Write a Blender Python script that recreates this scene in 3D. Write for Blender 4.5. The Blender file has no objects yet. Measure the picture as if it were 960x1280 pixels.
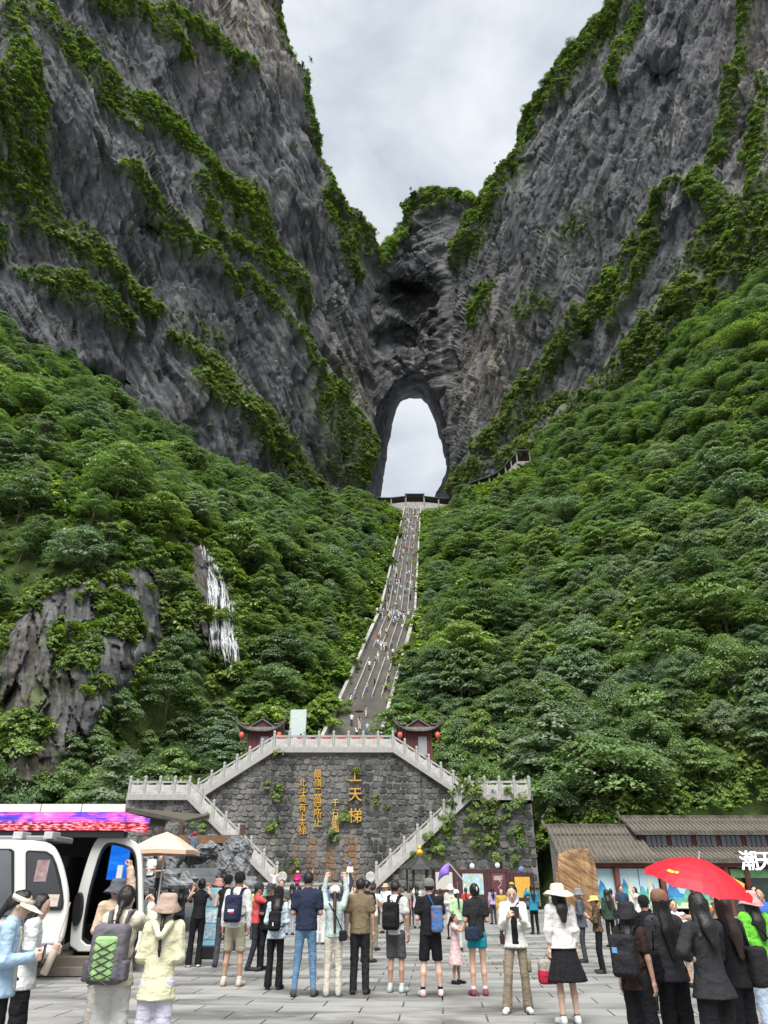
import bpy, math, random
import numpy as np
from mathutils import Vector, Matrix

# ------------------------------------------------------------------ scene, camera, sky, sun, exposure
SC = bpy.context.scene
COL = SC.collection
F_PX = 860.0                                   # focal length in photograph pixels (960 x 1280)
PITCH = math.atan(467.0 / F_PX)                # the phone is tilted up; eye level lies low in the frame
CAM_Z = 1.6
CP, SP = math.cos(PITCH), math.sin(PITCH)
cam_data = bpy.data.cameras.new('camera')
cam_data.sensor_fit = 'VERTICAL'
cam_data.sensor_height = 36.0
cam_data.sensor_width = 27.0
cam_data.lens = F_PX / 1280.0 * 36.0
cam_data.clip_start = 0.1
cam_data.clip_end = 6000
cam = bpy.data.objects.new('camera', cam_data)
cam.location = (0, 0, CAM_Z)
cam.rotation_euler = (math.pi / 2 + PITCH, 0, 0)
COL.objects.link(cam)
SC.camera = cam

SUN_EL, SUN_AZ = math.radians(60), math.radians(187)      # high, behind the camera, softened by cloud
world = bpy.data.worlds.new('World')
SC.world = world
world.use_nodes = True
wn, wl = world.node_tree.nodes, world.node_tree.links
wn.clear()
w_out = wn.new('ShaderNodeOutputWorld')
w_bg = wn.new('ShaderNodeBackground')
w_bg.inputs['Strength'].default_value = 0.056
sky = wn.new('ShaderNodeTexSky')
sky.sky_type = 'NISHITA'
sky.sun_disc = False
sky.sun_elevation = SUN_EL
sky.sun_rotation = SUN_AZ
w_tc = wn.new('ShaderNodeTexCoord')
w_map = wn.new('ShaderNodeMapping')
w_map.inputs['Scale'].default_value = (1.0, 1.0, 1.7)
w_map.inputs['Location'].default_value = (0.35, 0.2, 0.1)
w_n1 = wn.new('ShaderNodeTexNoise')
w_n1.inputs['Scale'].default_value = 4.4
w_n1.inputs['Detail'].default_value = 7
w_n1.inputs['Roughness'].default_value = 0.55
w_n1.inputs['Distortion'].default_value = 0.25
w_r = wn.new('ShaderNodeValToRGB')
w_r.color_ramp.elements[0].position = 0.33
w_r.color_ramp.elements[0].color = (3.9, 4.3, 4.8, 1)
w_r.color_ramp.elements[1].position = 0.72
w_r.color_ramp.elements[1].color = (6.9, 7.05, 7.2, 1)
w_e = w_r.color_ramp.elements.new(0.52)
w_e.color = (5.4, 5.7, 6.05, 1)
w_mix = wn.new('ShaderNodeMixRGB')
w_mix.inputs['Fac'].default_value = 0.9
wl.new(w_tc.outputs['Generated'], w_map.inputs['Vector'])
wl.new(w_map.outputs['Vector'], w_n1.inputs['Vector'])
wl.new(w_n1.outputs['Fac'], w_r.inputs['Fac'])
wl.new(sky.outputs['Color'], w_mix.inputs['Color1'])
wl.new(w_r.outputs['Color'], w_mix.inputs['Color2'])
wl.new(w_mix.outputs['Color'], w_bg.inputs['Color'])
wl.new(w_bg.outputs['Background'], w_out.inputs['Surface'])

sun_data = bpy.data.lights.new('sun', 'SUN')
sun_data.energy = 2.4
sun_data.angle = math.radians(40)
sun_data.color = (1.0, 0.965, 0.91)
sun = bpy.data.objects.new('sun', sun_data)
sun_dir = Vector((math.sin(SUN_AZ) * math.cos(SUN_EL), math.cos(SUN_AZ) * math.cos(SUN_EL), math.sin(SUN_EL)))
sun.rotation_euler = sun_dir.to_track_quat('Z', 'Y').to_euler()
sun.location = (0, 0, 60)
COL.objects.link(sun)

SC.view_settings.view_transform = 'Standard'
SC.view_settings.look = 'None'
SC.view_settings.gamma = 1
SC.view_settings.use_curve_mapping = False
SC.view_settings.exposure = 1.52
SC.render.engine = 'CYCLES'
SC.cycles.use_denoising = True
SC.cycles.max_bounces = 4
SC.cycles.diffuse_bounces = 2
SC.cycles.glossy_bounces = 2
SC.cycles.transmission_bounces = 3
SC.cycles.transparent_max_bounces = 8
SC.cycles.caustics_reflective = False
SC.cycles.caustics_refractive = False

# ------------------------------------------------------------------ survey helpers: sight line + distance -> place
CAM = np.array((0, 0, CAM_Z))
def ray(u, v):
    cx = (np.asarray(u, float) - 480) / F_PX
    cy = (640 - np.asarray(v, float)) / F_PX
    return np.stack([cx, CP - cy * SP, SP + cy * CP], -1)
def pt(u, v, D):
    return CAM + ray(u, v) * np.asarray(D, float)[..., None]
def onY(u, v, Y):                    # point of the sight line at depth Y (north of the camera)
    r = ray(u, v); return CAM + r * (Y / r[..., 1])[..., None]
def onZ(u, v, z=0.0):                # point of the sight line at height z
    r = ray(u, v); return CAM + r * ((z - CAM_Z) / r[..., 2])[..., None]
def toscreen(P):
    P = np.asarray(P, float) - CAM
    d = P[..., 1] * CP + P[..., 2] * SP
    c = -P[..., 1] * SP + P[..., 2] * CP
    return np.stack([480 + F_PX * P[..., 0] / d, 640 - F_PX * c / d, d], -1)

# ------------------------------------------------------------------ noise
def _hash(ix, iy, iz, seed):
    h = (ix * 374761393 + iy * 668265263 + iz * 2147483647 + seed * 974634777) & 0xFFFFFFFF
    h = ((h ^ (h >> 13)) * 1274126177) & 0xFFFFFFFF
    h = (h ^ (h >> 16)) & 0xFFFFFF
    return h.astype(np.float32) / 8388607.5 - 1.0
def vnoise(P, seed=0):
    P = np.asarray(P, np.float32)
    I = np.floor(P).astype(np.int64); f = P - I
    f = f * f * f * (f * (f * 6 - 15) + 10)
    x, y, z = I[..., 0], I[..., 1], I[..., 2]
    fx, fy, fz = f[..., 0], f[..., 1], f[..., 2]
    def L(a, b, t): return a + (b - a) * t
    h = lambda dx, dy, dz: _hash(x + dx, y + dy, z + dz, seed)
    return L(L(L(h(0,0,0), h(1,0,0), fx), L(h(0,1,0), h(1,1,0), fx), fy),
             L(L(h(0,0,1), h(1,0,1), fx), L(h(0,1,1), h(1,1,1), fx), fy), fz)
def fbm(P, octaves=4, seed=0, rough=0.5, ridged=False):
    P = np.asarray(P, np.float32); a, s, out = 1.0, 0.0, 0.0
    for o in range(octaves):
        n = vnoise(P * (2.03 ** o) + 17.3 * o, seed + o)
        if ridged: n = 1 - 2 * np.abs(n)
        out = out + a * n; s += a; a *= rough
    return out / s
def facet(P, seed=0):
    """blocky fracture: every cell of a jittered lattice has its own height and tilt"""
    P = np.asarray(P, np.float32); I = np.floor(P).astype(np.int64)
    best = np.full(len(P), 1e9, np.float32); val = np.zeros(len(P), np.float32)
    for dx in (-1, 0, 1):
        for dy in (-1, 0, 1):
            for dz in (-1, 0, 1):
                x, y, z = I[:, 0] + dx, I[:, 1] + dy, I[:, 2] + dz
                o = np.stack([_hash(x, y, z, seed + 1), _hash(x, y, z, seed + 2), _hash(x, y, z, seed + 3)], -1) * 0.42 + 0.5
                q = P - (np.stack([x, y, z], -1) + o); d = (q * q).sum(1)
                k = d < best
                t = np.stack([_hash(x, y, z, seed + 4), _hash(x, y, z, seed + 5), _hash(x, y, z, seed + 6)], -1)
                h = _hash(x, y, z, seed + 7) * 0.6 + (t * q).sum(1) * 0.9
                best = np.where(k, d, best); val = np.where(k, h, val)
    return val
def sstep(a, b, x):
    t = np.clip((x - a) / (b - a), 0, 1); return t * t * (3 - 2 * t)

# ------------------------------------------------------------------ objects
def tag(o, label=None, cat=None, group=None, kind=None):
    if label: o['label'] = label
    if cat: o['category'] = cat
    if group: o['group'] = group
    if kind: o['kind'] = kind
    return o
def obj(name, data, parent=None, loc=None, rotz=None, mat=None):
    o = bpy.data.objects.new(name, data)
    COL.objects.link(o)
    if parent is not None: o.parent = parent
    if loc is not None: o.location = [float(c) for c in loc]
    if rotz is not None: o.rotation_euler = (0, 0, rotz)
    if mat is not None and data is not None:
        data.materials.clear(); data.materials.append(mat)
    return o
def empty(name, loc=(0, 0, 0), rotz=0.0, parent=None):
    o = obj(name, None, parent, loc, rotz); o.empty_display_size = 0.2; return o
def meshdata(name, V, Fc, mat=None, smooth=False):
    me = bpy.data.meshes.new(name)
    V = np.asarray(V, np.float32)
    if isinstance(Fc, np.ndarray) and Fc.ndim == 2:
        n, k = Fc.shape
        me.vertices.add(len(V)); me.vertices.foreach_set('co', V.ravel())
        me.loops.add(n * k); me.loops.foreach_set('vertex_index', Fc.ravel().astype(np.int32))
        me.polygons.add(n)
        me.polygons.foreach_set('loop_start', np.arange(0, n * k, k, dtype=np.int32))
        me.polygons.foreach_set('loop_total', np.full(n, k, np.int32))
        me.update(calc_edges=True)
    else:
        me.from_pydata([tuple(map(float, q)) for q in V], [], [tuple(map(int, q)) for q in Fc]); me.update()
    if smooth: me.polygons.foreach_set('use_smooth', np.ones(len(me.polygons), bool))
    if mat: me.materials.append(mat)
    return me
class MB:
    """collects simple solids into one mesh"""
    def __init__(s): s.V = []; s.F = []; s.M = []
    def add(s, V, Fc, m=0):
        b = len(s.V); s.V += [tuple(map(float, q)) for q in V]
        s.F += [tuple(int(i) + b for i in q) for q in Fc]; s.M += [m] * len(Fc); return s
    def box(s, x0, x1, y0, y1, z0, z1, m=0):
        return s.add([(x0,y0,z0),(x1,y0,z0),(x1,y1,z0),(x0,y1,z0),(x0,y0,z1),(x1,y0,z1),(x1,y1,z1),(x0,y1,z1)],
                     [(0,3,2,1),(4,5,6,7),(0,1,5,4),(1,2,6,5),(2,3,7,6),(3,0,4,7)], m)
    def hexa(s, P, m=0):            # 8 corners in box order
        return s.add(P, [(0,3,2,1),(4,5,6,7),(0,1,5,4),(1,2,6,5),(2,3,7,6),(3,0,4,7)], m)
    def prism(s, poly, axis, a, b, m=0):   # polygon in the plane of the other two axes, extruded along axis
        n = len(poly); V = []
        for c in (a, b):
            for (p, q) in poly:
                V.append((c, p, q) if axis == 0 else (p, c, q) if axis == 1 else (p, q, c))
        return s.add(V, [tuple(range(n))[::-1], tuple(range(n, 2 * n))] + [(i, (i+1) % n, n + (i+1) % n, n + i) for i in range(n)], m)
    def tube(s, pts, r, n=8, m=0, caps=True):
        pts = [np.array(p, float) for p in pts]
        rs = r if isinstance(r, (list, tuple)) else [r] * len(pts)
        V = []; Fc = []
        for i, p in enumerate(pts):
            d = pts[min(i + 1, len(pts) - 1)] - pts[max(i - 1, 0)]
            d = d / (np.linalg.norm(d) + 1e-9)
            a = np.cross(d, (0, 0, 1) if abs(d[2]) < 0.9 else (1, 0, 0)); a /= np.linalg.norm(a); b = np.cross(d, a)
            for k in range(n):
                t = 2 * math.pi * k / n
                V.append(p + rs[i] * (math.cos(t) * a + math.sin(t) * b))
        for i in range(len(pts) - 1):
            for k in range(n):
                Fc.append((i*n+k, i*n+(k+1) % n, (i+1)*n+(k+1) % n, (i+1)*n+k))
        if caps:
            Fc.append(tuple(range(n))[::-1]); Fc.append(tuple(range((len(pts)-1)*n, len(pts)*n)))
        return s.add(V, Fc, m)
    def lathe(s, prof, n=16, m=0, c=(0, 0, 0)):   # profile of (r, z)
        V = []; Fc = []
        for (r, z) in prof:
            for k in range(n):
                t = 2 * math.pi * k / n; V.append((c[0] + r*math.cos(t), c[1] + r*math.sin(t), c[2] + z))
        for i in range(len(prof) - 1):
            for k in range(n): Fc.append((i*n+k, i*n+(k+1) % n, (i+1)*n+(k+1) % n, (i+1)*n+k))
        Fc.append(tuple(range(n))[::-1]); Fc.append(tuple(range((len(prof)-1)*n, len(prof)*n)))
        return s.add(V, Fc, m)
    def data(s, name, *mats, smooth=False):
        me = bpy.data.meshes.new(name); me.from_pydata(s.V, [], s.F)
        for m in mats: me.materials.append(m)
        if len(mats) > 1: me.polygons.foreach_set('material_index', np.array(s.M, np.int32))
        if smooth: me.polygons.foreach_set('use_smooth', np.ones(len(s.F), bool))
        me.update(); return me
    def build(s, name, mat, parent=None, loc=None, rotz=None, smooth=False, bevel=0.0):
        mats = mat if isinstance(mat, (list, tuple)) else [mat]
        o = obj(name, s.data(name, *mats, smooth=smooth), parent, loc, rotz)
        if bevel:
            b = o.modifiers.new('bevel', 'BEVEL'); b.width = bevel; b.segments = 2; b.limit_method = 'ANGLE'
        return o

# ------------------------------------------------------------------ materials
MATS = {}
def nm(name):
    m = bpy.data.materials.new(name); m.use_nodes = True
    nt = m.node_tree; nt.nodes.clear()
    out = nt.nodes.new('ShaderNodeOutputMaterial'); b = nt.nodes.new('ShaderNodeBsdfPrincipled')
    nt.links.new(b.outputs[0], out.inputs['Surface'])
    return m, nt, b
def N(nt, t, **kw):
    n = nt.nodes.new(t)
    for k, v in kw.items():
        if k in n.inputs: n.inputs[k].default_value = v
        else: setattr(n, k, v)
    return n
def ramp(nt, fac, stops):
    r = nt.nodes.new('ShaderNodeValToRGB'); e = r.color_ramp.elements
    while len(e) < len(stops): e.new(0.5)
    for k, (p, c) in enumerate(stops):
        e[k].position = p; e[k].color = (*c, 1) if len(c) == 3 else c
    nt.links.new(fac, r.inputs['Fac']); return r.outputs['Color']
def mixc(nt, fac, a, b, mode='MIX'):
    m = nt.nodes.new('ShaderNodeMixRGB'); m.blend_type = mode
    for sock, val in ((m.inputs['Fac'], fac), (m.inputs['Color1'], a), (m.inputs['Color2'], b)):
        if hasattr(val, 'is_linked'): nt.links.new(val, sock)
        elif isinstance(val, (int, float)): sock.default_value = val
        else: sock.default_value = (*val, 1)
    return m.outputs['Color']
def noise(nt, scale, detail=4, rough=0.55, vec=None, dist=0.0):
    n = N(nt, 'ShaderNodeTexNoise', Scale=scale, Detail=detail, Roughness=rough, Distortion=dist)
    if vec is not None: nt.links.new(vec, n.inputs['Vector'])
    return n.outputs['Fac']
def coords(nt, scale=(1, 1, 1), kind='Object', rot=(0, 0, 0)):
    tc = nt.nodes.new('ShaderNodeTexCoord'); mp = nt.nodes.new('ShaderNodeMapping')
    mp.inputs['Scale'].default_value = scale; mp.inputs['Rotation'].default_value = rot
    nt.links.new(tc.outputs[kind], mp.inputs['Vector']); return mp.outputs['Vector']
def bump(nt, b, h, strength=0.3, dist=0.02):
    n = N(nt, 'ShaderNodeBump', Strength=strength, Distance=dist)
    nt.links.new(h, n.inputs['Height']); nt.links.new(n.outputs['Normal'], b.inputs['Normal'])
def plain(name, col, rough=0.6, var=0.12, scale=6.0, metal=0.0, bmp=0.0, bscale=40.0, emit=0.0, spec=0.4):
    if name in MATS: return MATS[name]
    m, nt, b = nm(name)
    v = coords(nt)
    f = noise(nt, scale, 5, 0.6, v)
    c = ramp(nt, f, [(0.3, tuple(x * (1 - var) for x in col)), (0.7, tuple(min(1, x * (1 + var)) for x in col))])
    nt.links.new(c, b.inputs['Base Color'])
    b.inputs['Roughness'].default_value = rough; b.inputs['Metallic'].default_value = metal
    b.inputs['Specular IOR Level'].default_value = spec
    if bmp: bump(nt, b, noise(nt, bscale, 4, 0.6, v), bmp, 0.02)
    if emit:
        nt.links.new(c, b.inputs['Emission Color']); b.inputs['Emission Strength'].default_value = emit
    MATS[name] = m; return m
RNG = np.random.default_rng(7)
random.seed(7)
# ------------------------------------------------------------------ the mountain: two cliff walls, the natural arch between
NL, CL = np.array((0.75, -0.66, 0.0)), -183.6          # left wall: plan line, running away to the right
NR, CR = np.array((-0.75, -0.66, 0.0)), -206.0         # right wall
YB = 302.0                                             # the back wall holding the arch
def smin(a, b, k):
    h = np.clip(0.5 + 0.5 * (b - a) / k, 0, 1); return b + (a - b) * h - k * h * (1 - h)
def wall_dist(u, v):
    r = ray(u, v)
    dl = r @ NL; dr = r @ NR
    tl = np.where(dl < -0.05, CL / np.minimum(dl, -0.05), 4000)
    tr = np.where(dr < -0.05, CR / np.minimum(dr, -0.05), 4000)
    tb = YB / np.maximum(r[..., 1], 0.05)
    return smin(smin(tl, tr, 14.0), tb, 10.0)
def polyline_mask(u, v, pts):           # pts: (u, v, halfwidth); 1 on the line, 0 at twice the halfwidth
    best = np.zeros_like(u)
    for (a, b) in zip(pts[:-1], pts[1:]):
        ax, ay, aw = a; bx, by, bw = b
        dx, dy = bx - ax, by - ay; L2 = dx * dx + dy * dy + 1e-6
        t = np.clip(((u - ax) * dx + (v - ay) * dy) / L2, 0, 1)
        d = np.hypot(u - ax - t * dx, v - ay - t * dy); w = aw + (bw - aw) * t
        best = np.maximum(best, 1 - sstep(0.35, 1.75, d / w))
    return best
LEDGES = [   # planted ledges of the two walls as surveyed in the photograph
 [(5,30,16),(20,110,22),(22,200,28),(50,262,26),(90,305,20),(135,342,15),(185,392,9)],
 [(-120,-40,40),(-60,80,40),(-30,200,40),(-20,300,30)],
 [(25,335,10),(80,365,16),(130,395,16),(160,420,8)],
 [(15,0,14),(70,45,17),(105,92,17),(150,120,14),(195,148,14),(235,178,14),(265,215,17),(300,268,20),(330,318,17),(360,352,14),(376,388,7)],
 [(50,10,9),(100,70,12),(130,130,12),(170,160,8)],
 [(90,-20,10),(140,0,11),(190,30,11),(230,72,7)], [(205,18,7),(255,50,8),(300,95,6)],
 [(145,218,9),(178,250,11),(210,290,11),(250,325,11),(290,372,6)],
 [(240,230,6),(262,290,8),(300,320,6)],
 [(300,345,8),(345,390,9),(370,432,7),(388,470,7),(408,515,20),(438,560,22),(465,605,12)],
 [(376,388,4),(380,430,4),(395,480,8)],
 [(205,425,7),(250,452,12),(280,500,16),(320,542,18),(360,582,18),(405,622,16)],
 [(235,482,12),(290,522,12),(320,560,14)], [(430,590,8),(472,632,8)],
 [(338,-20,6),(348,10,6),(365,60,7),(386,140,8),(401,200,7),(406,240,7)], [(403,245,10),(432,268,16),(452,300,14),(472,332,7)],
 [(405,262,8),(425,310,9),(442,350,6)],
 [(775,-15,20),(722,52,20),(690,98,20),(658,138,14),(652,168,7)], [(800,-5,8),(782,60,8),(775,112,6)],
 [(652,150,6),(648,185,7),(645,215,10),(622,240,17),(602,280,16),(590,310,13),(574,332,8)],
 [(472,322,7),(492,296,8),(515,266,10),(545,246,11),(575,244,10),(600,256,8)],
 [(940,-20,8),(925,70,6),(914,140,9),(900,190,9),(880,238,9)],
 [(876,240,14),(905,262,20),(912,292,20),(892,322,17),(872,345,10)], [(955,100,8),(945,200,12),(955,260,14)],
 [(850,230,5),(830,260,6),(802,300,7),(782,340,9),(762,370,14),(735,402,15)],
 [(735,402,10),(702,440,12),(662,488,12),(632,530,11),(600,560,9)],
 [(640,578,16),(700,546,17),(760,496,20),(820,436,24),(880,368,28),(960,305,44),(1060,230,60)],
 [(566,612,10),(600,582,10)], [(620,560,8),(640,520,8),(660,470,7)], [(820,300,5),(800,360,7),(770,410,8)],
]
SKY_U = np.array([-160,-60,0,120,240,320,338,346,364,385,400,406,430,450,470,478,500,515,530,548,575,599,612,630,641,647,651,656,682,700,730,765,820,900,960,1110], float)
SKY_V = np.array([-150,-150,-150,-140,-125,-75,-25,0,60,140,192,240,257,284,326,310,285,262,243,237,238,250,226,213,205,185,150,138,104,76,40,0,-60,-110,-130,-140], float)
BOT_U = np.array([-160,0,100,200,280,400,470,560,640,700,760,850,960,1110], float)
BOT_V = np.array([370,420,480,550,590,636,642,624,592,560,512,432,332,210], float)
ARCH_FRONT = [(452,668),(454,625),(457,572),(465,532),(477,502),(491,479),(507,468),(524,465),(537,472),(547,492),(555,522),(561,552),(566,585),(570,620),(574,668)]
ARCH_BACK = [(470,668),(475.6,622),(481,581),(486,550),(491,527),(495,511),(500,502),(512,498.5),(527,498),(535,506),(543,526),(551,550),(558,575),(558,594),(551,607),(543,619),(541,668)]
def inside(u, v, poly):
    c = np.zeros(u.shape, bool); n = len(poly)
    for i in range(n):
        (x1, y1), (x2, y2) = poly[i], poly[(i + 1) % n]
        if y1 == y2: continue
        k = ((y1 > v) != (y2 > v)) & (u < (x2 - x1) * (v - y1) / (y2 - y1) + x1)
        c ^= k
    return c

def rock_relief(P, side):
    """outward relief in metres: buttresses, then slabs split along steep joints and dipping beds, then rubble"""
    s = P[:, 0] * 0.66 + P[:, 1] * (0.75 * side)              # along the wall
    s = np.where(np.abs(side) < 0.3, P[:, 0], s); z = P[:, 2]; y = P[:, 1]
    w1 = fbm(P / 40.0, 2, 61) * 7; w2 = fbm(P / 11.0, 2, 63) * 0.9
    big = fbm(P / 62.0, 2, 3) * 8.0 + fbm(np.stack([s / 26, z / 60, y / 80], -1), 3, 11, 0.5, True) * 3.0
    dip = np.where(side > 0.3, math.radians(58), np.where(side < -0.3, math.radians(-62), math.radians(8)))
    al = s * np.cos(dip) - z * np.sin(dip); ac = s * np.sin(dip) + z * np.cos(dip)
    al2, ac2 = al + w1, ac + w1 * 0.5
    f1 = facet(np.stack([al2 / 46, (ac2 + w2) / 12, y / 60], -1), 100) * 3.8
    f2 = facet(np.stack([(al2 + w2) / 30, (ac2 + w2) / 3.6, y / 60], -1), 120) * 1.5
    v1 = facet(np.stack([(s + np.where(side < 0, -0.22, 0.22) * z + w2) / 4.2, (z + w1) / 38, y / 60], -1), 140) * 1.15
    f3 = facet(np.stack([(al + w2) / 11, (ac + w2) / 1.5, y / 30], -1), 160) * 0.55
    rb = fbm(P / 2.2, 3, 51, 0.6, True) * 0.28
    crack = -np.clip(fbm(np.stack([(al + w2) / 15, (ac + w2) / 5.5, y / 20], -1), 3, 71, 0.6, True) - 0.5, 0, 1) * 4.0
    return big + f1 + f2 + v1 + f3 + rb + crack

def grid_faces(nr, nc):
    i, j = np.meshgrid(np.arange(nr - 1), np.arange(nc - 1), indexing='ij')
    a = (i * nc + j).ravel()
    return np.stack([a, a + nc, a + nc + 1, a + 1], -1)
def col_attr(me, name, arr):
    at = me.attributes.new(name, 'FLOAT', 'POINT'); at.data.foreach_set('value', np.asarray(arr, np.float32).ravel())

def rock_material(name, dark=(0.052, 0.055, 0.062), mid=(0.102, 0.105, 0.113), light=(0.38, 0.365, 0.345), tan=(0.29, 0.245, 0.20), sc=1.0, turn=0.0, dip=0.6):
    m, nt, b = nm(name)
    v = coords(nt); vs = coords(nt, (1, 1, 0.10))
    v1 = coords(nt, (1, 1, 1), rot=(0, 0, -turn))                       # x along the wall
    m2 = N(nt, 'ShaderNodeMapping'); m2.inputs['Rotation'].default_value = (0, -dip, 0); nt.links.new(v1, m2.inputs['Vector'])
    m3 = N(nt, 'ShaderNodeMapping'); m3.inputs['Scale'].default_value = (0.14, 0.5, 1.0); nt.links.new(m2.outputs[0], m3.inputs['Vector']); vd = m3.outputs[0]
    c = ramp(nt, noise(nt, 0.075 * sc, 5, 0.62, v), [(0.30, dark), (0.52, mid), (0.75, tuple(q * 1.45 for q in mid))])
    c = mixc(nt, 1.0, c, ramp(nt, noise(nt, 0.34 * sc, 6, 0.68, vd), [(0.30, (0.55, 0.55, 0.57)), (0.50, (1.0, 1.0, 1.0)), (0.70, (1.5, 1.48, 1.45))]), 'MULTIPLY')
    st = ramp(nt, noise(nt, 0.24 * sc, 6, 0.7, vs, 0.6), [(0.56, (0, 0, 0)), (0.69, (0.85, 0.85, 0.85))])
    pa = ramp(nt, noise(nt, 0.03 * sc, 3, 0.5, v), [(0.44, (0, 0, 0)), (0.60, (1, 1, 1))])
    c = mixc(nt, mixc(nt, 1.0, st, pa, 'MULTIPLY'), c, light)
    tn = N(nt, 'ShaderNodeAttribute', attribute_name='tan')
    c = mixc(nt, mixc(nt, 1.0, tn.outputs['Fac'], ramp(nt, noise(nt, 0.12 * sc, 3, 0.65, vs), [(0.35, (0, 0, 0)), (0.65, (1, 1, 1))]), 'MULTIPLY'), c, tan)
    dk = ramp(nt, noise(nt, 0.15 * sc, 6, 0.7, vs, 0.4), [(0.56, (1, 1, 1)), (0.72, (0.38, 0.38, 0.41))])
    c = mixc(nt, 1.0, c, dk, 'MULTIPLY')
    # crack lines of the beds and joints
    wob = N(nt, 'ShaderNodeMixRGB', blend_type='ADD'); wob.inputs['Fac'].default_value = 1.6 / sc
    nz = N(nt, 'ShaderNodeTexNoise', Scale=0.35 * sc, Detail=4.0); nt.links.new(vd, nz.inputs['Vector']); nt.links.new(vd, wob.inputs['Color1']); nt.links.new(nz.outputs['Color'], wob.inputs['Color2'])
    hs = None
    for scale, lo in ((0.17 * sc, 0.62), (0.62 * sc, 0.80)):
        vo = N(nt, 'ShaderNodeTexVoronoi', Scale=scale, feature='DISTANCE_TO_EDGE'); nt.links.new(wob.outputs[0], vo.inputs['Vector'])
        e = ramp(nt, vo.outputs['Distance'], [(0.0, (lo, lo, lo)), (0.13, (1, 1, 1))]); c = mixc(nt, 1.0, c, e, 'MULTIPLY')
        hs = e if hs is None else mixc(nt, 1.0, hs, e, 'MULTIPLY')
    vg = N(nt, 'ShaderNodeAttribute', attribute_name='veg')
    gr = ramp(nt, noise(nt, 0.5 * sc, 3, 0.6, v), [(0.3, (0.075, 0.110, 0.030)), (0.7, (0.16, 0.22, 0.058))])
    gm = mixc(nt, 1.0, vg.outputs['Fac'], ramp(nt, noise(nt, 0.16 * sc, 5, 0.65, v), [(0.38, (0, 0, 0)), (0.58, (1, 1, 1))]), 'MULTIPLY')
    c = mixc(nt, gm, c, gr)
    nt.links.new(c, b.inputs['Base Color'])
    b.inputs['Roughness'].default_value = 0.85; b.inputs['Specular IOR Level'].default_value = 0.25
    b1 = N(nt, 'ShaderNodeBump', Strength=0.7, Distance=0.45 / sc); nt.links.new(noise(nt, 2.2 * sc, 5, 0.75, vd), b1.inputs['Height'])
    b2 = N(nt, 'ShaderNodeBump', Strength=0.9, Distance=0.7 / sc); nt.links.new(hs, b2.inputs['Height']); nt.links.new(b1.outputs['Normal'], b2.inputs['Normal']); nt.links.new(b2.outputs['Normal'], b.inputs['Normal'])
    MATS[name] = m; return m
M_ROCKS = dict(cliff_left=rock_material('cliff_rock_left', turn=0.849, dip=1.0), cliff_right=rock_material('cliff_rock_right', turn=-0.849, dip=-1.05), natural_arch=rock_material('arch_rock', turn=0.0, dip=0.12))
M_ROCK = M_ROCKS['natural_arch']

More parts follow.
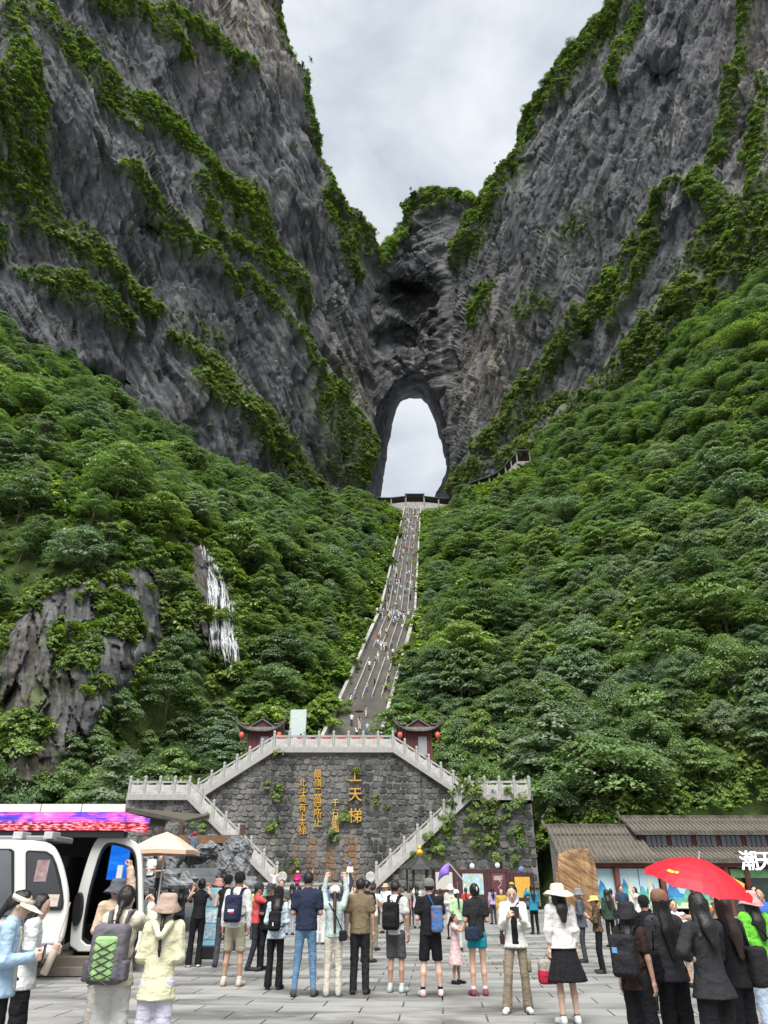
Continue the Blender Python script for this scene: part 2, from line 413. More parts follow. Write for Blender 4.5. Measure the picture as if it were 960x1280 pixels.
def make_mountain():
    ul = np.concatenate([np.linspace(-160, -8, 50)[:-1], np.linspace(-8, 455, 330)[:-1], np.linspace(455, 610, 135)[:-1], np.linspace(610, 970, 265)[:-1], np.linspace(970, 1110, 45)])
    tl = np.concatenate([np.linspace(0, 1, 400)])
    top = np.interp(ul, SKY_U, SKY_V) + 2.0 * fbm(np.stack([ul / 9, ul * 0, ul * 0], -1), 3, 5)
    bot = np.interp(ul, BOT_U, BOT_V) + 46
    bot = np.where((ul > 440) & (ul < 590), np.maximum(bot, 668), bot)
    U = np.tile(ul, (len(tl), 1)); Vv = top[None] + tl[:, None] * (bot - top)[None]
    D = wall_dist(U, Vv)
    # hollows and bosses of the back wall
    Un = U + 9 * fbm(np.stack([U / 16, Vv / 12, U * 0], -1), 3, 81); Vn = Vv + 6 * fbm(np.stack([U / 20, Vv / 12, U * 0 + 5], -1), 3, 83)
    def ell(cu, cv, ru, rv, p=2.0): return np.clip(1 - (np.abs((Un - cu) / ru) ** p + np.abs((Vn - cv) / rv) ** p), 0, 1)
    D = D + 15 * ell(506, 374, 40, 26) ** 0.7 + 9 * ell(500, 426, 36, 20) ** 0.7 + 12 * ell(508, 400, 44, 90, 2)
    D = D - 10 * ell(520, 340, 44, 20) - 8 * ell(492, 396, 20, 12) - 9 * ell(505, 448, 38, 18)
    D = D + 16 * np.sqrt(ell(112, 470, 26, 14)) + 14 * np.sqrt(ell(140, 487, 24, 13)) + 5 * ell(185, 290, 18, 11) + 6 * ell(828, 98, 38, 16) + 7*np.sqrt(ell(735,418,14,12))
    P = pt(U, Vv, D)
    du = np.gradient(P, axis=1); dv = np.gradient(P, axis=0)
    nrm = np.cross(dv, du); nrm /= np.linalg.norm(nrm, axis=-1, keepdims=True) + 1e-9
    toc = CAM - P; flip = np.sign((nrm * toc).sum(-1, keepdims=True)); nrm *= np.where(flip == 0, 1, flip)
    for _ in range(3):                                   # soften so that relief does not fold
        nrm[1:-1, 1:-1] = (nrm[1:-1, 1:-1] * 2 + nrm[:-2, 1:-1] + nrm[2:, 1:-1] + nrm[1:-1, :-2] + nrm[1:-1, 2:]) / 6
    side = np.where(U < 480, 1.0, -1.0); side = np.where((U > 468) & (U < 560), 0.0, side)
    veg = np.zeros_like(U)
    for L in LEDGES: veg = np.maximum(veg, polyline_mask(U, Vv, L))
    Pf = P.reshape(-1, 3)
    rel = np.zeros(len(Pf), np.float32)
    sf = side.ravel()
    for sv in (1.0, 0.0, -1.0):
        k = sf == sv; rel[k] = rock_relief(Pf[k], np.full(k.sum(), sv))
    # feather the seam between the three walls
    rel = rel.reshape(U.shape)
    for _ in range(14):
        s_ = (np.abs(U - 480) < 14) | (np.abs(U - 468) < 14) | (np.abs(U - 560) < 14)
        bl = rel.copy(); bl[:, 1:-1] = (rel[:, :-2] + rel[:, 1:-1] * 2 + rel[:, 2:]) / 4
        rel = np.where(s_, bl, rel)
    edge = np.clip(tl[:, None] / 0.02, 0.15, 1)
    P = P + nrm * ((rel * 1.0 + veg * 2.6) * edge)[..., None]
    vegn = veg * (0.75 + 0.5 * fbm(Pf / 14.0, 3, 91).reshape(U.shape))
    patch = sstep(0.05, 0.45, fbm(Pf / 26.0, 4, 95).reshape(U.shape)) * 0.8
    patch *= np.where(U > 560, 0.9, 0.5) * sstep(150, 420, Vv) * (1 - ((U > 440) & (U < 585)))
    tan = np.maximum(sstep(150, 0, Vv) * sstep(150, 300, U) * (U < 420), 0) + 0.7 * np.exp(-((U - 440) / 30) ** 2 - ((Vv - 520) / 70) ** 2) + 0.6 * np.exp(-((U - 612) / 60) ** 2 - ((Vv - 460) / 80) ** 2) + 0.5 * np.exp(-((U - 950) / 40) ** 2) * (Vv < 260)
    nr, nc = U.shape
    # cap: the plateau behind the rim
    back = []
    bdir = np.stack([np.where(ul < 480, -0.25, 0.25), np.ones_like(ul), np.zeros_like(ul)], -1)
    for k, (dist, dz) in enumerate(((60, -14), (26, -1.0), (9, 1.6))):
        back.append(P[0] + bdir * dist + np.array((0, 0, dz)))
    P = np.concatenate([np.array(back), P]); veg2 = np.concatenate([np.ones((3, nc)), np.clip(np.maximum(vegn, patch), 0, 1)]); tan = np.concatenate([np.zeros((3, nc)), tan])
    Uall = np.concatenate([np.tile(ul, (3, 1)), U]); Vall = np.concatenate([np.full((3, nc), -999.0), Vv])
    Fq = grid_faces(nr + 3, nc)
    hole = inside(Uall, Vall, ARCH_FRONT).ravel()
    Fq = Fq[hole[Fq].sum(1) < 3]
    uc = Uall.ravel()[Fq].mean(1)
    V3 = P.reshape(-1, 3)
    for name, lo, hi in (('cliff_left', -999, 470), ('natural_arch', 470, 585), ('cliff_right', 585, 9999)):
        f = Fq[(uc >= lo) & (uc < hi)]
        ids, inv = np.unique(f, return_inverse=True)
        me = meshdata(name, V3[ids], inv.reshape(f.shape), M_ROCKS[name])
        col_attr(me, 'veg', veg2.ravel()[ids]); col_attr(me, 'tan', tan.ravel()[ids])
        tag(obj(name, me), kind='structure')
    # tunnel through the mountain
    def ring(poly, n):
        q = np.array(poly, float); d = np.r_[0, np.cumsum(np.hypot(*np.diff(q, axis=0).T))]
        t = np.linspace(0, d[-1], n); return np.stack([np.interp(t, d, q[:, 0]), np.interp(t, d, q[:, 1])], -1)
    n = 170; A = ring(ARCH_FRONT, n); B = ring(ARCH_BACK, n); rows = 40; TP = []
    ca = A.mean(0)
    A2 = ca + (A - ca) * 1.22
    fA = pt(A2[:, 0], A2[:, 1], wall_dist(A2[:, 0], A2[:, 1]) + 9.0)
    fB = onY(B[:, 0], B[:, 1], 352.0)
    for k in range(rows):
        t = k / (rows - 1); TP.append(fA + (fB - fA) * (t ** 0.85))
    TP = np.array(TP)
    cen = TP.mean(1, keepdims=True); inward = cen - TP; inward[..., 1] = 0; inward /= np.linalg.norm(inward, axis=-1, keepdims=True)
    tt = np.linspace(0, 1, rows)[:, None]
    q = TP.reshape(-1, 3)
    amp = (fbm(q / 16.0, 4, 7, 0.55, True) * 2.6 + fbm(q * np.array((0.3, 0.12, 0.08)), 3, 9) * 1.6 + fbm(q / 3.0, 3, 19) * 0.7).reshape(rows, n)
    TP = TP + inward * (amp * (1.7 - 1.25 * tt))[..., None]
    me = meshdata('arch_tunnel', TP.reshape(-1, 3), grid_faces(rows, n), M_ROCK, smooth=True)
    col_attr(me, 'veg', np.zeros(rows * n)); col_attr(me, 'tan', np.zeros(rows * n))
    tag(obj('arch_tunnel', me), kind='structure')
    return P[3:], np.clip(veg2[3:], 0, 1), U, Vv, nrm, hole.reshape(nr + 3, nc)[3:]
ROCK_P, ROCK_VEG, ROCK_U, ROCK_V, ROCK_N, ROCK_HOLE = make_mountain()

# ------------------------------------------------------------------ the great stairway's line and the wooded hillside
ST_Y0, ST_Z0, ST_Y1 = 81.0, 13.0, 271.0
def stair_z(Y): return ST_Z0 + 0.7263 * (np.asarray(Y, float) - ST_Y0)
def stair_x(Y): return np.interp(Y, [60, 81, 131, 271, 300], [-5.2, -4.7, 2.7, 13.0, 14.5])
ST_W = 3.3                                                 # half width
def hillside_controls():
    C = []
    def add(u, v, D): C.append(pt(np.array(float(u)), np.array(float(v)), np.array(float(D))))
    for Y in np.linspace(84, 268, 16):
        x, z = stair_x(Y), stair_z(Y)
        for dx, dz in ((-12, 3.0), (-4.5, -0.4), (0, -1.3), (4.5, -0.4), (12, 3.0)): C.append(np.array((x + dx, Y, z + dz)))
    for x in (-24, -14, -4.6, 4, 14): C.append(np.array((x, 78, 10.5))); C.append(np.array((x, 66, 6.0)))
    for x in (-40, -22, -4.6, 14, 40): C.append(np.array((x, 272, 149.5))); C.append(np.array((x, 300, 150.0)))
    for u, v in ((-150,372),(-100,385),(0,425),(100,485),(200,553),(280,595),(350,622),(420,640)):
        add(u, v, float(wall_dist(np.array(float(u)), np.array(float(v)))) - 1)
    for u, v in ((590,618),(640,594),(700,562),(760,514),(850,436),(960,338),(1060,255),(1100,220)):
        add(u, v, float(wall_dist(np.array(float(u)), np.array(float(v)))) - 1)
    for q in ((-200,1012,58),(-100,1010,60),(0,1005,63),(100,1000,65),(165,990,67),(230,960,72),(-100,800,72),(0,800,76),(150,800,80),
              (-100,650,88),(0,650,90),(120,650,91),(200,640,100),(0,560,116),(100,560,126),(-100,520,120),(200,600,120),(60,500,160),(150,540,170),
              (275,700,106),(275,830,93),(340,880,82),(380,780,122),(340,700,138),(380,700,156),(330,640,200),(420,680,205),
              (660,1005,67),(720,1010,64),(800,1010,61),(960,1012,58),(1100,1012,56),(600,960,74),(620,880,88),(600,800,122),(600,700,178),
              (700,900,80),(700,800,104),(700,700,140),(700,620,190),(800,900,74),(800,800,92),(800,700,120),(800,600,168),(900,900,70),(900,800,86),(900,700,108),
              (900,600,138),(900,500,172),(1000,900,66),(1000,700,98),(1000,500,150),(1100,700,90),(1100,500,130)):
        add(*q)
    return np.array(C)
HC = hillside_controls()
def _rbf_fit():
    d = np.hypot(HC[:, None, 0] - HC[None, :, 0], HC[:, None, 1] - HC[None, :, 1])
    n = len(HC); A = np.zeros((n + 3, n + 3)); A[:n, :n] = -d + np.eye(n) * 0.6
    A[:n, n:] = np.c_[np.ones(n), HC[:, :2]]; A[n:, :n] = A[:n, n:].T
    return np.linalg.solve(A, np.r_[HC[:, 2], 0, 0, 0])
HW = _rbf_fit()
def hill_z(x, y):
    x = np.asarray(x, float); y = np.asarray(y, float); sh = x.shape; x = x.ravel(); y = y.ravel(); out = np.empty(len(x))
    for s in range(0, len(x), 8192):
        xs, ys = x[s:s+8192], y[s:s+8192]
        d = np.hypot(xs[:, None] - HC[None, :, 0], ys[:, None] - HC[None, :, 1])
        out[s:s+8192] = -d @ HW[:-3] + HW[-3] + HW[-2] * xs + HW[-1] * ys
    cx = stair_x(y); near = sstep(5, 16, np.abs(x - cx))
    q = np.stack([x / 21, y / 21, x * 0], -1)
    out += near * (fbm(q, 4, 77) * 7.5)
    return out.reshape(sh)
def behind_wall(x, y): return np.minimum(np.asarray(x) * NL[0] + np.asarray(y) * NL[1] - CL, np.asarray(x) * NR[0] + np.asarray(y) * NR[1] - CR)
def make_hillside():
    xs = np.arange(-172, 175, 1.6); ys = np.arange(59.5, 302, 1.6)
    X, Y = np.meshgrid(xs, ys)
    Z = hill_z(X, Y)
    # the ground dips to the plaza's level in front of the toe
    toe = sstep(59.5, 66, Y); Z = Z * toe + (1 - toe) * np.minimum(Z, -1.5)
    c = np.abs(X - stair_x(Y)); under = (c < 4.4) & (Y > 78)
    Z = np.where(under, np.minimum(Z, stair_z(Y) - 1.4), Z)
    Z = np.where((np.abs(X + 4.6) < 17.0) & (Y < 68), -1.2, Z)
    Z = np.where((np.abs(X + 4.6) < 16.3) & (Y < 79), np.minimum(Z, 6.5), Z)
    bw = behind_wall(X, Y); ok = bw > -9
    V = np.stack([X, Y, Z], -1).reshape(-1, 3)
    Fq = grid_faces(*X.shape); Fq = Fq[:, ::-1]
    Fq = Fq[ok.ravel()[Fq].all(1)]
    ids, inv = np.unique(Fq, return_inverse=True)
    m, nt, b = nm('hillside_soil')
    v = coords(nt)
    c1 = ramp(nt, noise(nt, 0.5, 7, 0.65, v), [(0.32, (0.040, 0.058, 0.022)), (0.5, (0.068, 0.105, 0.034)), (0.66, (0.10, 0.145, 0.05))])
    nt.links.new(c1, b.inputs['Base Color']); b.inputs['Roughness'].default_value = 1.0; b.inputs['Specular IOR Level'].default_value = 0.1
    bump(nt, b, noise(nt, 2.0, 6, 0.7, v), 1.0, 0.6)
    tag(obj('hillside', meshdata('hillside', V[ids], inv.reshape(Fq.shape), m, smooth=True)), kind='structure')
make_hillside()
# ------------------------------------------------------------------ foliage
def leaf_material(name, stops, trans=0.34):
    m = bpy.data.materials.new(name); m.use_nodes = True; nt = m.node_tree; nt.nodes.clear()
    out = nt.nodes.new('ShaderNodeOutputMaterial')
    oi = nt.nodes.new('ShaderNodeObjectInfo'); at = N(nt, 'ShaderNodeAttribute', attribute_name='tone')
    base = ramp(nt, oi.outputs['Random'], stops)
    t = ramp(nt, at.outputs['Fac'], [(0.0, (0.62, 0.64, 0.66)), (0.6, (1.0, 1.0, 1.0)), (1.0, (1.42, 1.34, 1.15))])
    c = mixc(nt, 1.0, base, t, 'MULTIPLY')
    d = nt.nodes.new('ShaderNodeBsdfPrincipled'); d.inputs['Roughness'].default_value = 0.45; d.inputs['Specular IOR Level'].default_value = 0.5
    tr = nt.nodes.new('ShaderNodeBsdfTranslucent'); mx = nt.nodes.new('ShaderNodeMixShader'); mx.inputs[0].default_value = trans
    nt.links.new(c, d.inputs['Base Color'])
    nt.links.new(mixc(nt, 1.0, c, (1.2, 1.35, 0.6), 'MULTIPLY'), tr.inputs['Color'])
    nt.links.new(d.outputs[0], mx.inputs[1]); nt.links.new(tr.outputs[0], mx.inputs[2]); nt.links.new(mx.outputs[0], out.inputs['Surface'])
    MATS[name] = m; return m
G = dict(dark=(0.085, 0.138, 0.064), mid=(0.130, 0.208, 0.084), fresh=(0.175, 0.272, 0.088), blue=(0.140, 0.212, 0.145), yel=(0.200, 0.285, 0.085), pale=(0.205, 0.275, 0.180))
M_LEAF = leaf_material('tree_leaves', [(0.0, G['dark']), (0.16, G['mid']), (0.30, G['blue']), (0.44, G['mid']), (0.58, G['fresh']), (0.70, G['dark']), (0.80, G['pale']), (0.9, G['mid']), (0.97, G['yel'])])
M_SHRUB = leaf_material('shrub_leaves', [(0.0, (0.105, 0.172, 0.044)), (0.3, (0.145, 0.235, 0.050)), (0.6, (0.185, 0.285, 0.058)), (0.85, (0.225, 0.305, 0.068)), (1.0, (0.13, 0.20, 0.075))])
M_BARK = plain('bark', (0.10, 0.08, 0.06), 0.9, 0.3, 3.0, bmp=0.6, bscale=12)

def leaf_quads(C, Nn, L, W, rng):
    """folded leaf sprays: centre, normal, length, width"""
    n = len(C)
    Nn = Nn / (np.linalg.norm(Nn, axis=1, keepdims=True) + 1e-9)
    a = rng.normal(size=(n, 3)); a -= (a * Nn).sum(1, keepdims=True) * Nn; a /= np.linalg.norm(a, axis=1, keepdims=True) + 1e-9
    b = np.cross(Nn, a)
    L = L[:, None]; W = W[:, None]
    p0 = C - a * L * 0.5; p2 = C + a * L * 0.5 - Nn * L * 0.12
    p1 = C + b * W * 0.5 - Nn * W * 0.18 - a * L * 0.05; p3 = C - b * W * 0.5 - Nn * W * 0.18 - a * L * 0.05
    V = np.stack([p0, p1, p2, p3], 1).reshape(-1, 3)
    k = np.arange(n) * 4
    return V, np.stack([k, k + 1, k + 2, k + 3], -1)
def crown_mesh(name, seed, R, H, z0, pads, per, leaf, mat, flat=0.32, tiers=True, shape=0.9):
    rng = np.random.default_rng(seed)
    Cs, Ns, Ls, Ts = [], [], [], []
    lobes = rng.uniform(0, 6.28, 4)
    for k in range(pads):
        t = (k + 0.5) / pads
        zz = t ** 0.8
        if tiers: zz = (np.floor(zz * 6) + 0.25 + 0.5 * rng.random()) / 6
        prof = math.sqrt(max(0.03, 1 - (2 * min(zz, 1.0) * shape - 0.62) ** 2 * 0.95))
        ang = rng.uniform(0, 6.283)
        rad = R * prof * (0.45 + 0.62 * math.sqrt(rng.random())) * (1 + 0.2 * math.sin(3 * ang + lobes[0]) + 0.12 * math.sin(5 * ang + lobes[1]))
        if rng.random() < 0.15: rad *= 0.3
        c = np.array((rad * math.cos(ang), rad * math.sin(ang), z0 + zz * H * (1 - 0.16 * rad / R)))
        pr = R * rng.uniform(0.24, 0.42)
        n = int(per * rng.uniform(0.6, 1.3))
        rr = pr * np.sqrt(rng.random(n)); aa = rng.uniform(0, 6.283, n)
        h = flat * pr * (1 - (rr / pr) ** 2) * rng.uniform(0.4, 1.0, n) - 0.30 * rr * rr / pr
        q = np.stack([c[0] + rr * np.cos(aa), c[1] + rr * np.sin(aa), c[2] + h], -1)
        nn = np.stack([0.55 * np.cos(aa) * rr / pr, 0.55 * np.sin(aa) * rr / pr, np.ones(n)], -1) + rng.normal(scale=0.33, size=(n, 3)) + np.array((c[0], c[1], 0)) * 0.3 / R
        Cs.append(q); Ns.append(nn); Ls.append(leaf * rng.uniform(0.6, 1.4, n))
        Ts.append(np.clip(0.55 + rng.normal() * 0.2 + rng.normal(scale=0.14, size=n), 0, 1))
    C = np.concatenate(Cs); Nn = np.concatenate(Ns); L = np.concatenate(Ls); T = np.concatenate(Ts)
    V, Fq = leaf_quads(C, Nn, L, L * rng.uniform(0.45, 0.75, len(L)), rng)
    me = meshdata(name, V, Fq, mat)
    col_attr(me, 'tone', np.repeat(T, 4))
    return me
def trunk_mesh(seed, H, r):
    rng = np.random.default_rng(seed); mb = MB()
    sway = rng.normal(scale=0.12, size=2)
    P = [(sway[0] * t * t * H, sway[1] * t * t * H, -0.8 + t * (H + 0.8)) for t in np.linspace(0, 1, 6)]
    mb.tube(P, [r * (1.15 - 0.85 * t) for t in np.linspace(0, 1, 6)], 7)
    for k in range(6):
        t = rng.uniform(0.35, 0.9); b = np.array((sway[0]*t*t*H, sway[1]*t*t*H, t * H)); a = rng.uniform(0, 6.28); l = H * rng.uniform(0.25, 0.4)
        e = b + l * np.array((math.cos(a) * 0.85, math.sin(a) * 0.85, 0.55)); mb.tube([b, b * 0.45 + e * 0.55 + np.array((0, 0, 0.05 * H)), e], [r * 0.5, r * 0.33, r * 0.12], 5)
    return mb.data('trunk', M_BARK, smooth=True)
TREE_KINDS = []   # (trunk, crown)
for k, (R, H, z0, flat, tiers, pads, per, lf) in enumerate(((3.6, 4.6, 1.6, 0.34, True, 80, 110, .28), (3.2, 5.8, 1.4, 0.42, True, 95, 120, .23), (4.3, 4.2, 1.6, 0.26, True, 90, 100, .30), (2.9, 4.2, 1.2, 0.5, False, 70, 150, .19), (3.4, 5.0, 1.5, 0.36, True, 60, 110, .33), (2.3, 6.8, 1.2, 0.42, True, 80, 100, .25), (3.0, 3.4, 1.0, 0.6, False, 60, 190, .17))):
    TREE_KINDS.append((trunk_mesh(40 + k, z0 + H * 0.75, 0.17), crown_mesh('crown', 100 + k, R, H, z0, pads, per, lf, M_LEAF, flat, tiers)))
SHRUBS = [crown_mesh('shrub', 200 + k, R, H, 0.15, pd, 26, 0.30, M_SHRUB, 0.5, False) for k, (R, H, pd) in enumerate(((1.15, 1.3, 18), (0.95, 1.7, 16), (1.4, 1.0, 20), (0.8, 0.8, 14)))]

def scatter(name, P, scale, idx, rotz, protos, tilt=None):
    """uncountable growth: one object, instances of the given meshes on its points"""
    coll = bpy.data.collections.new(name + '_kinds')
    for k, me in enumerate(protos):
        o = bpy.data.objects.new('%s_kind_%02d' % (name, k), me); coll.objects.link(o)
    me = bpy.data.meshes.new(name); P = np.asarray(P, np.float32)
    me.vertices.add(len(P)); me.vertices.foreach_set('co', P.ravel()); me.update()
    rs = np.random.default_rng(len(P)); sc3 = np.asarray(scale, np.float32)[:, None] * np.stack([rs.uniform(.82, 1.22, len(P))] * 2 + [rs.uniform(.8, 1.28, len(P))], -1)
    a = me.attributes.new('size', 'FLOAT_VECTOR', 'POINT'); a.data.foreach_set('vector', sc3.astype(np.float32).ravel())
    a = me.attributes.new('kind_index', 'INT', 'POINT'); a.data.foreach_set('value', np.asarray(idx, np.int32))
    r = np.zeros((len(P), 3), np.float32); r[:, 2] = rotz
    if tilt is not None: r[:, :2] = tilt
    a = me.attributes.new('turn', 'FLOAT_VECTOR', 'POINT'); a.data.foreach_set('vector', r.ravel())
    o = obj(name, me)
    ng = bpy.data.node_groups.new(name + '_nodes', 'GeometryNodeTree')
    ng.interface.new_socket('Geometry', in_out='INPUT', socket_type='NodeSocketGeometry')
    ng.interface.new_socket('Geometry', in_out='OUTPUT', socket_type='NodeSocketGeometry')
    n = ng.nodes; gi = n.new('NodeGroupInput'); go = n.new('NodeGroupOutput')
    ip = n.new('GeometryNodeInstanceOnPoints'); ci = n.new('GeometryNodeCollectionInfo')
    ci.inputs['Collection'].default_value = coll; ci.inputs['Separate Children'].default_value = True; ci.inputs['Reset Children'].default_value = True
    ip.inputs['Pick Instance'].default_value = True
    def attr(nm_, ty):
        q = n.new('GeometryNodeInputNamedAttribute'); q.data_type = ty; q.inputs['Name'].default_value = nm_; return q.outputs['Attribute']
    ng.links.new(gi.outputs[0], ip.inputs['Points']); ng.links.new(ci.outputs[0], ip.inputs['Instance'])
    ng.links.new(attr('kind_index', 'INT'), ip.inputs['Instance Index'])
    er = n.new('FunctionNodeEulerToRotation'); ng.links.new(attr('turn', 'FLOAT_VECTOR'), er.inputs[0]); ng.links.new(er.outputs[0], ip.inputs['Rotation'])
    ng.links.new(attr('size', 'FLOAT_VECTOR'), ip.inputs['Scale']); ng.links.new(ip.outputs[0], go.inputs[0])
    md = o.modifiers.new('growth', 'NODES'); md.node_group = ng
    return o

def poly_depth(u, v, poly):        # how far inside a polygon (pixels), negative outside
    d = np.full(u.shape, 1e9); n = len(poly)
    for i in range(n):
        ax, ay = poly[i]; bx, by = poly[(i + 1) % n]; dx, dy = bx - ax, by - ay
        t = np.clip(((u - ax) * dx + (v - ay) * dy) / (dx * dx + dy * dy + 1e-9), 0, 1)
        d = np.minimum(d, np.hypot(u - ax - t * dx, v - ay - t * dy))
    return np.where(inside(u, v, poly), d, -d)
# bare ground where no tree stands: stairway, outcrop and waterfall rock, wall terraces
BARE = [[(-5,1000),(-5,800),(40,740),(95,720),(180,700),(212,720),(218,800),(180,850),(140,900),(90,960),(60,1000)],
        [(228,668),(250,665),(280,688),(306,770),(312,835),(304,868),(272,832),(232,802),(212,760),(226,710)]]
def place_trees():
    rng = np.random.default_rng(5)
    pts = []
    cell = 3.3
    for y in np.arange(64, 292, cell):
        for x in np.arange(-165, 168, cell):
            pts.append((x + rng.uniform(-.5, .5) * cell, y + rng.uniform(-.5, .5) * cell))
    q = np.array(pts); x, y = q[:, 0], q[:, 1]
    ok = behind_wall(x, y) > -1.5
    ok &= ~((np.abs(x - stair_x(y)) < 6.6 + 1.2 * (y < 120)) & (y > 76))
    ok &= ~((np.abs(x + 4.6) < 17.5) & (y < 68.5)) & ~((np.abs(x + 4.6) < 9.5) & (y < 84))
    ok &= ~((y > 262) & (np.abs(x - 13) < 30)) & ~((y > 232) & (np.abs(x - stair_x(y)) < 21))
    q = q[ok]; x, y = q[:, 0], q[:, 1]
    z = hill_z(x, y)
    s = np.clip(rng.lognormal(-0.16, 0.30, len(x)), 0.5, 1.7) * (0.86 + 0.2 * fbm(np.stack([x / 20, y / 20, x * 0], -1), 3, 33))
    s *= np.where(np.abs(x - stair_x(y)) < 11, 0.72, 1.0) * np.where((y > 195) & (np.abs(x - stair_x(y)) < 20), 0.62, 1.0)
    P = np.stack([x, y, z], -1)
    scr = toscreen(P + np.array((0, 0, 1.2)))
    crown = toscreen(P + np.array((0, 0, 4.5)) * s[:, None])
    for poly, dpt in zip(BARE, (20, 2)):
        k = ~((poly_depth(crown[:, 0], crown[:, 1], poly) > dpt) & (crown[:, 2] < 112)); P, s, scr, crown = P[k], s[k], scr[k], crown[k]
        k = ~((poly_depth(scr[:, 0], scr[:, 1], poly) > 4) & (scr[:, 2] < 115)); P, s, scr, crown = P[k], s[k], scr[k], crown[k]
    look = [(418, 772), (464, 772), (464, 822), (420, 815)]; k = ~((inside(scr[:, 0], scr[:, 1], look) | inside(crown[:, 0], crown[:, 1], look)) & (scr[:, 2] < 150)); P, s, scr = P[k], s[k], scr[k]
    k = ~((scr[:, 0] > 583) & (scr[:, 0] < 676) & (scr[:, 1] < 640 - (scr[:, 0] - 583) * 0.36) & (scr[:, 1] > 545)); P, s, scr = P[k], s[k], scr[k]
    k = (scr[:, 0] > -190) & (scr[:, 0] < 1150) & (scr[:, 2] > 20); P, s, scr = P[k], s[k], scr[k]
    return P, s, scr, rng
TP_, TS_, TSCR_, TRNG_ = place_trees()
def tree(P, s, kind, rz, label, group):
    r = empty('broadleaf_tree', P, rz); w = s * random.uniform(.85, 1.2); r.scale = (w, w, s * random.uniform(0.85, 1.25)); tag(r, label, 'tree', group)
    obj('trunk', TREE_KINDS[kind][0], r); obj('crown', TREE_KINDS[kind][1], r); return r
def plant_forest():
    P, s, scr, rng = TP_, TS_, TSCR_, TRNG_
    on = (scr[:, 0] > -30) & (scr[:, 0] < 990) & (scr[:, 1] < 1040)
    size = np.where(on, s / scr[:, 2], 0)
    order = np.argsort(-size); near = set(order[:290].tolist())
    kind = rng.integers(0, len(TREE_KINDS), len(P)); rz = rng.uniform(0, 6.28, len(P))
    for i in order[:290]:
        left = P[i, 0] < stair_x(P[i, 1])
        lab = ('leafy broadleaf tree on the wooded slope above the left wing of the balustraded wall' if P[i, 2] < 30 else 'leafy broadleaf tree on the slope around the waterfall') if left else \
              ('leafy broadleaf tree on the slope behind the tiled shop and wall corner' if P[i, 2] < 30 else 'leafy broadleaf tree high on the slope right of the stairway')
        lab = lab.replace('leafy broadleaf', ('domed broadleaf', 'tall layered', 'wide spreading', 'fine-leaved rounded', 'sparse large-leaved', 'narrow upright', 'low dense fine-leaved')[int(kind[i])])
        tree(P[i], s[i], int(kind[i]), float(rz[i]), lab, 'trees left of the stairway' if left else 'trees right of the stairway')
    for x, y, sc in ((2.6, 90, .95), (4.0, 97, .85), (2.2, 84.5, .8), (7.0, 92, 1.0)):
        tree((x, y, float(hill_z(np.array([x]), np.array([y]))[0]) - .3), sc, int(rng.integers(0, 7)), float(rng.uniform(0, 6)), 'leafy tree leaning over the foot of the long stairway beside the pavilion', 'trees right of the stairway')
    far = np.array([i for i in range(len(P)) if i not in near])
    o = scatter('forest', P[far] , s[far], kind[far], rz[far], [c for _, c in TREE_KINDS])
    tag(o, 'dense green forest covering the slopes below the cliffs', 'forest', kind='stuff')
    # undergrowth between the trees
    n = 23000
    x = rng.uniform(-150, 155, n); y = 61 + 224 * rng.random(n) ** 1.6
    ok = (behind_wall(x, y) > -2) & ~((np.abs(x - stair_x(y)) < 4.4) & (y > 76)) & ~((np.abs(x + 4.6) < 16.8) & (y < 68)) & ~((np.abs(x + 4.6) < 9) & (y < 84)) & ~((y > 246) & (np.abs(x - 13) < 20))
    x, y = x[ok], y[ok]; Q = np.stack([x, y, hill_z(x, y)], -1)
    sc = toscreen(Q + np.array((0, 0, 1.0))); k = (sc[:, 0] > -150) & (sc[:, 0] < 1110)
    for poly in BARE: k &= ~((poly_depth(sc[:, 0], sc[:, 1], poly) > 10) & (sc[:, 2] < 115))
    Q = Q[k]
    o = scatter('undergrowth', Q, rng.uniform(0.8, 2.0, len(Q)) * np.where(Q[:, 1] < 82, 0.5, 1.0), rng.integers(0, 4, len(Q)), rng.uniform(0, 6.28, len(Q)), SHRUBS)
    tag(o, 'low green undergrowth between the trees on the slopes', 'undergrowth', kind='stuff')
plant_forest()
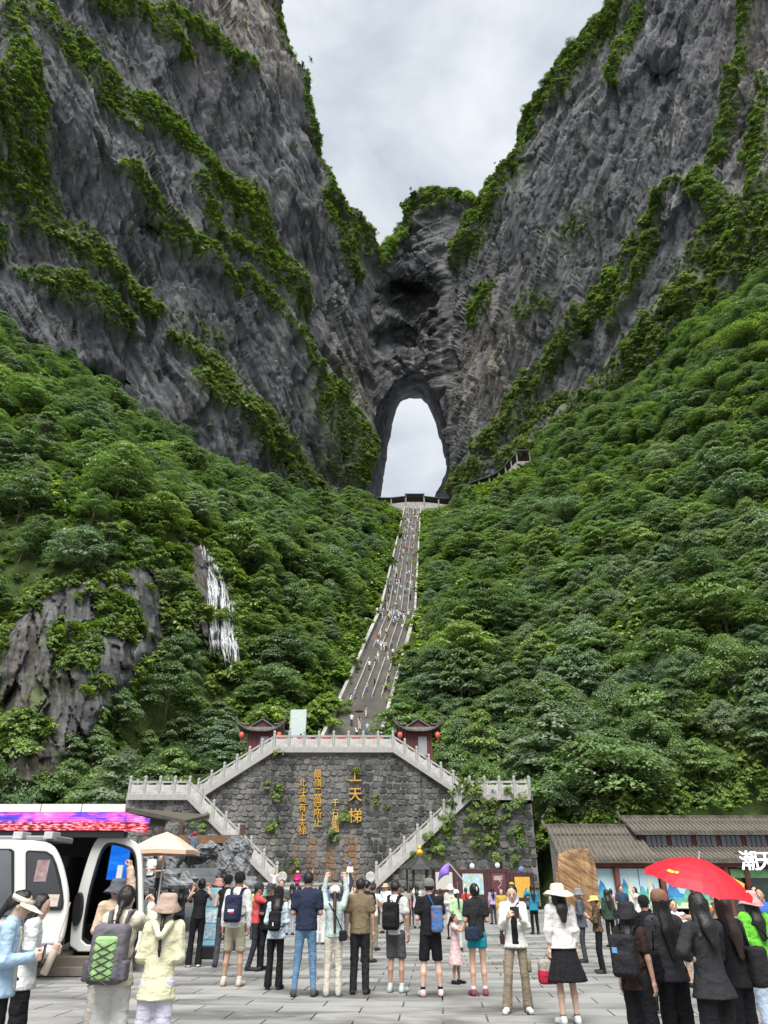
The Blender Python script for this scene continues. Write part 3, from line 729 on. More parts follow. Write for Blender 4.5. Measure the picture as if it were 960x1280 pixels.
def plant_cliffs():
    rng = np.random.default_rng(15)
    nr, nc = ROCK_U.shape
    P = ROCK_P; a = P[:-1, :-1]; e1 = P[1:, :-1] - a; e2 = P[:-1, 1:] - a
    area = np.linalg.norm(np.cross(e1, e2), axis=-1)
    vg = ROCK_VEG[:-1, :-1]; nz = ROCK_N[:-1, :-1]
    den = (np.clip(vg - 0.24, 0, 1) ** 1.1 + 0.05 * sstep(0.12, 0.5, fbm(a.reshape(-1, 3) / 11.0, 3, 45).reshape(area.shape)) * (nz[..., 2] > -9)) * (~ROCK_HOLE[:-1, :-1])
    vis = (ROCK_U[:-1, :-1] > -70) & (ROCK_U[:-1, :-1] < 1030) & (ROCK_V[:-1, :-1] > -60)
    clump = 0.35 + 0.9 * sstep(-0.25, 0.35, fbm(a.reshape(-1, 3) / 6.0, 3, 44).reshape(area.shape))
    w = (np.minimum(area, 3.0) * den * vis * clump).ravel(); p = w / w.sum()
    n = 46000
    k = rng.choice(len(p), n, p=p); i, j = np.divmod(k, nc - 1)
    r1, r2 = rng.random(n)[:, None], rng.random(n)[:, None]
    Q = a[i, j] + e1[i, j] * r1 + e2[i, j] * r2 + ROCK_N[i, j] * 0.12 - np.array((0, 0, 0.25))
    s = rng.lognormal(-0.18, 0.38, n) * (0.55 + 0.6 * vg[i, j]) * 0.82
    tilt = np.stack([-ROCK_N[i, j][:, 1], ROCK_N[i, j][:, 0]], -1) * 0.35 + rng.normal(scale=0.15, size=(n, 2))
    o = scatter('cliff_shrubs', Q, s, rng.integers(0, 4, n), rng.uniform(-0.4, 0.4, n), SHRUBS, tilt)
    tag(o, 'bright green shrubs and grass growing along the cliff ledges', 'shrubs', kind='stuff')
    # rim trees along the skyline
    j = np.arange(0, nc)[(ROCK_U[0] > -40) & (ROCK_U[0] < 1000)]
    j = rng.choice(j, 520); rim = P[rng.integers(0, 6, 520), j]
    Q = rim + rng.normal(scale=0.4, size=rim.shape) + np.array((0, 0.2, -0.5))
    o = scatter('rim_trees', Q, rng.uniform(0.28, 0.75, len(Q)), rng.integers(0, len(TREE_KINDS), len(Q)), rng.uniform(0, 6.28, len(Q)), [c for _, c in TREE_KINDS])
    tag(o, 'small trees fringing the skyline of the cliffs', 'trees', kind='stuff')
plant_cliffs()
# ------------------------------------------------------------------ bare rock on the hillside and the waterfall
HG_X = np.arange(-172, 175, 1.6); HG_Y = np.arange(59.5, 302, 1.6)
HG_Z = hill_z(*np.meshgrid(HG_X, HG_Y))
def hill_fast(x, y):
    fx = np.clip((x + 172) / 1.6, 0, len(HG_X) - 1.001); fy = np.clip((y - 59.5) / 1.6, 0, len(HG_Y) - 1.001)
    i = fx.astype(int); j = fy.astype(int); fx = fx - i; fy = fy - j
    return (HG_Z[j, i] * (1 - fx) + HG_Z[j, i + 1] * fx) * (1 - fy) + (HG_Z[j + 1, i] * (1 - fx) + HG_Z[j + 1, i + 1] * fx) * fy
def hill_hit(u, v, lo=60.0, hi=180.0):
    D = np.full(u.shape, hi); done = np.zeros(u.shape, bool)
    for d in np.arange(lo, hi, 0.5):
        P = pt(u, v, np.full(u.shape, d)); h = (P[..., 2] < hill_fast(P[..., 0], P[..., 1])) & ~done
        D[h] = d; done |= h
    return D
M_CRAG = rock_material('crag_rock', (0.038, 0.040, 0.041), (0.092, 0.094, 0.095), (0.36, 0.35, 0.33), (0.105, 0.078, 0.055), 4.5, 0.0, 1.25)
def rock_skin(name, poly, u0, u1, v0, v1, n, m, thick, brown):
    U, Vv = np.meshgrid(np.linspace(u0, u1, n), np.linspace(v0, v1, m))
    D0 = hill_hit(U, Vv)
    for _ in range(12):
        Dp = np.pad(D0, 1, mode='edge'); D0 = (Dp[:-2, 1:-1] + Dp[2:, 1:-1] + Dp[1:-1, :-2] + Dp[1:-1, 2:]) / 4
    dp = poly_depth(U + 7 * fbm(np.stack([U / 14, Vv / 14, U * 0], -1), 3, 3), Vv, poly)
    P = pt(U, Vv, D0); q = P.reshape(-1, 3)
    w = fbm(q / 5, 3, 13) * 1.4
    rel = facet(np.stack([(q[:, 0] + w + .25 * q[:, 2]) / 2.6, q[:, 1] / 6, (q[:, 2] + w) / 13], -1), 300) * 1.9 + facet(np.stack([(q[:, 0] + .25 * q[:, 2] + w * .5) / 0.9, q[:, 1] / 3, (q[:, 2] + w) / 4.5], -1), 320) * 0.7 \
        + fbm(q / 6.0, 3, 17, 0.5, True) * 0.5 + fbm(q / 1.0, 3, 19, 0.6, True) * 0.12
    off = thick * sstep(-10, 30, dp) - 3.0 * (1 - sstep(-14, 8, dp)) + rel.reshape(U.shape) * sstep(-6, 14, dp)
    P = pt(U, Vv, D0 - off)
    Fq = grid_faces(m, n); keep = (dp > -16).ravel(); Fq = Fq[keep[Fq].all(1)]
    ids, inv = np.unique(Fq, return_inverse=True)
    me = meshdata(name, P.reshape(-1, 3)[ids], inv.reshape(Fq.shape), M_CRAG)
    col_attr(me, 'tan', brown(U, Vv).ravel()[ids])
    col_attr(me, 'veg', np.clip((sstep(12, -4, dp) + 0.5 * sstep(0.1, 0.5, fbm(q / 4.0, 3, 29)).reshape(U.shape)), 0, 0.9).ravel()[ids])
    tag(obj(name, me), kind='structure')
    rng = np.random.default_rng(int(abs(u0) + 3)); k = np.argwhere(((dp > -15) & (dp < 12)) | ((dp > 0) & (fbm(q / 5.0, 3, 37).reshape(U.shape) > 0.24))); k = k[rng.choice(len(k), min(len(k), 900), replace=False)]
    Q = P[k[:, 0], k[:, 1]]; o = scatter(name + '_plants', Q, rng.uniform(0.35, 1.05, len(Q)), rng.integers(0, 4, len(Q)), rng.uniform(0, 6.28, len(Q)), SHRUBS, np.tile((0.5, 0.0), (len(Q), 1)))
    tag(o, 'green shrubs clinging to the ' + name.replace('_', ' '), 'shrubs', kind='stuff')
    return U, Vv, P
rock_skin('rock_outcrop', BARE[0], -70, 235, 640, 1015, 190, 240, 3.5, lambda u, v: np.clip(0.75 * sstep(95, 30, u + (900 - v) * 0.12) + 0.3 * sstep(960, 1000, v), 0, 1))
WF = rock_skin('waterfall_rock', BARE[1], 195, 330, 640, 890, 120, 200, 2.6, lambda u, v: np.clip(0.25 + sstep(262, 235, u), 0, 1))
def make_waterfall():
    U, Vv, P = WF
    us, vs = U[0], Vv[:, 0]
    def surf(u, v):
        fi = np.clip((v - vs[0]) / (vs[1] - vs[0]), 0, len(vs) - 1.001); fj = np.clip((u - us[0]) / (us[1] - us[0]), 0, len(us) - 1.001)
        return P[int(round(fi)), int(round(fj))]
    m, nt, b = nm('falling_water')
    v = coords(nt, (5, 5, 0.8)); f = noise(nt, 1.2, 5, 0.7, v, 0.5)
    nt.links.new(ramp(nt, f, [(0.3, (0.55, 0.60, 0.64)), (0.65, (0.86, 0.88, 0.90))]), b.inputs['Base Color']); b.inputs['Roughness'].default_value = 0.25
    tr = nt.nodes.new('ShaderNodeBsdfTransparent'); mx = nt.nodes.new('ShaderNodeMixShader')
    nt.links.new(ramp(nt, noise(nt, 2.0, 4, 0.6, v, 0.4), [(0.38, (0.04, 0.04, 0.04)), (0.66, (0.8, 0.8, 0.8))]), mx.inputs[0])
    out = [n for n in nt.nodes if n.type == 'OUTPUT_MATERIAL'][0]
    nt.links.new(tr.outputs[0], mx.inputs[1]); nt.links.new(b.outputs[0], mx.inputs[2]); nt.links.new(mx.outputs[0], out.inputs['Surface'])
    rng = np.random.default_rng(3); mb = MB()
    def strand(u0, v0, v1, drift, wmax):
        pts, rad = [], []; u = u0
        n = int((v1 - v0) / 4) + 2
        for k in range(n):
            t = k / (n - 1); v_ = v0 + (v1 - v0) * t
            u += drift * (v1 - v0) / n + rng.normal(scale=0.55)
            p = surf(u, v_); toc = CAM - p; toc = toc / np.linalg.norm(toc); pts.append(p + toc * 0.35)
            rad.append(wmax * (0.35 + 0.65 * math.sin(math.pi * min(1, 0.15 + t * 0.8))) * rng.uniform(0.6, 1.25))
        V = []; 
        for p, r in zip(pts, rad): V += [p + np.array((-r, 0, 0)), p + np.array((0, -0.16 - r * 0.25, 0.02)), p + np.array((r, 0, 0))]
        Fc = []
        for k in range(len(pts) - 1):
            for c in (0, 1): Fc.append((k*3+c, k*3+c+1, k*3+3+c+1, k*3+3+c))
        mb.add(V, Fc)
    for k in range(40):
        t = rng.random(); strand(258 + 29 * t, 690 + 8 * rng.random() + 5 * abs(t - .5), rng.uniform(800, 832), 0.03 + 0.15 * t + rng.normal() * 0.02, rng.uniform(0.04, 0.12))
    for k in range(36):
        v0 = rng.uniform(715, 790); t = rng.random(); uc = 256 + (v0 - 690) * 0.06 + (22 + (v0 - 690) * 0.11) * t; strand(uc, v0, v0 + rng.uniform(25, 60), 0.12, rng.uniform(0.04, 0.14))
    for k in range(5): strand(290 + 3.5 * rng.normal() * 0.6, 832, 866, -0.02, 0.22)
    for k in range(2): strand(249 + 2 * rng.normal(), 672, 700, 0.15, 0.12)
    tag(mb.build('waterfall', m, smooth=True), kind='structure')
make_waterfall()

# ------------------------------------------------------------------ stone of the walls, balustrades, stairs
M_STONE_LIGHT = plain('balustrade_stone', (0.40, 0.397, 0.378), 0.85, 0.3, 1.3, bmp=0.25, bscale=25)
M_STONE_POST = plain('balustrade_post_stone', (0.335, 0.335, 0.322), 0.85, 0.3, 1.5, bmp=0.25, bscale=25)
M_KERB = plain('kerb_stone', (0.30, 0.29, 0.275), 0.9, 0.3, 0.9, bmp=0.3)
def masonry_material():
    m, nt, b = nm('wall_stone')
    oi = nt.nodes.new('ShaderNodeObjectInfo'); at = N(nt, 'ShaderNodeAttribute', attribute_name='tone')
    ad = N(nt, 'ShaderNodeMath', operation='ADD'); fr = N(nt, 'ShaderNodeMath', operation='FRACT')
    nt.links.new(oi.outputs['Random'], ad.inputs[0]); nt.links.new(at.outputs['Fac'], ad.inputs[1]); nt.links.new(ad.outputs[0], fr.inputs[0])
    c = ramp(nt, fr.outputs[0], [(0.0, (0.042, 0.043, 0.046)), (0.4, (0.066, 0.066, 0.069)), (0.75, (0.098, 0.097, 0.094)), (1.0, (0.145, 0.14, 0.132))])
    ge = nt.nodes.new('ShaderNodeNewGeometry'); mp = N(nt, 'ShaderNodeMapping'); nt.links.new(ge.outputs['Position'], mp.inputs['Vector']); mp.inputs['Scale'].default_value = (1, 1, 0.3)
    lime = ramp(nt, noise(nt, 0.35, 6, 0.7, mp.outputs[0], 0.4), [(0.47, (0, 0, 0)), (0.64, (0.65, 0.65, 0.65))])
    c = mixc(nt, lime, c, (0.27, 0.26, 0.24))
    moss = ramp(nt, noise(nt, 0.5, 6, 0.65, ge.outputs['Position']), [(0.58, (0, 0, 0)), (0.70, (0.55, 0.55, 0.55))])
    c = mixc(nt, moss, c, (0.072, 0.088, 0.035))
    damp = ramp(nt, noise(nt, 0.5, 5, 0.7, mp.outputs[0]), [(0.5, (1, 1, 1)), (0.7, (0.5, 0.5, 0.52))])
    c = mixc(nt, 1.0, c, damp, 'MULTIPLY')
    # rust run below each column of gilded characters
    sx = N(nt, 'ShaderNodeSeparateXYZ'); nt.links.new(ge.outputs['Position'], sx.inputs[0])
    wob = N(nt, 'ShaderNodeMath', operation='MULTIPLY_ADD'); nt.links.new(noise(nt, 1.5, 3, 0.6, ge.outputs['Position']), wob.inputs[0]); wob.inputs[1].default_value = 1.2
    nt.links.new(sx.outputs['X'], wob.inputs[2])
    for (xc, ztop, ww) in ((-7.35, 4.6, 0.42), (-6.0, 5.4, 0.6), (-4.5, 4.3, 0.55), (-2.65, 5.0, 0.75)):
        d = N(nt, 'ShaderNodeMath', operation='SUBTRACT'); nt.links.new(wob.outputs[0], d.inputs[0]); d.inputs[1].default_value = xc + 0.6
        a = N(nt, 'ShaderNodeMath', operation='ABSOLUTE'); nt.links.new(d.outputs[0], a.inputs[0])
        mr = N(nt, 'ShaderNodeMapRange'); nt.links.new(a.outputs[0], mr.inputs['Value']); mr.inputs['From Min'].default_value = ww; mr.inputs['From Max'].default_value = ww * 0.4; mr.inputs['To Max'].default_value = 0.75
        mz = N(nt, 'ShaderNodeMapRange'); nt.links.new(sx.outputs['Z'], mz.inputs['Value']); mz.inputs['From Min'].default_value = ztop + 0.5; mz.inputs['From Max'].default_value = ztop - 0.4
        mu = N(nt, 'ShaderNodeMath', operation='MULTIPLY'); nt.links.new(mr.outputs[0], mu.inputs[0]); nt.links.new(mz.outputs[0], mu.inputs[1])
        m3 = mixc(nt, 1.0, mu.outputs[0], ramp(nt, noise(nt, 1.1, 5, 0.7, mp.outputs[0]), [(0.35, (0.1, 0.1, 0.1)), (0.6, (1, 1, 1))]), 'MULTIPLY')
        c = mixc(nt, m3, c, (0.20, 0.088, 0.022))
    nt.links.new(c, b.inputs['Base Color']); b.inputs['Roughness'].default_value = 0.9; b.inputs['Specular IOR Level'].default_value = 0.25
    bump(nt, b, noise(nt, 7, 6, 0.7, ge.outputs['Position']), 0.8, 0.06)
    MATS['wall_stone'] = m; return m
M_MASON = masonry_material()
M_MORTAR = plain('mortar', (0.15, 0.147, 0.137), 0.95, 0.35, 1.2, bmp=0.5, bscale=14)
def stone_variants(seed, n=10):
    rng = np.random.default_rng(seed); out = []
    for k in range(n):
        ang = np.linspace(0, 2 * math.pi, 8, endpoint=False) + math.pi / 8
        px = np.clip(np.cos(ang) * 0.74, -0.5, 0.5) * rng.uniform(0.84, 1.04, 8); pz = np.clip(np.sin(ang) * 0.74, -0.5, 0.5) * rng.uniform(0.80, 1.05, 8)
        V = [(x, 0.12, z) for x, z in zip(px, pz)] + [(x * 0.98, -0.6 + rng.uniform(-.1, .1), z * 0.98) for x, z in zip(px, pz)] + [(x * 0.84, -1 + rng.uniform(-.3, .2), z * 0.84) for x, z in zip(px, pz)] + [(0, -1.05 + rng.uniform(-.2, .1), 0)]
        Fc = []
        for r in (0, 8):
            for i in range(8): Fc.append((r + i, r + (i + 1) % 8, r + 8 + (i + 1) % 8, r + 8 + i))
        for i in range(8): Fc.append((16 + i, 16 + (i + 1) % 8, 24))
        out.append((V, [tuple(reversed(f)) for f in Fc]))
    return out
STONE_V = stone_variants(4)
STONE_ME = [meshdata('stone', V, Fc, M_MASON) for V, Fc in STONE_V]
def lay_stones(poly, Y, row=0.56, rng=None):
    xs = [p[0] for p in poly]; zs = [p[1] for p in poly]; out = []
    z = min(zs)
    while z < max(zs):
        h = row * rng.uniform(0.68, 1.2); x = min(xs) + rng.uniform(-.4, 0)
        while x < max(xs):
            w = row * rng.uniform(0.6, 1.7)
            cx, cz = np.array([x + w/2]), np.array([z + h/2])
            if inside(cx, cz, poly)[0] and poly_depth(cx, cz, poly)[0] > 0.16:
                out.append((cx[0], cz[0] + rng.normal() * 0.05, w * 0.97, h * rng.uniform(0.86, 1.04), rng.uniform(0.03, 0.11), int(rng.integers(0, 10)), rng.integers(0, 2)))
            x += w
        z += h
    return out
def masonry_wall(name, poly, Y, thick, label, rng, limit, prefer):
    root = empty(name, (0, 0, 0)); tag(root, label, 'wall')
    MB().prism(poly, 1, Y, Y + thick).build('core', M_MORTAR, root)
    st = lay_stones(poly, Y, 0.47, rng)
    st.sort(key=prefer)
    for (x, z, w, h, d, k, fl) in st[:limit]:
        o = obj('stone', STONE_ME[k], root, (x, Y, z)); o.scale = (w, d, h); o.rotation_euler = (0, rng.normal() * 0.09 + math.pi * fl, 0)
    rest = st[limit:]
    if rest:
        mb = MB(); tone = []
        for (x, z, w, h, d, k, fl) in rest:
            V, Fc = STONE_V[k]; mb.add([(x + a * w, Y + b * d, z + c * h) for a, b, c in V], Fc); tone += [random.random()] * len(V)
        o = mb.build('stones', M_MASON, root); o['kind'] = 'stuff'; col_attr(o.data, 'tone', tone)
    return root
XC = -4.5
rngw = np.random.default_rng(12)
poly_main = [(XC-5.3, 12.1), (XC-11.9, 8.2), (XC-11.9, 6.8), (XC-4.2, 1.0), (XC+4.2, 1.0), (XC+11.9, 6.8), (XC+11.9, 8.2), (XC+5.3, 12.1)]
masonry_wall('retaining_wall', poly_main, 64.0, 3.0, 'tall dark grey rubble stone wall with gilded characters below the stairway platform', rngw, 300, lambda s: abs(s[0] - XC) * 0.5 + abs(s[1] - 7.0))
for sgn, lab in ((-1, 'grey rubble stone wing wall under the stair flight beside the gondola display'), (1, 'overgrown rubble stone wing wall behind the notice boards')):
    pw = [(XC+sgn*16.6, 0.2), (XC+sgn*16.6, 7.9), (XC+sgn*11.6, 7.9), (XC+sgn*3.4, 1.4), (XC+sgn*3.4, 0.2)]
    if sgn < 0: pw = pw[::-1]
    masonry_wall('wing_wall', pw, 61.0, 3.0, lab, rngw, 260, lambda s: -s[1])

# platform, landings and flights behind the balustrades
def make_terrace():
    root = empty('stair_terrace', (XC, 64, 0)); tag(root, 'grey stone platform with two crossing flights of steps on the rubble wall', 'terrace')
    MB().box(-5.3, 5.3, 0.02, 18, 11.6, 12.2).build('platform', M_KERB, root)
    for s in (-1, 1):
        a, b = sorted((s * 11.5, s * 16.6))
        MB().box(a, b, -3.0, 1.2, 7.5, 7.98).build('landing', M_KERB, root)
        a, b = sorted((s * 11.3, s * 12.3)); MB().box(a, b, -.25, .9, 7.0, 9.3).build('pier', M_STONE_POST, root)
        for nm_, x0, z0, x1, z1, y0, y1, n in (('upper_flight', 5.3, 12.2, 11.5, 7.98, 0.02, 2.4, 26), ('lower_flight', 11.5, 7.98, 3.4, 1.2, -2.98, -0.2, 42)):
            mb = MB()
            for k in range(n):
                ta, tb = k / n, (k + 1) / n
                xa, xb = sorted((s * (x0 + (x1 - x0) * ta), s * (x0 + (x1 - x0) * tb))); zt = z0 + (z1 - z0) * tb
                mb.box(xa, xb, y0, y1, zt - 0.5, zt)
            o = mb.build(nm_, M_KERB, root); o['kind'] = 'stuff'
make_terrace()

POST_MB = MB().box(-.1, .1, -.1, .1, 0, 1.28).box(-.075, .075, -.075, .075, 1.28, 1.34).box(-.105, .105, -.105, .105, 1.34, 1.5).box(-.06, .06, -.06, .06, 1.5, 1.56)
POST_ME = POST_MB.data('post', M_STONE_POST)
def balustrade(name, label, runs, group=None, scroll=None):
    """runs: list of (start xyz, end xyz, bays)"""
    root = empty(name, runs[0][0]); tag(root, label, 'balustrade', group); o0 = np.array(runs[0][0], float)
    for ri, (a, b, n) in enumerate(runs):
        a, b = np.array(a, float) - o0, np.array(b, float) - o0
        d = (b - a) / n; L = math.hypot(d[0], d[1]); dirx = d[:2] / L; nrm_ = np.array((-dirx[1], dirx[0]))
        def bar(z0, z1, t, c0, c1):
            P = []
            for zz in (z0, z1):
                for (s, w) in ((c0, -t), (c1, -t), (c1, t), (c0, t)):
                    P.append((dirx[0]*s + nrm_[0]*w, dirx[1]*s + nrm_[1]*w, zz + d[2] * s / L))
            return P
        panel = MB().hexa(bar(0.10, 0.82, 0.055, 0.12, L - 0.12)).hexa(bar(0.82, 0.98, 0.05, 0.12, 0.28)).hexa(bar(0.82, 0.98, 0.05, L - 0.28, L - 0.12)).hexa(bar(0.22, 0.70, 0.07, 0.26, L - 0.26)).data('panel', M_STONE_LIGHT)
        rail = MB().hexa(bar(0.98, 1.14, 0.085, 0.12, L - 0.12)).data('handrail', M_STONE_POST)
        kerb = MB().hexa([(q[0], q[1], q[2]) for q in bar(-0.34, 0.10, 0.2, 0.0, L)]).data('kerb', M_KERB)
        for k in range(n):
            p = a + d * k
            obj('panel', panel, root, p); obj('handrail', rail, root, p); obj('kerb', kerb, root, p)
            if k > 0 or ri == 0: obj('post', POST_ME, root, p)
        obj('post', POST_ME, root, b)
    if scroll is not None:
        p = np.array(scroll) - o0
        MB().lathe([(0.02, -0.09), (0.30, -0.09), (0.38, -0.06), (0.38, 0.06), (0.30, 0.09), (0.02, 0.09)], 18).build('scroll', M_STONE_LIGHT, root, p).rotation_euler = (math.pi / 2, 0, 0)
    return root
balustrade('balustrade', 'pale stone balustrade along the top platform of the wall', [((XC-5.3, 63.8, 12.3), (XC+5.3, 63.8, 12.3), 8)])
for s, side in ((-1, 'left'), (1, 'right')):
    g = 'gondola display' if s < 0 else 'notice boards'
    balustrade('balustrade', 'sloping stone balustrade of the upper flight on the side of the ' + g, [((XC+s*5.3, 63.75, 12.3), (XC+s*11.6, 63.75, 8.3), 6)])
    balustrade('balustrade', 'stone balustrade of the landing and lower flight above the ' + g,
               [((XC+s*16.5, 60.85, 8.1), (XC+s*11.6, 60.85, 8.1), 4), ((XC+s*11.6, 60.85, 8.1), (XC+s*3.9, 60.85, 1.75), 7)], scroll=(XC+s*3.45, 60.85, 2.2))
    balustrade('balustrade', 'short stone balustrade across the outer end of the landing above the ' + g, [((XC+s*16.6, 61.2, 8.1), (XC+s*16.6, 64.6, 8.1), 2)])

# gilded characters
M_GOLD = plain('gilding', (0.50, 0.29, 0.05), 0.5, 0.25, 4.0, metal=0.25)
M_GOLD_OLD = plain('worn_gilding', (0.60, 0.40, 0.13), 0.55, 0.35, 4.0, metal=0.1)
def text_mesh(s, size, depth=0.03, fat=0.0):
    cu = bpy.data.curves.new('lettering', 'FONT'); cu.body = s; cu.size = size; cu.align_x = 'CENTER'; cu.align_y = 'CENTER'
    cu.extrude = depth; cu.offset = fat; cu.resolution_u = 3
    o = bpy.data.objects.new('lettering', cu); COL.objects.link(o)
    dg = bpy.context.evaluated_depsgraph_get(); me = bpy.data.meshes.new_from_object(o.evaluated_get(dg))
    bpy.data.objects.remove(o); bpy.data.curves.remove(cu); return me
def wall_text(label, chars, u, vs, size, mat, fat):
    p0 = onY(np.array(float(u)), np.array(float(vs[-1])), 63.78)
    root = empty('gilded_inscription', p0); tag(root, label, 'inscription')
    for ch, v in zip(chars, vs):
        p = onY(np.array(float(u)), np.array(float(v)), 63.78) - p0
        me = text_mesh(ch, size, 0.05, fat); me.materials.append(mat)
        o = obj('character', me, root, p); o.rotation_euler = (math.pi / 2, 0, 0)
    return root
wall_text('three large gold characters reading top to bottom on the stone wall', '上天梯', 444, (970, 994, 1021), 1.22, M_GOLD, 0.010)
wall_text('small worn gold characters with a seal beside the large characters', '千石廬圖', 419, (1004, 1017, 1026, 1036), 0.66, M_GOLD_OLD, 0.002)
wall_text('long column of seven gold characters on the stone wall', '最嶺二高空所止', 397, (968, 979, 990, 998.5, 1008, 1018, 1029), 0.76, M_GOLD, 0.004)
wall_text('narrow column of gold characters farthest from the large characters', '北斗高有上天梯', 378, (979, 990, 999, 1010, 1021, 1030, 1039), 0.70, M_GOLD, 0.004)

# ------------------------------------------------------------------ the great stairway
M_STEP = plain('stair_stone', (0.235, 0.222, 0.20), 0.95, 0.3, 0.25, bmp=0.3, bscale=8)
M_RISER_SHADE = plain('stair_riser_shade', (0.125, 0.118, 0.105), 0.95, 0.3, 0.25)  # stair stone darkened: shade put into the riser colour so steps stand apart
M_RAIL = plain('stair_rail_stone', (0.29, 0.283, 0.265), 0.9, 0.35, 0.4)
def make_stairway():
    root = empty('stairway', (0, 0, 0)); tag(root, 'very long straight grey stone stairway climbing to the mountain arch', 'stairway')
    Ys = np.arange(ST_Y0, ST_Y1, 0.42); V = []; Fq = []
    rest = lambda y: any(abs(y - c) < 1.6 for c in (112, 131, 152, 180, 210, 240))
    for k, y in enumerate(Ys):
        x = float(stair_x(y)); z = float(stair_z(y)); w = ST_W * (1.0 + 0.22 * max(0, 1 - abs(y - 131) / 4))
        b = len(V); y2 = y + 0.42
        V += [(x - w, y, z - 0.32), (x + w, y, z - 0.32), (x + w, y, z), (x - w, y, z), (x + w, y2, z), (x - w, y2, z)]
        Fq += [(b, b+1, b+2, b+3), (b+3, b+2, b+4, b+5)]
    me = meshdata('steps', V, Fq, M_STEP); me.materials.append(M_RISER_SHADE); me.polygons.foreach_set('material_index', np.arange(len(Fq), dtype=np.int32) % 2 == 0)
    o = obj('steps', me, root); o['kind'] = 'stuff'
    sec = [81, 110.5, 113.5, 129.5, 132.5, 150.5, 153.5, 178.5, 181.5, 208.5, 211.5, 238.5, 241.5, 270.5]
    def rail(y0, y1, off, wd, hgt, name, mat):
        mb = MB(); P = []
        for y in (y0, y1):
            x = float(stair_x(y)) + off; z = float(stair_z(y)); P.append([(x - wd, y, z - 0.4), (x + wd, y, z - 0.4), (x + wd, y, z + hgt), (x - wd, y, z + hgt)])
        mb.hexa([P[0][0], P[0][1], P[1][1], P[1][0], P[0][3], P[0][2], P[1][2], P[1][3]]); return mb.build(name, mat, root)
    for a, b in zip(sec[0::2], sec[1::2]):
        for off in (-1.98, -0.66, 0.66, 1.98):
            rail(max(a + 0.8, 97.0), b - 0.8, off, 0.06, 0.5, 'lane_rail', M_RAIL)
    for a, b in zip(sec[:-1], sec[1:]):
        for s in (-1, 1):
            e = 0.6 if (a > 128 and b < 134) else 0.0
            rail(a, b, s * (ST_W + 0.22 + e), 0.22, 0.95, 'parapet', M_RAIL)
    for s in (-1, 1): rail(113.5, 129.5, s * (ST_W + 0.3), 0.3, 1.0, 'parapet', M_RAIL)
make_stairway()

# ------------------------------------------------------------------ covered gallery at the top and up the right cliff
M_DKTILE = plain('dark_tile', (0.115, 0.115, 0.118), 0.85, 0.3, 0.8, bmp=0.4, bscale=10)
M_TIMBER = plain('dark_timber', (0.075, 0.048, 0.034), 0.8, 0.3, 1.2)
M_PALEPOST = plain('gallery_post', (0.24, 0.225, 0.20), 0.9, 0.2, 1.2)
def gallery_bay(root, a, b, hgt, wd, roofh=0.8):
    """one roofed bay from a to b (floor points, world minus root)"""
    a, b = np.array(a, float), np.array(b, float); d = b - a; L = math.hypot(d[0], d[1]); t = d / L; n = np.array((-t[1], t[0], 0))
    up = np.array((0, 0, 1.0))
    def P(s, w, z): return a + d * s + n * w + up * z
    mb = MB()
    for s0, s1, w0, w1 in ((-.03, 1.03, -wd * 1.35, 0), (-.03, 1.03, 0, wd * 1.35)):
        za, zb = (hgt, hgt + roofh) if w1 == 0 else (hgt + roofh, hgt)
        mb.hexa([P(s0, w0, za - .25), P(s1, w0, za - .25), P(s1, w1, zb - .25), P(s0, w1, zb - .25), P(s0, w0, za), P(s1, w0, za), P(s1, w1, zb), P(s0, w1, zb)])
    mb.build('roof', M_DKTILE, root)
    MB().hexa([P(0, -wd, -5), P(1, -wd, -5), P(1, wd, -5), P(0, wd, -5), P(0, -wd, 0), P(1, -wd, 0), P(1, wd, 0), P(0, wd, 0)]).build('floor', M_KERB, root)
    MB().hexa([P(0, wd*.9, 0), P(1, wd*.9, 0), P(1, wd, 0), P(0, wd, 0), P(0, wd*.9, hgt), P(1, wd*.9, hgt), P(1, wd, hgt), P(0, wd, hgt)]).build('back_wall', M_TIMBER, root)
    for s in (0.02, 0.98):
        for w in (-wd, ):
            MB().tube([P(s, w, -1.5), P(s, w, hgt)], 0.22, 8).build('column', M_PALEPOST, root)
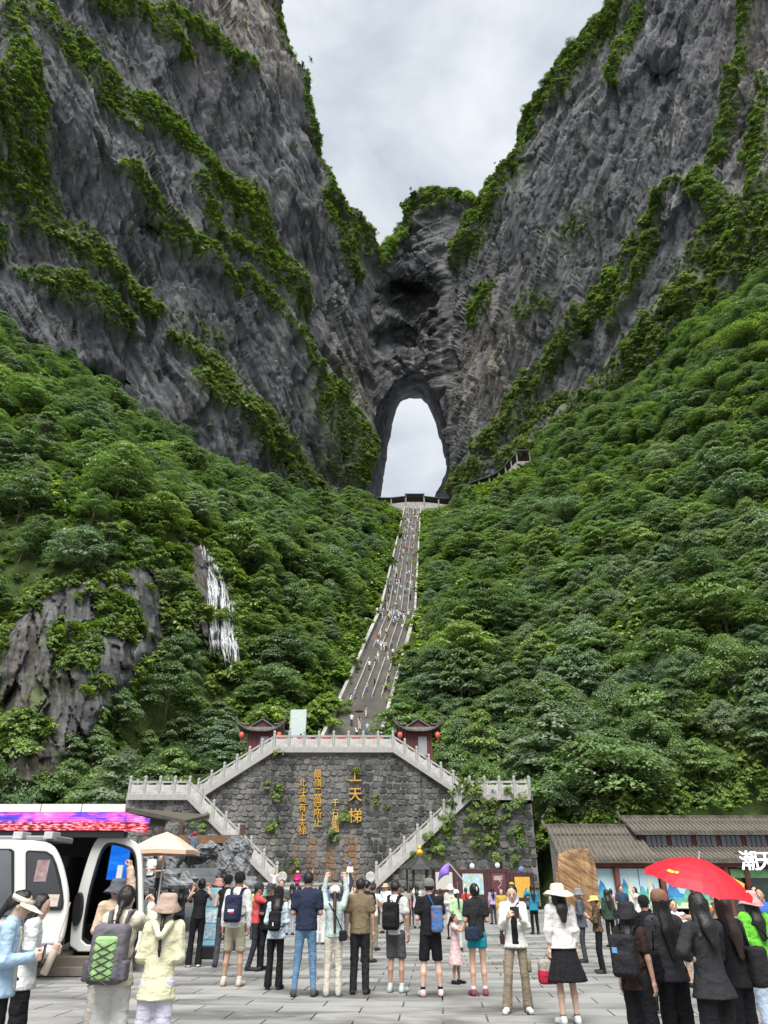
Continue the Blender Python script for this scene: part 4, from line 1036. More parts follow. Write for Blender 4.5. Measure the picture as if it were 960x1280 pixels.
def make_galleries():
    p = [onY(np.array(float(u)), np.array(float(v)), 275.0) for u, v in ((471, 632), (489, 632), (507, 630), (530, 630), (548, 632), (566, 634))]
    root = empty('covered_gallery', p[0]); tag(root, 'dark roofed gallery crossing the head of the long stairway', 'gallery')
    for k in range(5): gallery_bay(root, p[k] - p[0], p[k + 1] - p[0], 3.0 if k != 2 else 4.2, 1.8, 0.9)
    pts = [(590, 612), (603, 608), (616, 604), (628, 598), (636, 591), (643, 583), (650, 576), (667, 576)]
    q = [pt(np.array(float(u)), np.array(float(v)), wall_dist(np.array(float(u)), np.array(float(v))) - 14.0) for u, v in pts]
    root = empty('covered_gallery', q[0]); tag(root, 'roofed walkway stepping up along the foot of the cliff beside the arch', 'gallery')
    for k in range(len(q) - 1): gallery_bay(root, q[k] - q[0] - np.array((0, 0, 1)), q[k + 1] - q[0] - np.array((0, 0, 1)), 3.4 if k < 6 else 5.2, 1.9, 0.8)
    for u0, u1, v, lab in ((470, 497, 653, 'small retaining wall with railing left of the stairway head'), (527, 560, 651, 'small retaining wall with railing right of the stairway head')):
        a = onY(np.array(float(u0)), np.array(float(v)), 266.0); b = onY(np.array(float(u1)), np.array(float(v)), 266.0); L = b[0] - a[0]
        root = empty('terrace_wall', a); tag(root, lab, 'wall')
        MB().box(0, L, 0, 4, -3, 2.6).build('wall_face', plain('grey_render', (0.20, 0.20, 0.20), 0.9, 0.25, 0.8), root)
        MB().box(0, L, -.05, .15, 3.5, 3.7).build('handrail', M_STONE_LIGHT, root)
        n = int(L / 1.2)
        for k in range(n + 1): MB().box(k * L / n - .1, k * L / n + .1, -.04, .14, 2.6, 3.9).build('post', M_STONE_LIGHT, root)
make_galleries()

# side terrace with a lamp, plaque
def make_side_terrace():
    p = pt(np.array(430.0), np.array(795.0), np.array(128.0)); q = pt(np.array(459.0), np.array(797.0), np.array(128.0)); L = q[0] - p[0]
    root = empty('lookout_terrace', p); tag(root, 'small stone lookout terrace jutting beside the long stairway', 'terrace')
    MB().box(0, L, 0, 5, -0.5, 0).build('deck', M_KERB, root); MB().box(L - 1.2, L, 0.3, 5, -5, -0.5).build('pier', M_KERB, root)
    MB().box(0, L, -.02, .1, 0.15, 0.8).build('panel', M_STONE_LIGHT, root); MB().box(0, L, -.05, .13, .95, 1.1).build('handrail', M_STONE_LIGHT, root)
    for k in range(5): MB().box(k*L/4-.13, k*L/4+.13, -.1, .18, 0, 1.4).build('post', M_STONE_LIGHT, root)
    r2 = empty('camera_post', (p[0] + L - 0.5, p[1] + 1, p[2])); tag(r2, 'thin grey post with a camera head on the lookout terrace', 'post')
    g = plain('grey_metal', (0.35, 0.37, 0.38), 0.5, 0.1)
    MB().tube([(0, 0, 0), (0, 0, 4.0)], 0.09, 8).build('pole', g, r2); MB().box(-.1, .7, -.15, .15, 3.6, 3.85).build('camera_head', g, r2)
    p = pt(np.array(516.0), np.array(853.0), np.array(103.0))
    r3 = empty('stone_plaque', p); tag(r3, 'pale stone plaque with a reddish face among bushes beside the stairway', 'plaque')
    MB().box(-.9, .9, -.2, .2, -1.0, 1.1).build('slab', M_STONE_LIGHT, r3); MB().box(-.7, .7, -.23, -.2, 0.1, 0.95).build('face', plain('faded_red', (0.33, 0.13, 0.09), 0.8, 0.5, 3.0), r3)
make_side_terrace()

# ------------------------------------------------------------------ gate pavilions with lanterns
M_ROOFTILE = plain('pavilion_tile', (0.115, 0.105, 0.098), 0.85, 0.4, 2.5, bmp=0.4)
M_REDWALL = plain('red_lacquer', (0.115, 0.026, 0.024), 0.55, 0.2, 3.0)
M_EAVE = plain('dark_red_eave', (0.07, 0.022, 0.02), 0.7, 0.2)
def pavilion(x, Y, z, label):
    root = empty('gate_pavilion', (x, Y, z)); tag(root, label, 'pavilion')
    MB().box(-1.25, 1.25, -1.1, 1.1, -3.0, 2.35).build('wall', M_REDWALL, root)
    for k in range(7): MB().box(-1.2 + k*0.36, -1.12 + k*0.36, -1.14, -1.1, -1.4, 2.3).build('slat', M_EAVE, root)
    f = MB().box(-.05, .75, -1.16, -1.1, 0.2, 1.9).build('window', plain('window_pale', (0.30, 0.31, 0.33), 0.3, 0.1), root)
    MB().box(-.12, .82, -1.19, -1.16, 1.9, 1.98).box(-.12, .82, -1.19, -1.16, .12, .2).build('frame', M_EAVE, f)
    a, b, H = 2.1, 1.75, 1.35; nx, ny = 33, 23
    X, Yg = np.meshgrid(np.linspace(-1, 1, nx), np.linspace(-1, 1, ny))
    rr = np.maximum(np.abs(X) * 0.98, np.abs(Yg)); up = (np.abs(X) ** 3) * (np.abs(Yg) ** 3)
    Z = H * (1 - rr) ** 0.85 * 0.62 + 0.72 * up + 0.16 * np.abs(X) ** 6
    Z = Z + 0.035 * np.cos(X * a * 2 * math.pi / 0.26)
    Px = X * a * (1 + 0.12 * up); Py = Yg * b * (1 + 0.12 * up)
    Vt = np.stack([Px, Py, Z + 2.42], -1).reshape(-1, 3); Vb = np.stack([Px, Py, Z + 2.28 - 0.1 * (1 - rr)], -1).reshape(-1, 3)
    Fq = grid_faces(ny, nx); n = nx * ny
    edge = [j for j in range(nx)] + [i * nx + nx - 1 for i in range(1, ny)] + [(ny - 1) * nx + j for j in range(nx - 2, -1, -1)] + [i * nx for i in range(ny - 2, 0, -1)]
    side = [(edge[k], edge[(k + 1) % len(edge)], edge[(k + 1) % len(edge)] + n, edge[k] + n) for k in range(len(edge))]
    roof = obj('roof', meshdata('roof', np.concatenate([Vt, Vb]), [tuple(f) for f in Fq[:, ::-1]] + [tuple(f + n) for f in Fq] + side, M_ROOFTILE), root)
    MB().prism([(-1.0, 2.75), (0, 3.5), (1.0, 2.75)], 1, -1.0, 1.0).build('gable', M_EAVE, roof)
    gt = MB()
    for s in (-1, 1):
        gt.hexa([(0, -1.15, 3.46), (s*1.2, -1.15, 2.72), (s*1.2, 1.15, 2.72), (0, 1.15, 3.46), (0, -1.15, 3.6), (s*1.25, -1.15, 2.82), (s*1.25, 1.15, 2.82), (0, 1.15, 3.6)])
    gt.build('gable_tiles', M_ROOFTILE, roof); MB().box(-.09, .09, -1.2, 1.2, 3.58, 3.75).build('ridge', M_ROOFTILE, roof)
    for s in (-1, 1):
        MB().tube([(s*1.2, -b*.8, 3.0), (s*1.7, -b*.95, 2.9), (s*2.15, -b*1.05, 3.2), (s*2.4, -b*1.13, 3.65)], [.1, .09, .08, .05], 6).build('hip_horn', M_ROOFTILE, roof)
        lp = (x + s * 1.75, Y - 1.55, z + 2.25)
        lr = empty('red_lantern', lp); tag(lr, 'round red lantern at the %s eave corner of the pavilion above the %s' % ('outer' if s * (x - XC) > 0 else 'inner', 'notice boards' if x > XC else 'gondolas'), 'lantern')
        mr = plain('lantern_red', (0.62, 0.10, 0.075), 0.6, 0.15)
        MB().lathe([(.06, -.62), (.17, -.55), (.225, -.38), (.235, -.25), (.2, -.08), (.07, 0)], 14).build('shade', mr, lr, smooth=True)
        MB().tube([(0, 0, 0), (0, 0, .25)], .015, 5).build('cord', M_EAVE, lr); MB().tube([(0, 0, -.62), (0, 0, -.95)], [.05, .02], 6).build('tassel', mr, lr)
    return root
pavilion(-11.55, 68.0, 12.0, 'dark red pavilion with upturned tiled eaves on the gondola side of the platform')
pavilion(3.25, 68.0, 12.0, 'dark red pavilion with upturned tiled eaves on the notice board side of the platform')
def glass_screen():
    p = onY(np.array(362.0), np.array(917.0), 74.0); q = onY(np.array(383.0), np.array(887.0), 74.0)
    root = empty('glass_screen', p); tag(root, 'upright pale glass screen behind the platform balustrade', 'screen')
    m, nt, b = nm('pale_glass'); b.inputs['Base Color'].default_value = (0.75, 0.86, 0.84, 1); b.inputs['Roughness'].default_value = 0.15
    b.inputs['Alpha'].default_value = 0.45
    MB().box(0, q[0]-p[0], 0, .05, -2, q[2]-p[2]).build('pane', m, root)
    MB().box(-.05, 0, -.02, .07, -2, q[2]-p[2]).box(q[0]-p[0], q[0]-p[0]+.05, -.02, .07, -2, q[2]-p[2]).build('frame', plain('grey_metal', (0.35, 0.37, 0.38), 0.5), root)
glass_screen()
for k in range(6):
    x = XC - 4.4 + k * 1.65
    tag(MB().box(-.62, .62, -.12, .12, 0, 1.3).build('banner', plain('red_cloth', (0.55, 0.06, 0.04), 0.8, 0.2), None, (x, 64.6, 12.2)), 'red cloth panel standing behind the platform balustrade', 'banner', 'red panels behind the platform balustrade')
def wall_plants():
    rng = np.random.default_rng(21); Q = []; S = []
    for (u, v, r, n, Y) in ((345, 990, 9, 16, 63.85), (340, 1035, 7, 10, 63.85), (445, 965, 5, 6, 63.8), (432, 1018, 7, 12, 63.8), (418, 1045, 5, 7, 63.8), (352, 945, 6, 5, 63.8), (590, 990, 16, 40, 60.7),
                         (600, 1020, 26, 60, 60.75), (640, 1005, 14, 34, 60.75), (560, 1035, 18, 26, 60.75), (540, 1060, 16, 20, 60.75), (610, 1050, 22, 26, 60.75), (648, 1040, 8, 14, 60.75), (640, 1070, 12, 10, 60.75), (520, 1075, 10, 8, 60.75), (555, 1010, 12, 14, 60.75),
                         (595, 975, 8, 12, 61.5), (250, 1030, 10, 6, 60.75), (300, 1060, 12, 6, 60.75), (370, 1085, 16, 8, 63.8), (470, 1000, 30, 5, 63.85)):
        for k in range(int(n * .8) + 1):
            p = onY(np.array(u + rng.normal() * r * 0.6), np.array(v + rng.normal() * r * 0.6), Y); Q.append(p); S.append(rng.uniform(0.14, 0.36))
    o = scatter('wall_plants', np.array(Q), S, rng.integers(0, 4, len(Q)), rng.uniform(0, 6.28, len(Q)), SHRUBS, np.stack([np.full(len(Q), 1.0), np.zeros(len(Q))], -1))
    tag(o, 'green weeds sprouting from the joints of the stone walls', 'plants', kind='stuff')
wall_plants()
# ------------------------------------------------------------------ the plaza
def paving_material():
    m, nt, b = nm('paving_granite')
    ge = nt.nodes.new('ShaderNodeNewGeometry'); oi = nt.nodes.new('ShaderNodeObjectInfo'); at = N(nt, 'ShaderNodeAttribute', attribute_name='tone')
    ad = N(nt, 'ShaderNodeMath', operation='ADD'); fr = N(nt, 'ShaderNodeMath', operation='FRACT')
    nt.links.new(oi.outputs['Random'], ad.inputs[0]); nt.links.new(at.outputs['Fac'], ad.inputs[1]); nt.links.new(ad.outputs[0], fr.inputs[0])
    c = ramp(nt, fr.outputs[0], [(0, (0.205, 0.207, 0.204)), (0.5, (0.245, 0.245, 0.239)), (1, (0.285, 0.282, 0.272))])
    mp = N(nt, 'ShaderNodeMapping'); nt.links.new(ge.outputs['Position'], mp.inputs['Vector']); mp.inputs['Scale'].default_value = (0.55, 1.5, 1)
    wet = ramp(nt, noise(nt, 0.75, 6, 0.62, mp.outputs[0], 0.5), [(0.44, (1.06, 1.06, 1.06)), (0.62, (0.52, 0.51, 0.50))])
    c = mixc(nt, 1.0, c, wet, 'MULTIPLY')
    fine = ramp(nt, noise(nt, 60, 3, 0.7, ge.outputs['Position']), [(0.3, (0.86, 0.86, 0.86)), (0.7, (1.12, 1.12, 1.12))])
    c = mixc(nt, 1.0, c, fine, 'MULTIPLY')
    nt.links.new(c, b.inputs['Base Color'])
    rr = ramp(nt, noise(nt, 0.75, 6, 0.62, mp.outputs[0], 0.5), [(0.47, (0.75, 0.75, 0.75)), (0.63, (0.42, 0.42, 0.42))])
    nt.links.new(rr, b.inputs['Roughness']); b.inputs['Specular IOR Level'].default_value = 0.35
    bump(nt, b, noise(nt, 45, 4, 0.6, ge.outputs['Position']), 0.15, 0.01)
    MATS['paving_granite'] = m; return m
M_PAVE = paving_material()
def make_plaza():
    base = MB().box(-90, 90, -140, 62.5, -0.9, -0.035).build('plaza', plain('joint_mortar', (0.12, 0.117, 0.11), 0.95, 0.3, 2.0)); tag(base, kind='structure')
    ang = math.radians(-4.0); ca, sa = math.cos(ang), math.sin(ang); W, Hh = 1.2, 0.6; g = 0.009
    me = MB().add([(g, g, -.05), (W-g, g, -.05), (W-g, Hh-g, -.05), (g, Hh-g, -.05), (g+.004, g+.004, 0), (W-g-.004, g+.004, 0), (W-g-.004, Hh-g-.004, 0), (g+.004, Hh-g-.004, 0)],
                  [(4,5,6,7),(0,1,5,4),(1,2,6,5),(2,3,7,6),(3,0,4,7)]).data('slab', M_PAVE)
    cells = []
    for j in range(-4, 106):
        for i in range(-40, 40):
            x = i * W + (0.6 if j % 2 else 0.0); y = j * Hh
            X, Y = x * ca - y * sa, x * sa + y * ca
            if 3.0 < Y < 60.5 and abs(X) < 6 + Y * 0.62: cells.append((X, Y))
    scr = toscreen(np.array([(x + .6, y + .3, 0) for x, y in cells]))
    vis = (scr[:, 0] > -40) & (scr[:, 0] < 1000) & (scr[:, 1] < 1300)
    order = sorted(range(len(cells)), key=lambda k: (not vis[k], cells[k][1]))
    for k in order[:300]:
        o = obj('slab', me, base, (cells[k][0], cells[k][1], random.uniform(-.0015, .0015)), ang)
    V, Fq, T = [], [], []
    for k in order[300:]:
        X, Y = cells[k]; b = len(V); t = random.random()
        for (a, c) in ((g, g), (W-g, g), (W-g, Hh-g), (g, Hh-g)): V.append((X + a*ca - c*sa, Y + a*sa + c*ca, 0)); T.append(t)
        Fq.append((b, b+1, b+2, b+3))
    o = obj('slabs', meshdata('slabs', V, np.array(Fq), M_PAVE), base); o['kind'] = 'stuff'; col_attr(o.data, 'tone', T)
make_plaza()
def make_forecourt():
    root = MB().box(XC-9, XC+9, 54, 63.9, -0.5, 1.0).build('forecourt', M_KERB); tag(root, kind='structure')
    for k in range(5): MB().box(XC-9-.3*k, XC+9+.3*k, 54-.32*(k+1), 54-.32*k, -0.5, 0.8-.2*k).build('step', M_KERB, root)
    r = empty('low_parapet', (XC, 54.3, 1.0)); tag(r, 'low pale stone parapet on the forecourt at the foot of the wall', 'parapet')
    MB().box(-4.4, 2.0, -.1, .1, 0, .62).build('panel', M_STONE_LIGHT, r); MB().box(-4.5, 2.1, -.16, .16, .62, .78).build('coping', M_STONE_POST, r)
make_forecourt()

# ------------------------------------------------------------------ gondola cabins on display, LED-fronted kiosk
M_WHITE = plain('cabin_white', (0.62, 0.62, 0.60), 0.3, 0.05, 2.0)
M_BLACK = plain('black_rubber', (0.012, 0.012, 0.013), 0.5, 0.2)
def glass(name, col, rough=0.08):
    if name in MATS: return MATS[name]
    m, nt, b = nm(name); v = coords(nt)
    nt.links.new(ramp(nt, noise(nt, 1.2, 3, 0.5, v), [(0.3, tuple(c*0.8 for c in col)), (0.7, tuple(c*1.25 for c in col))]), b.inputs['Base Color'])
    b.inputs['Roughness'].default_value = rough; b.inputs['Specular IOR Level'].default_value = 0.6; MATS[name] = m; return m
M_DGLASS = glass('tinted_glass', (0.035, 0.037, 0.042)); M_GGLASS = glass('grey_glass', (0.10, 0.105, 0.115))
def XZ(u, v, Y):
    p = onY(np.array(float(u)), np.array(float(v)), Y); return (p[0], p[2])
def smooth_loop(poly, it=2):
    q = [np.array(p, float) for p in poly]
    for _ in range(it):
        r = []
        for i in range(len(q)):
            a, b = q[i], q[(i + 1) % len(q)]; r += [a * 0.75 + b * 0.25, a * 0.25 + b * 0.75]
        q = r
    return [tuple(p) for p in q]
def ringframe(name, outer, inner, y0, y1, mat, parent, org, bev=0.02):
    """frame between two outlines of equal count"""
    n = len(outer); mb = MB(); V = []
    for y in (y0, y1):
        V += [(p[0] - org[0], y - org[1], p[1] - org[2]) for p in outer]; V += [(p[0] - org[0], y - org[1], p[1] - org[2]) for p in inner]
    Fc = []
    for i in range(n):
        j = (i + 1) % n
        Fc += [(i, j, n + j, n + i), (2*n + j, 2*n + i, 3*n + i, 3*n + j), (j, i, 2*n + i, 2*n + j), (n + i, n + j, 3*n + j, 3*n + i)]
    mb.add(V, Fc); o = mb.build(name, mat, parent, smooth=False, bevel=bev); return o
def shrink(poly, d):
    c = np.mean(poly, 0); out = []
    for p in poly:
        v = np.array(p) - c; L = np.linalg.norm(v); out.append(tuple(c + v * (1 - d / L)))
    return out
def make_cabins():
    # open cabin with a blue screen inside
    Y = 17.2; org = np.array((-6.2, Y, 0.0))
    out_px = [(86,1190),(88,1160),(91,1140),(97,1115),(104,1090),(112,1065),(119,1050),(127,1043),(140,1041),(156,1045),(168,1051),(175,1060),(177,1075),(178,1110),(178,1150),(177,1180),(175,1190),(130,1190)]
    in_px = [(101,1180),(103,1158),(106,1138),(110,1116),(116,1093),(123,1070),(128,1059),(133,1054),(141,1053),(154,1056),(164,1060),(169,1067),(171,1080),(172,1112),(172,1150),(171,1176),(169,1181),(130,1182)]
    outer = smooth_loop([XZ(u, v, Y) for u, v in out_px], 1); inner = smooth_loop([XZ(u, v, Y) for u, v in in_px], 1)
    root = empty('gondola_cabin', org); tag(root, 'white cable car cabin with an open dark doorway and a blue screen inside', 'cable car')
    ringframe('door_frame', outer, inner, Y, Y + 0.12, M_WHITE, root, org, 0.03)
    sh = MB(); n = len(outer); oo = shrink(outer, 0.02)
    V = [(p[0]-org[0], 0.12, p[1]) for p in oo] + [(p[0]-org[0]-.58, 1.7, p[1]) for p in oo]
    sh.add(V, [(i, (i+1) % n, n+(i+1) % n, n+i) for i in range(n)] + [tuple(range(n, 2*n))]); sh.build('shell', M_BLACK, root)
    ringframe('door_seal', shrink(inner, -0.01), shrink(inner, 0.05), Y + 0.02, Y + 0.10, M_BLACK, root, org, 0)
    a, b = XZ(131, 1102, Y + 0.9), XZ(168, 1050, Y + 0.9)
    sc = MB().box(a[0]-org[0], b[0]-org[0], .86, .90, a[1]-0.0, b[1]).build('screen', None or M_BLACK, root)
    m, nt, bb = nm('screen_blue'); v = coords(nt, (1, 1, 1)); sx = N(nt, 'ShaderNodeSeparateXYZ'); nt.links.new(v, sx.inputs[0])
    c = ramp(nt, noise(nt, 3.0, 4, 0.5, coords(nt, (0.4, 1, 2))), [(0.3, (0.006, 0.10, 0.62)), (0.6, (0.012, 0.17, 0.80)), (0.8, (0.03, 0.28, 0.85))])
    nt.links.new(c, bb.inputs['Base Color']); nt.links.new(c, bb.inputs['Emission Color']); bb.inputs['Emission Strength'].default_value = 0.36; bb.inputs['Roughness'].default_value = 0.2
    MATS['screen_blue'] = m
    a2, b2 = (a[0]+.04, a[1]+.04), (b[0]-.04, b[1]-.04)
    MB().box(a2[0]-org[0], b2[0]-org[0], .845, .858, a2[1], b2[1]).build('display', m, sc)
    seat = MB().box(a[0]-org[0]-.25, b[0]-org[0]+.1, .7, 1.5, .42, .85).box(a[0]-org[0]-.25, b[0]-org[0]+.1, 1.3, 1.6, .85, 1.25).build('seat', M_BLACK, root, bevel=.03)
    hp = [XZ(u, v, Y - .06) for u, v in ((90,1150),(91,1132),(95,1118),(101,1114),(104,1122),(103,1140),(98,1156),(92,1158))]
    MB().prism([(p[0]-org[0], p[1]) for p in smooth_loop(hp, 1)], 1, -.09, .02).build('door_handle', M_BLACK, root, bevel=.02)
    MB().box(-1.75, -1.05, 0.5, 1.5, .3, 2.2).build('side_panel', M_GGLASS, root)
    MB().box(.30, .42, -.06, 0, 1.6, 2.0).build('notice', plain('pale_notice', (.5, .55, .6), .5), root)
    # closed cabin with tinted windows
    Y2 = 15.6; org2 = np.array((-8.6, Y2, 0.0))
    root2 = empty('gondola_cabin', org2); tag(root2, 'white cable car cabin with large tinted windows and roof equipment', 'cable car')
    out2 = smooth_loop([XZ(u, v, Y2) for u, v in ((-130,1182),(-130,1060),(-120,1051),(10,1049),(52,1051),(64,1056),(70,1064),(76,1078),(81,1097),(84,1115),(84,1135),(81,1158),(77,1175),(70,1183))], 1)
    n = len(out2)
    V = [(p[0]-org2[0], 0, p[1]) for p in out2] + [(p[0]-org2[0], .14, p[1]) for p in out2]
    MB().add(V, [tuple(range(n)), tuple(range(n, 2*n))[::-1]] + [(i, n+i, n+(i+1) % n, (i+1) % n) for i in range(n)]).build('front_frame', M_WHITE, root2, bevel=.04)
    q = shrink(out2, .03); V = [(p[0]-org2[0], .141, p[1]) for p in q] + [(p[0]-org2[0]-.72, 1.5, p[1]) for p in q]
    MB().add(V, [tuple(range(n)), tuple(range(n, 2*n))[::-1]] + [(i, n+i, n+(i+1) % n, (i+1) % n) for i in range(n)]).build('shell', M_DGLASS, root2, bevel=.03)
    for k, (px, gm) in enumerate((([(-118,1146),(-118,1064),(-114,1061),(14,1061),(18,1064),(18,1143),(15,1146)], M_GGLASS), ([(33,1135),(33,1066),(36,1063),(58,1064),(66,1069),(71,1080),(76,1098),(79,1116),(80,1128),(79,1135),(76,1138),(36,1138)], M_DGLASS))):
        q = [XZ(u, v, Y2) for u, v in px]
        MB().prism([(p[0]-org2[0], p[1]) for p in q], 1, -.035, .05).build('window_seal', M_BLACK, root2)
        q2 = shrink(q, .045); w = MB().prism([(p[0]-org2[0], p[1]) for p in q2], 1, -.045, -.02).build('window', gm, root2)
        if k == 1:
            a, b = XZ(43, 1102, Y2), XZ(64, 1075, Y2)
            MB().box(a[0]-org2[0], b[0]-org2[0], -.052, -.046, a[1], b[1]).build('poster', plain('pink_poster', (.30, .20, .21), .4, .35, 9.0), w)
            a, b = XZ(59, 1133, Y2), XZ(76, 1118, Y2)
            MB().box(a[0]-org2[0], b[0]-org2[0], -.056, -.047, a[1], b[1]).build('notice', plain('cream_notice', (.5, .42, .36), .5, .3, 14.0), w)
    a, b = XZ(-110, 1050, Y2), XZ(64, 1042, Y2)
    g = plain('roof_gear_grey', (.22, .23, .24), .5, .15)
    rf = MB().box(a[0]-org2[0], b[0]-org2[0], .25, 1.2, a[1]-.02, b[1]-.02).build('roof_gear', g, root2, bevel=.03)
    for u0, u1 in ((12, 26), (51, 64), (-40, -26)):
        p, q = XZ(u0, 1048, Y2), XZ(u1, 1039, Y2); MB().box(p[0]-org2[0], q[0]-org2[0], .1, .5, p[1], q[1]).build('clamp', plain('pale_metal', (.45, .46, .46), .4), rf, bevel=.01)
    MB().box(-2.3, .7, .2, 1.3, 0.33, .75).build('base', M_BLACK, root2)
make_cabins()
def make_kiosk():
    org = np.array((-8.0, 17.0, 0.0)); root = empty('display_kiosk', org); tag(root, 'kiosk roof with a glowing pink and red LED strip above the cable car cabins', 'kiosk')
    m, nt, b = nm('led_strip'); v = coords(nt)
    tc = coords(nt, (0.55, 1, 1.2)); f = noise(nt, 2.4, 4, 0.6, tc, 1.2)
    col = ramp(nt, f, [(0.25, (0.05, 0.03, 0.35)), (0.40, (0.10, 0.06, 0.75)), (0.50, (0.75, 0.10, 0.55)), (0.60, (0.9, 0.22, 0.62)), (0.72, (0.30, 0.55, 0.9)), (0.85, (0.9, 0.75, 0.9))])
    red = ramp(nt, noise(nt, 3.0, 2, 0.5, coords(nt, (2.5, 1, 9.0))), [(0.42, (0.10, 0.01, 0.02)), (0.50, (0.85, 0.04, 0.06)), (0.60, (0.95, 0.35, 0.42))])
    sx = N(nt, 'ShaderNodeSeparateXYZ'); nt.links.new(v, sx.inputs[0])
    mr = N(nt, 'ShaderNodeMapRange'); nt.links.new(sx.outputs['Z'], mr.inputs['Value']); mr.inputs['From Min'].default_value = 2.90; mr.inputs['From Max'].default_value = 2.84
    c = mixc(nt, mr.outputs[0], col, red)
    wv = N(nt, 'ShaderNodeTexWave', Scale=9.0, Distortion=0.6); wv.bands_direction = 'Z'; nt.links.new(v, wv.inputs['Vector'])
    c = mixc(nt, 1.0, c, ramp(nt, wv.outputs['Fac'], [(0.2, (0.25, 0.25, 0.25)), (0.5, (1, 1, 1))]), 'MULTIPLY')
    nt.links.new(c, b.inputs['Base Color']); nt.links.new(c, b.inputs['Emission Color']); b.inputs['Emission Strength'].default_value = 0.26; b.inputs['Roughness'].default_value = 0.3
    MATS['led_strip'] = m
    x1 = XZ(157, 1030, 17.0)[0] - org[0]
    zt, zl, zb = XZ(80, 1005, 17.0)[1], XZ(80, 1015.5, 17.0)[1], XZ(80, 1038, 17.0)[1]
    box = MB().box(-5.5, x1, 0.0, 0.25, zb - .14, zl).build('fascia', M_BLACK, root)
    MB().box(-5.5, x1 - .01, -.03, -.002, zb, zl - .005).build('led_screen', m, box)
    xa, ya = x1, -.03; xb, yb = x1 + .42, .35
    mb = MB().hexa([(xa, ya, zb - .02), (xb, yb, zb - .02), (xb, yb + .05, zb - .02), (xa, ya + .05, zb - .02), (xa, ya, zl - .005), (xb, yb, zl - .1), (xb, yb + .05, zl - .1), (xa, ya + .05, zl - .005)]); mb.build('led_screen', m, box)
    xs = [-5.5] + [XZ(u, 1010, 17.0)[0] - org[0] for u in (-50, 51, 102, 157)]
    for a, c2 in zip(xs[:-1], xs[1:]): MB().box(a + .01, c2 - .01, .0, .3, zl + .01, zt).build('roof_trim', M_WHITE, root)
    tz = zt
    roof = plain('canopy_brown', (.085, .075, .06), .8, .2)
    e = XZ(232, 1027, 17.9); ex = e[0] - org[0]; ez = e[1]
    MB().hexa([(x1, .05, zl), (ex, .9, ez - .03), (ex - .3, 4.5, ez + .35), (x1 - 3, 4.5, zl), (x1, .05, zl + .10), (ex, .9, ez + .03), (ex - .3, 4.5, ez + .45), (x1 - 3, 4.5, tz)]).build('canopy', roof, root)
    MB().box(-5.5, x1 - .4, .32, 4.5, zl + .02, tz - .02).build('roof_slab', roof, root)
    MB().box(-5.5, x1 - 1.9, 4.4, 4.5, 0, zl).build('back_wall', plain('kiosk_dark', (.03, .03, .034), .6), root)
    MB().box(-2.1, -1.95, 3.0, 3.15, 0, zl).build('post', M_BLACK, root); MB().box(-5.0, -4.85, 3.0, 3.15, 0, zl).build('post', M_BLACK, root)
    # wooden plinth under the cabins
    r2 = empty('wooden_plinth', (-7.0, 16.9, 0)); tag(r2, 'two-step weathered wooden plinth under the cable car cabins', 'plinth')
    wd = plain('weathered_wood', (.155, .132, .11), .8, .3, 3.0, bmp=.3, bscale=14)
    for k in range(3): MB().box(-4.5, 1.05, -.35 + .12*k - .12, -.35 + .12*k - .005, .02, .15).build('plank', wd, r2)
    MB().box(-4.5, 1.05, -.47, 2.0, .0, .018).build('base', M_BLACK, r2)
    for k in range(12): MB().box(-4.5, 1.0 if k else 1.05, -.1 + .16*k, -.1 + .16*k + .155, .15, .30).build('plank', wd, r2)
make_kiosk()

# ------------------------------------------------------------------ rockery with steps, timber rail, parasol
def boulder(name, c, s, seed, mat, label, cat='rock', group=None, rough=1.0):
    rng = np.random.default_rng(seed); n, m = 48, 30; V = []
    for i in range(m):
        th = math.pi * i / (m - 1)
        for j in range(n):
            ph = 2 * math.pi * j / n; V.append((math.sin(th) * math.cos(ph), math.sin(th) * math.sin(ph), math.cos(th)))
    V = np.array(V); q = V * 1.3 + seed * 3.1
    r = 1 + 0.16 * facet(q * 1.3, seed) + 0.22 * fbm(q, 3, seed) + 0.07 * facet(q * 3.1, seed + 40) + 0.05 * fbm(q * 6, 3, seed, .6, True)
    r = 1 + (r - 1) * rough; V = np.sign(V) * np.abs(V) ** (1.0 if rough == 1.0 else 0.6); V = V * r[:, None] * np.array(s)
    Fc = []
    for i in range(m - 1):
        for j in range(n): Fc.append((i*n+j, (i+1)*n+j, (i+1)*n+(j+1) % n, i*n+(j+1) % n))
    o = obj(name, meshdata(name, V, Fc, mat), None, c); tag(o, label, cat, group); return o
M_ROCKERY = rock_material('rockery_stone', (0.10, 0.106, 0.112), (0.19, 0.198, 0.206), (0.28, 0.285, 0.29), (0.2, 0.2, 0.2), 14.0)
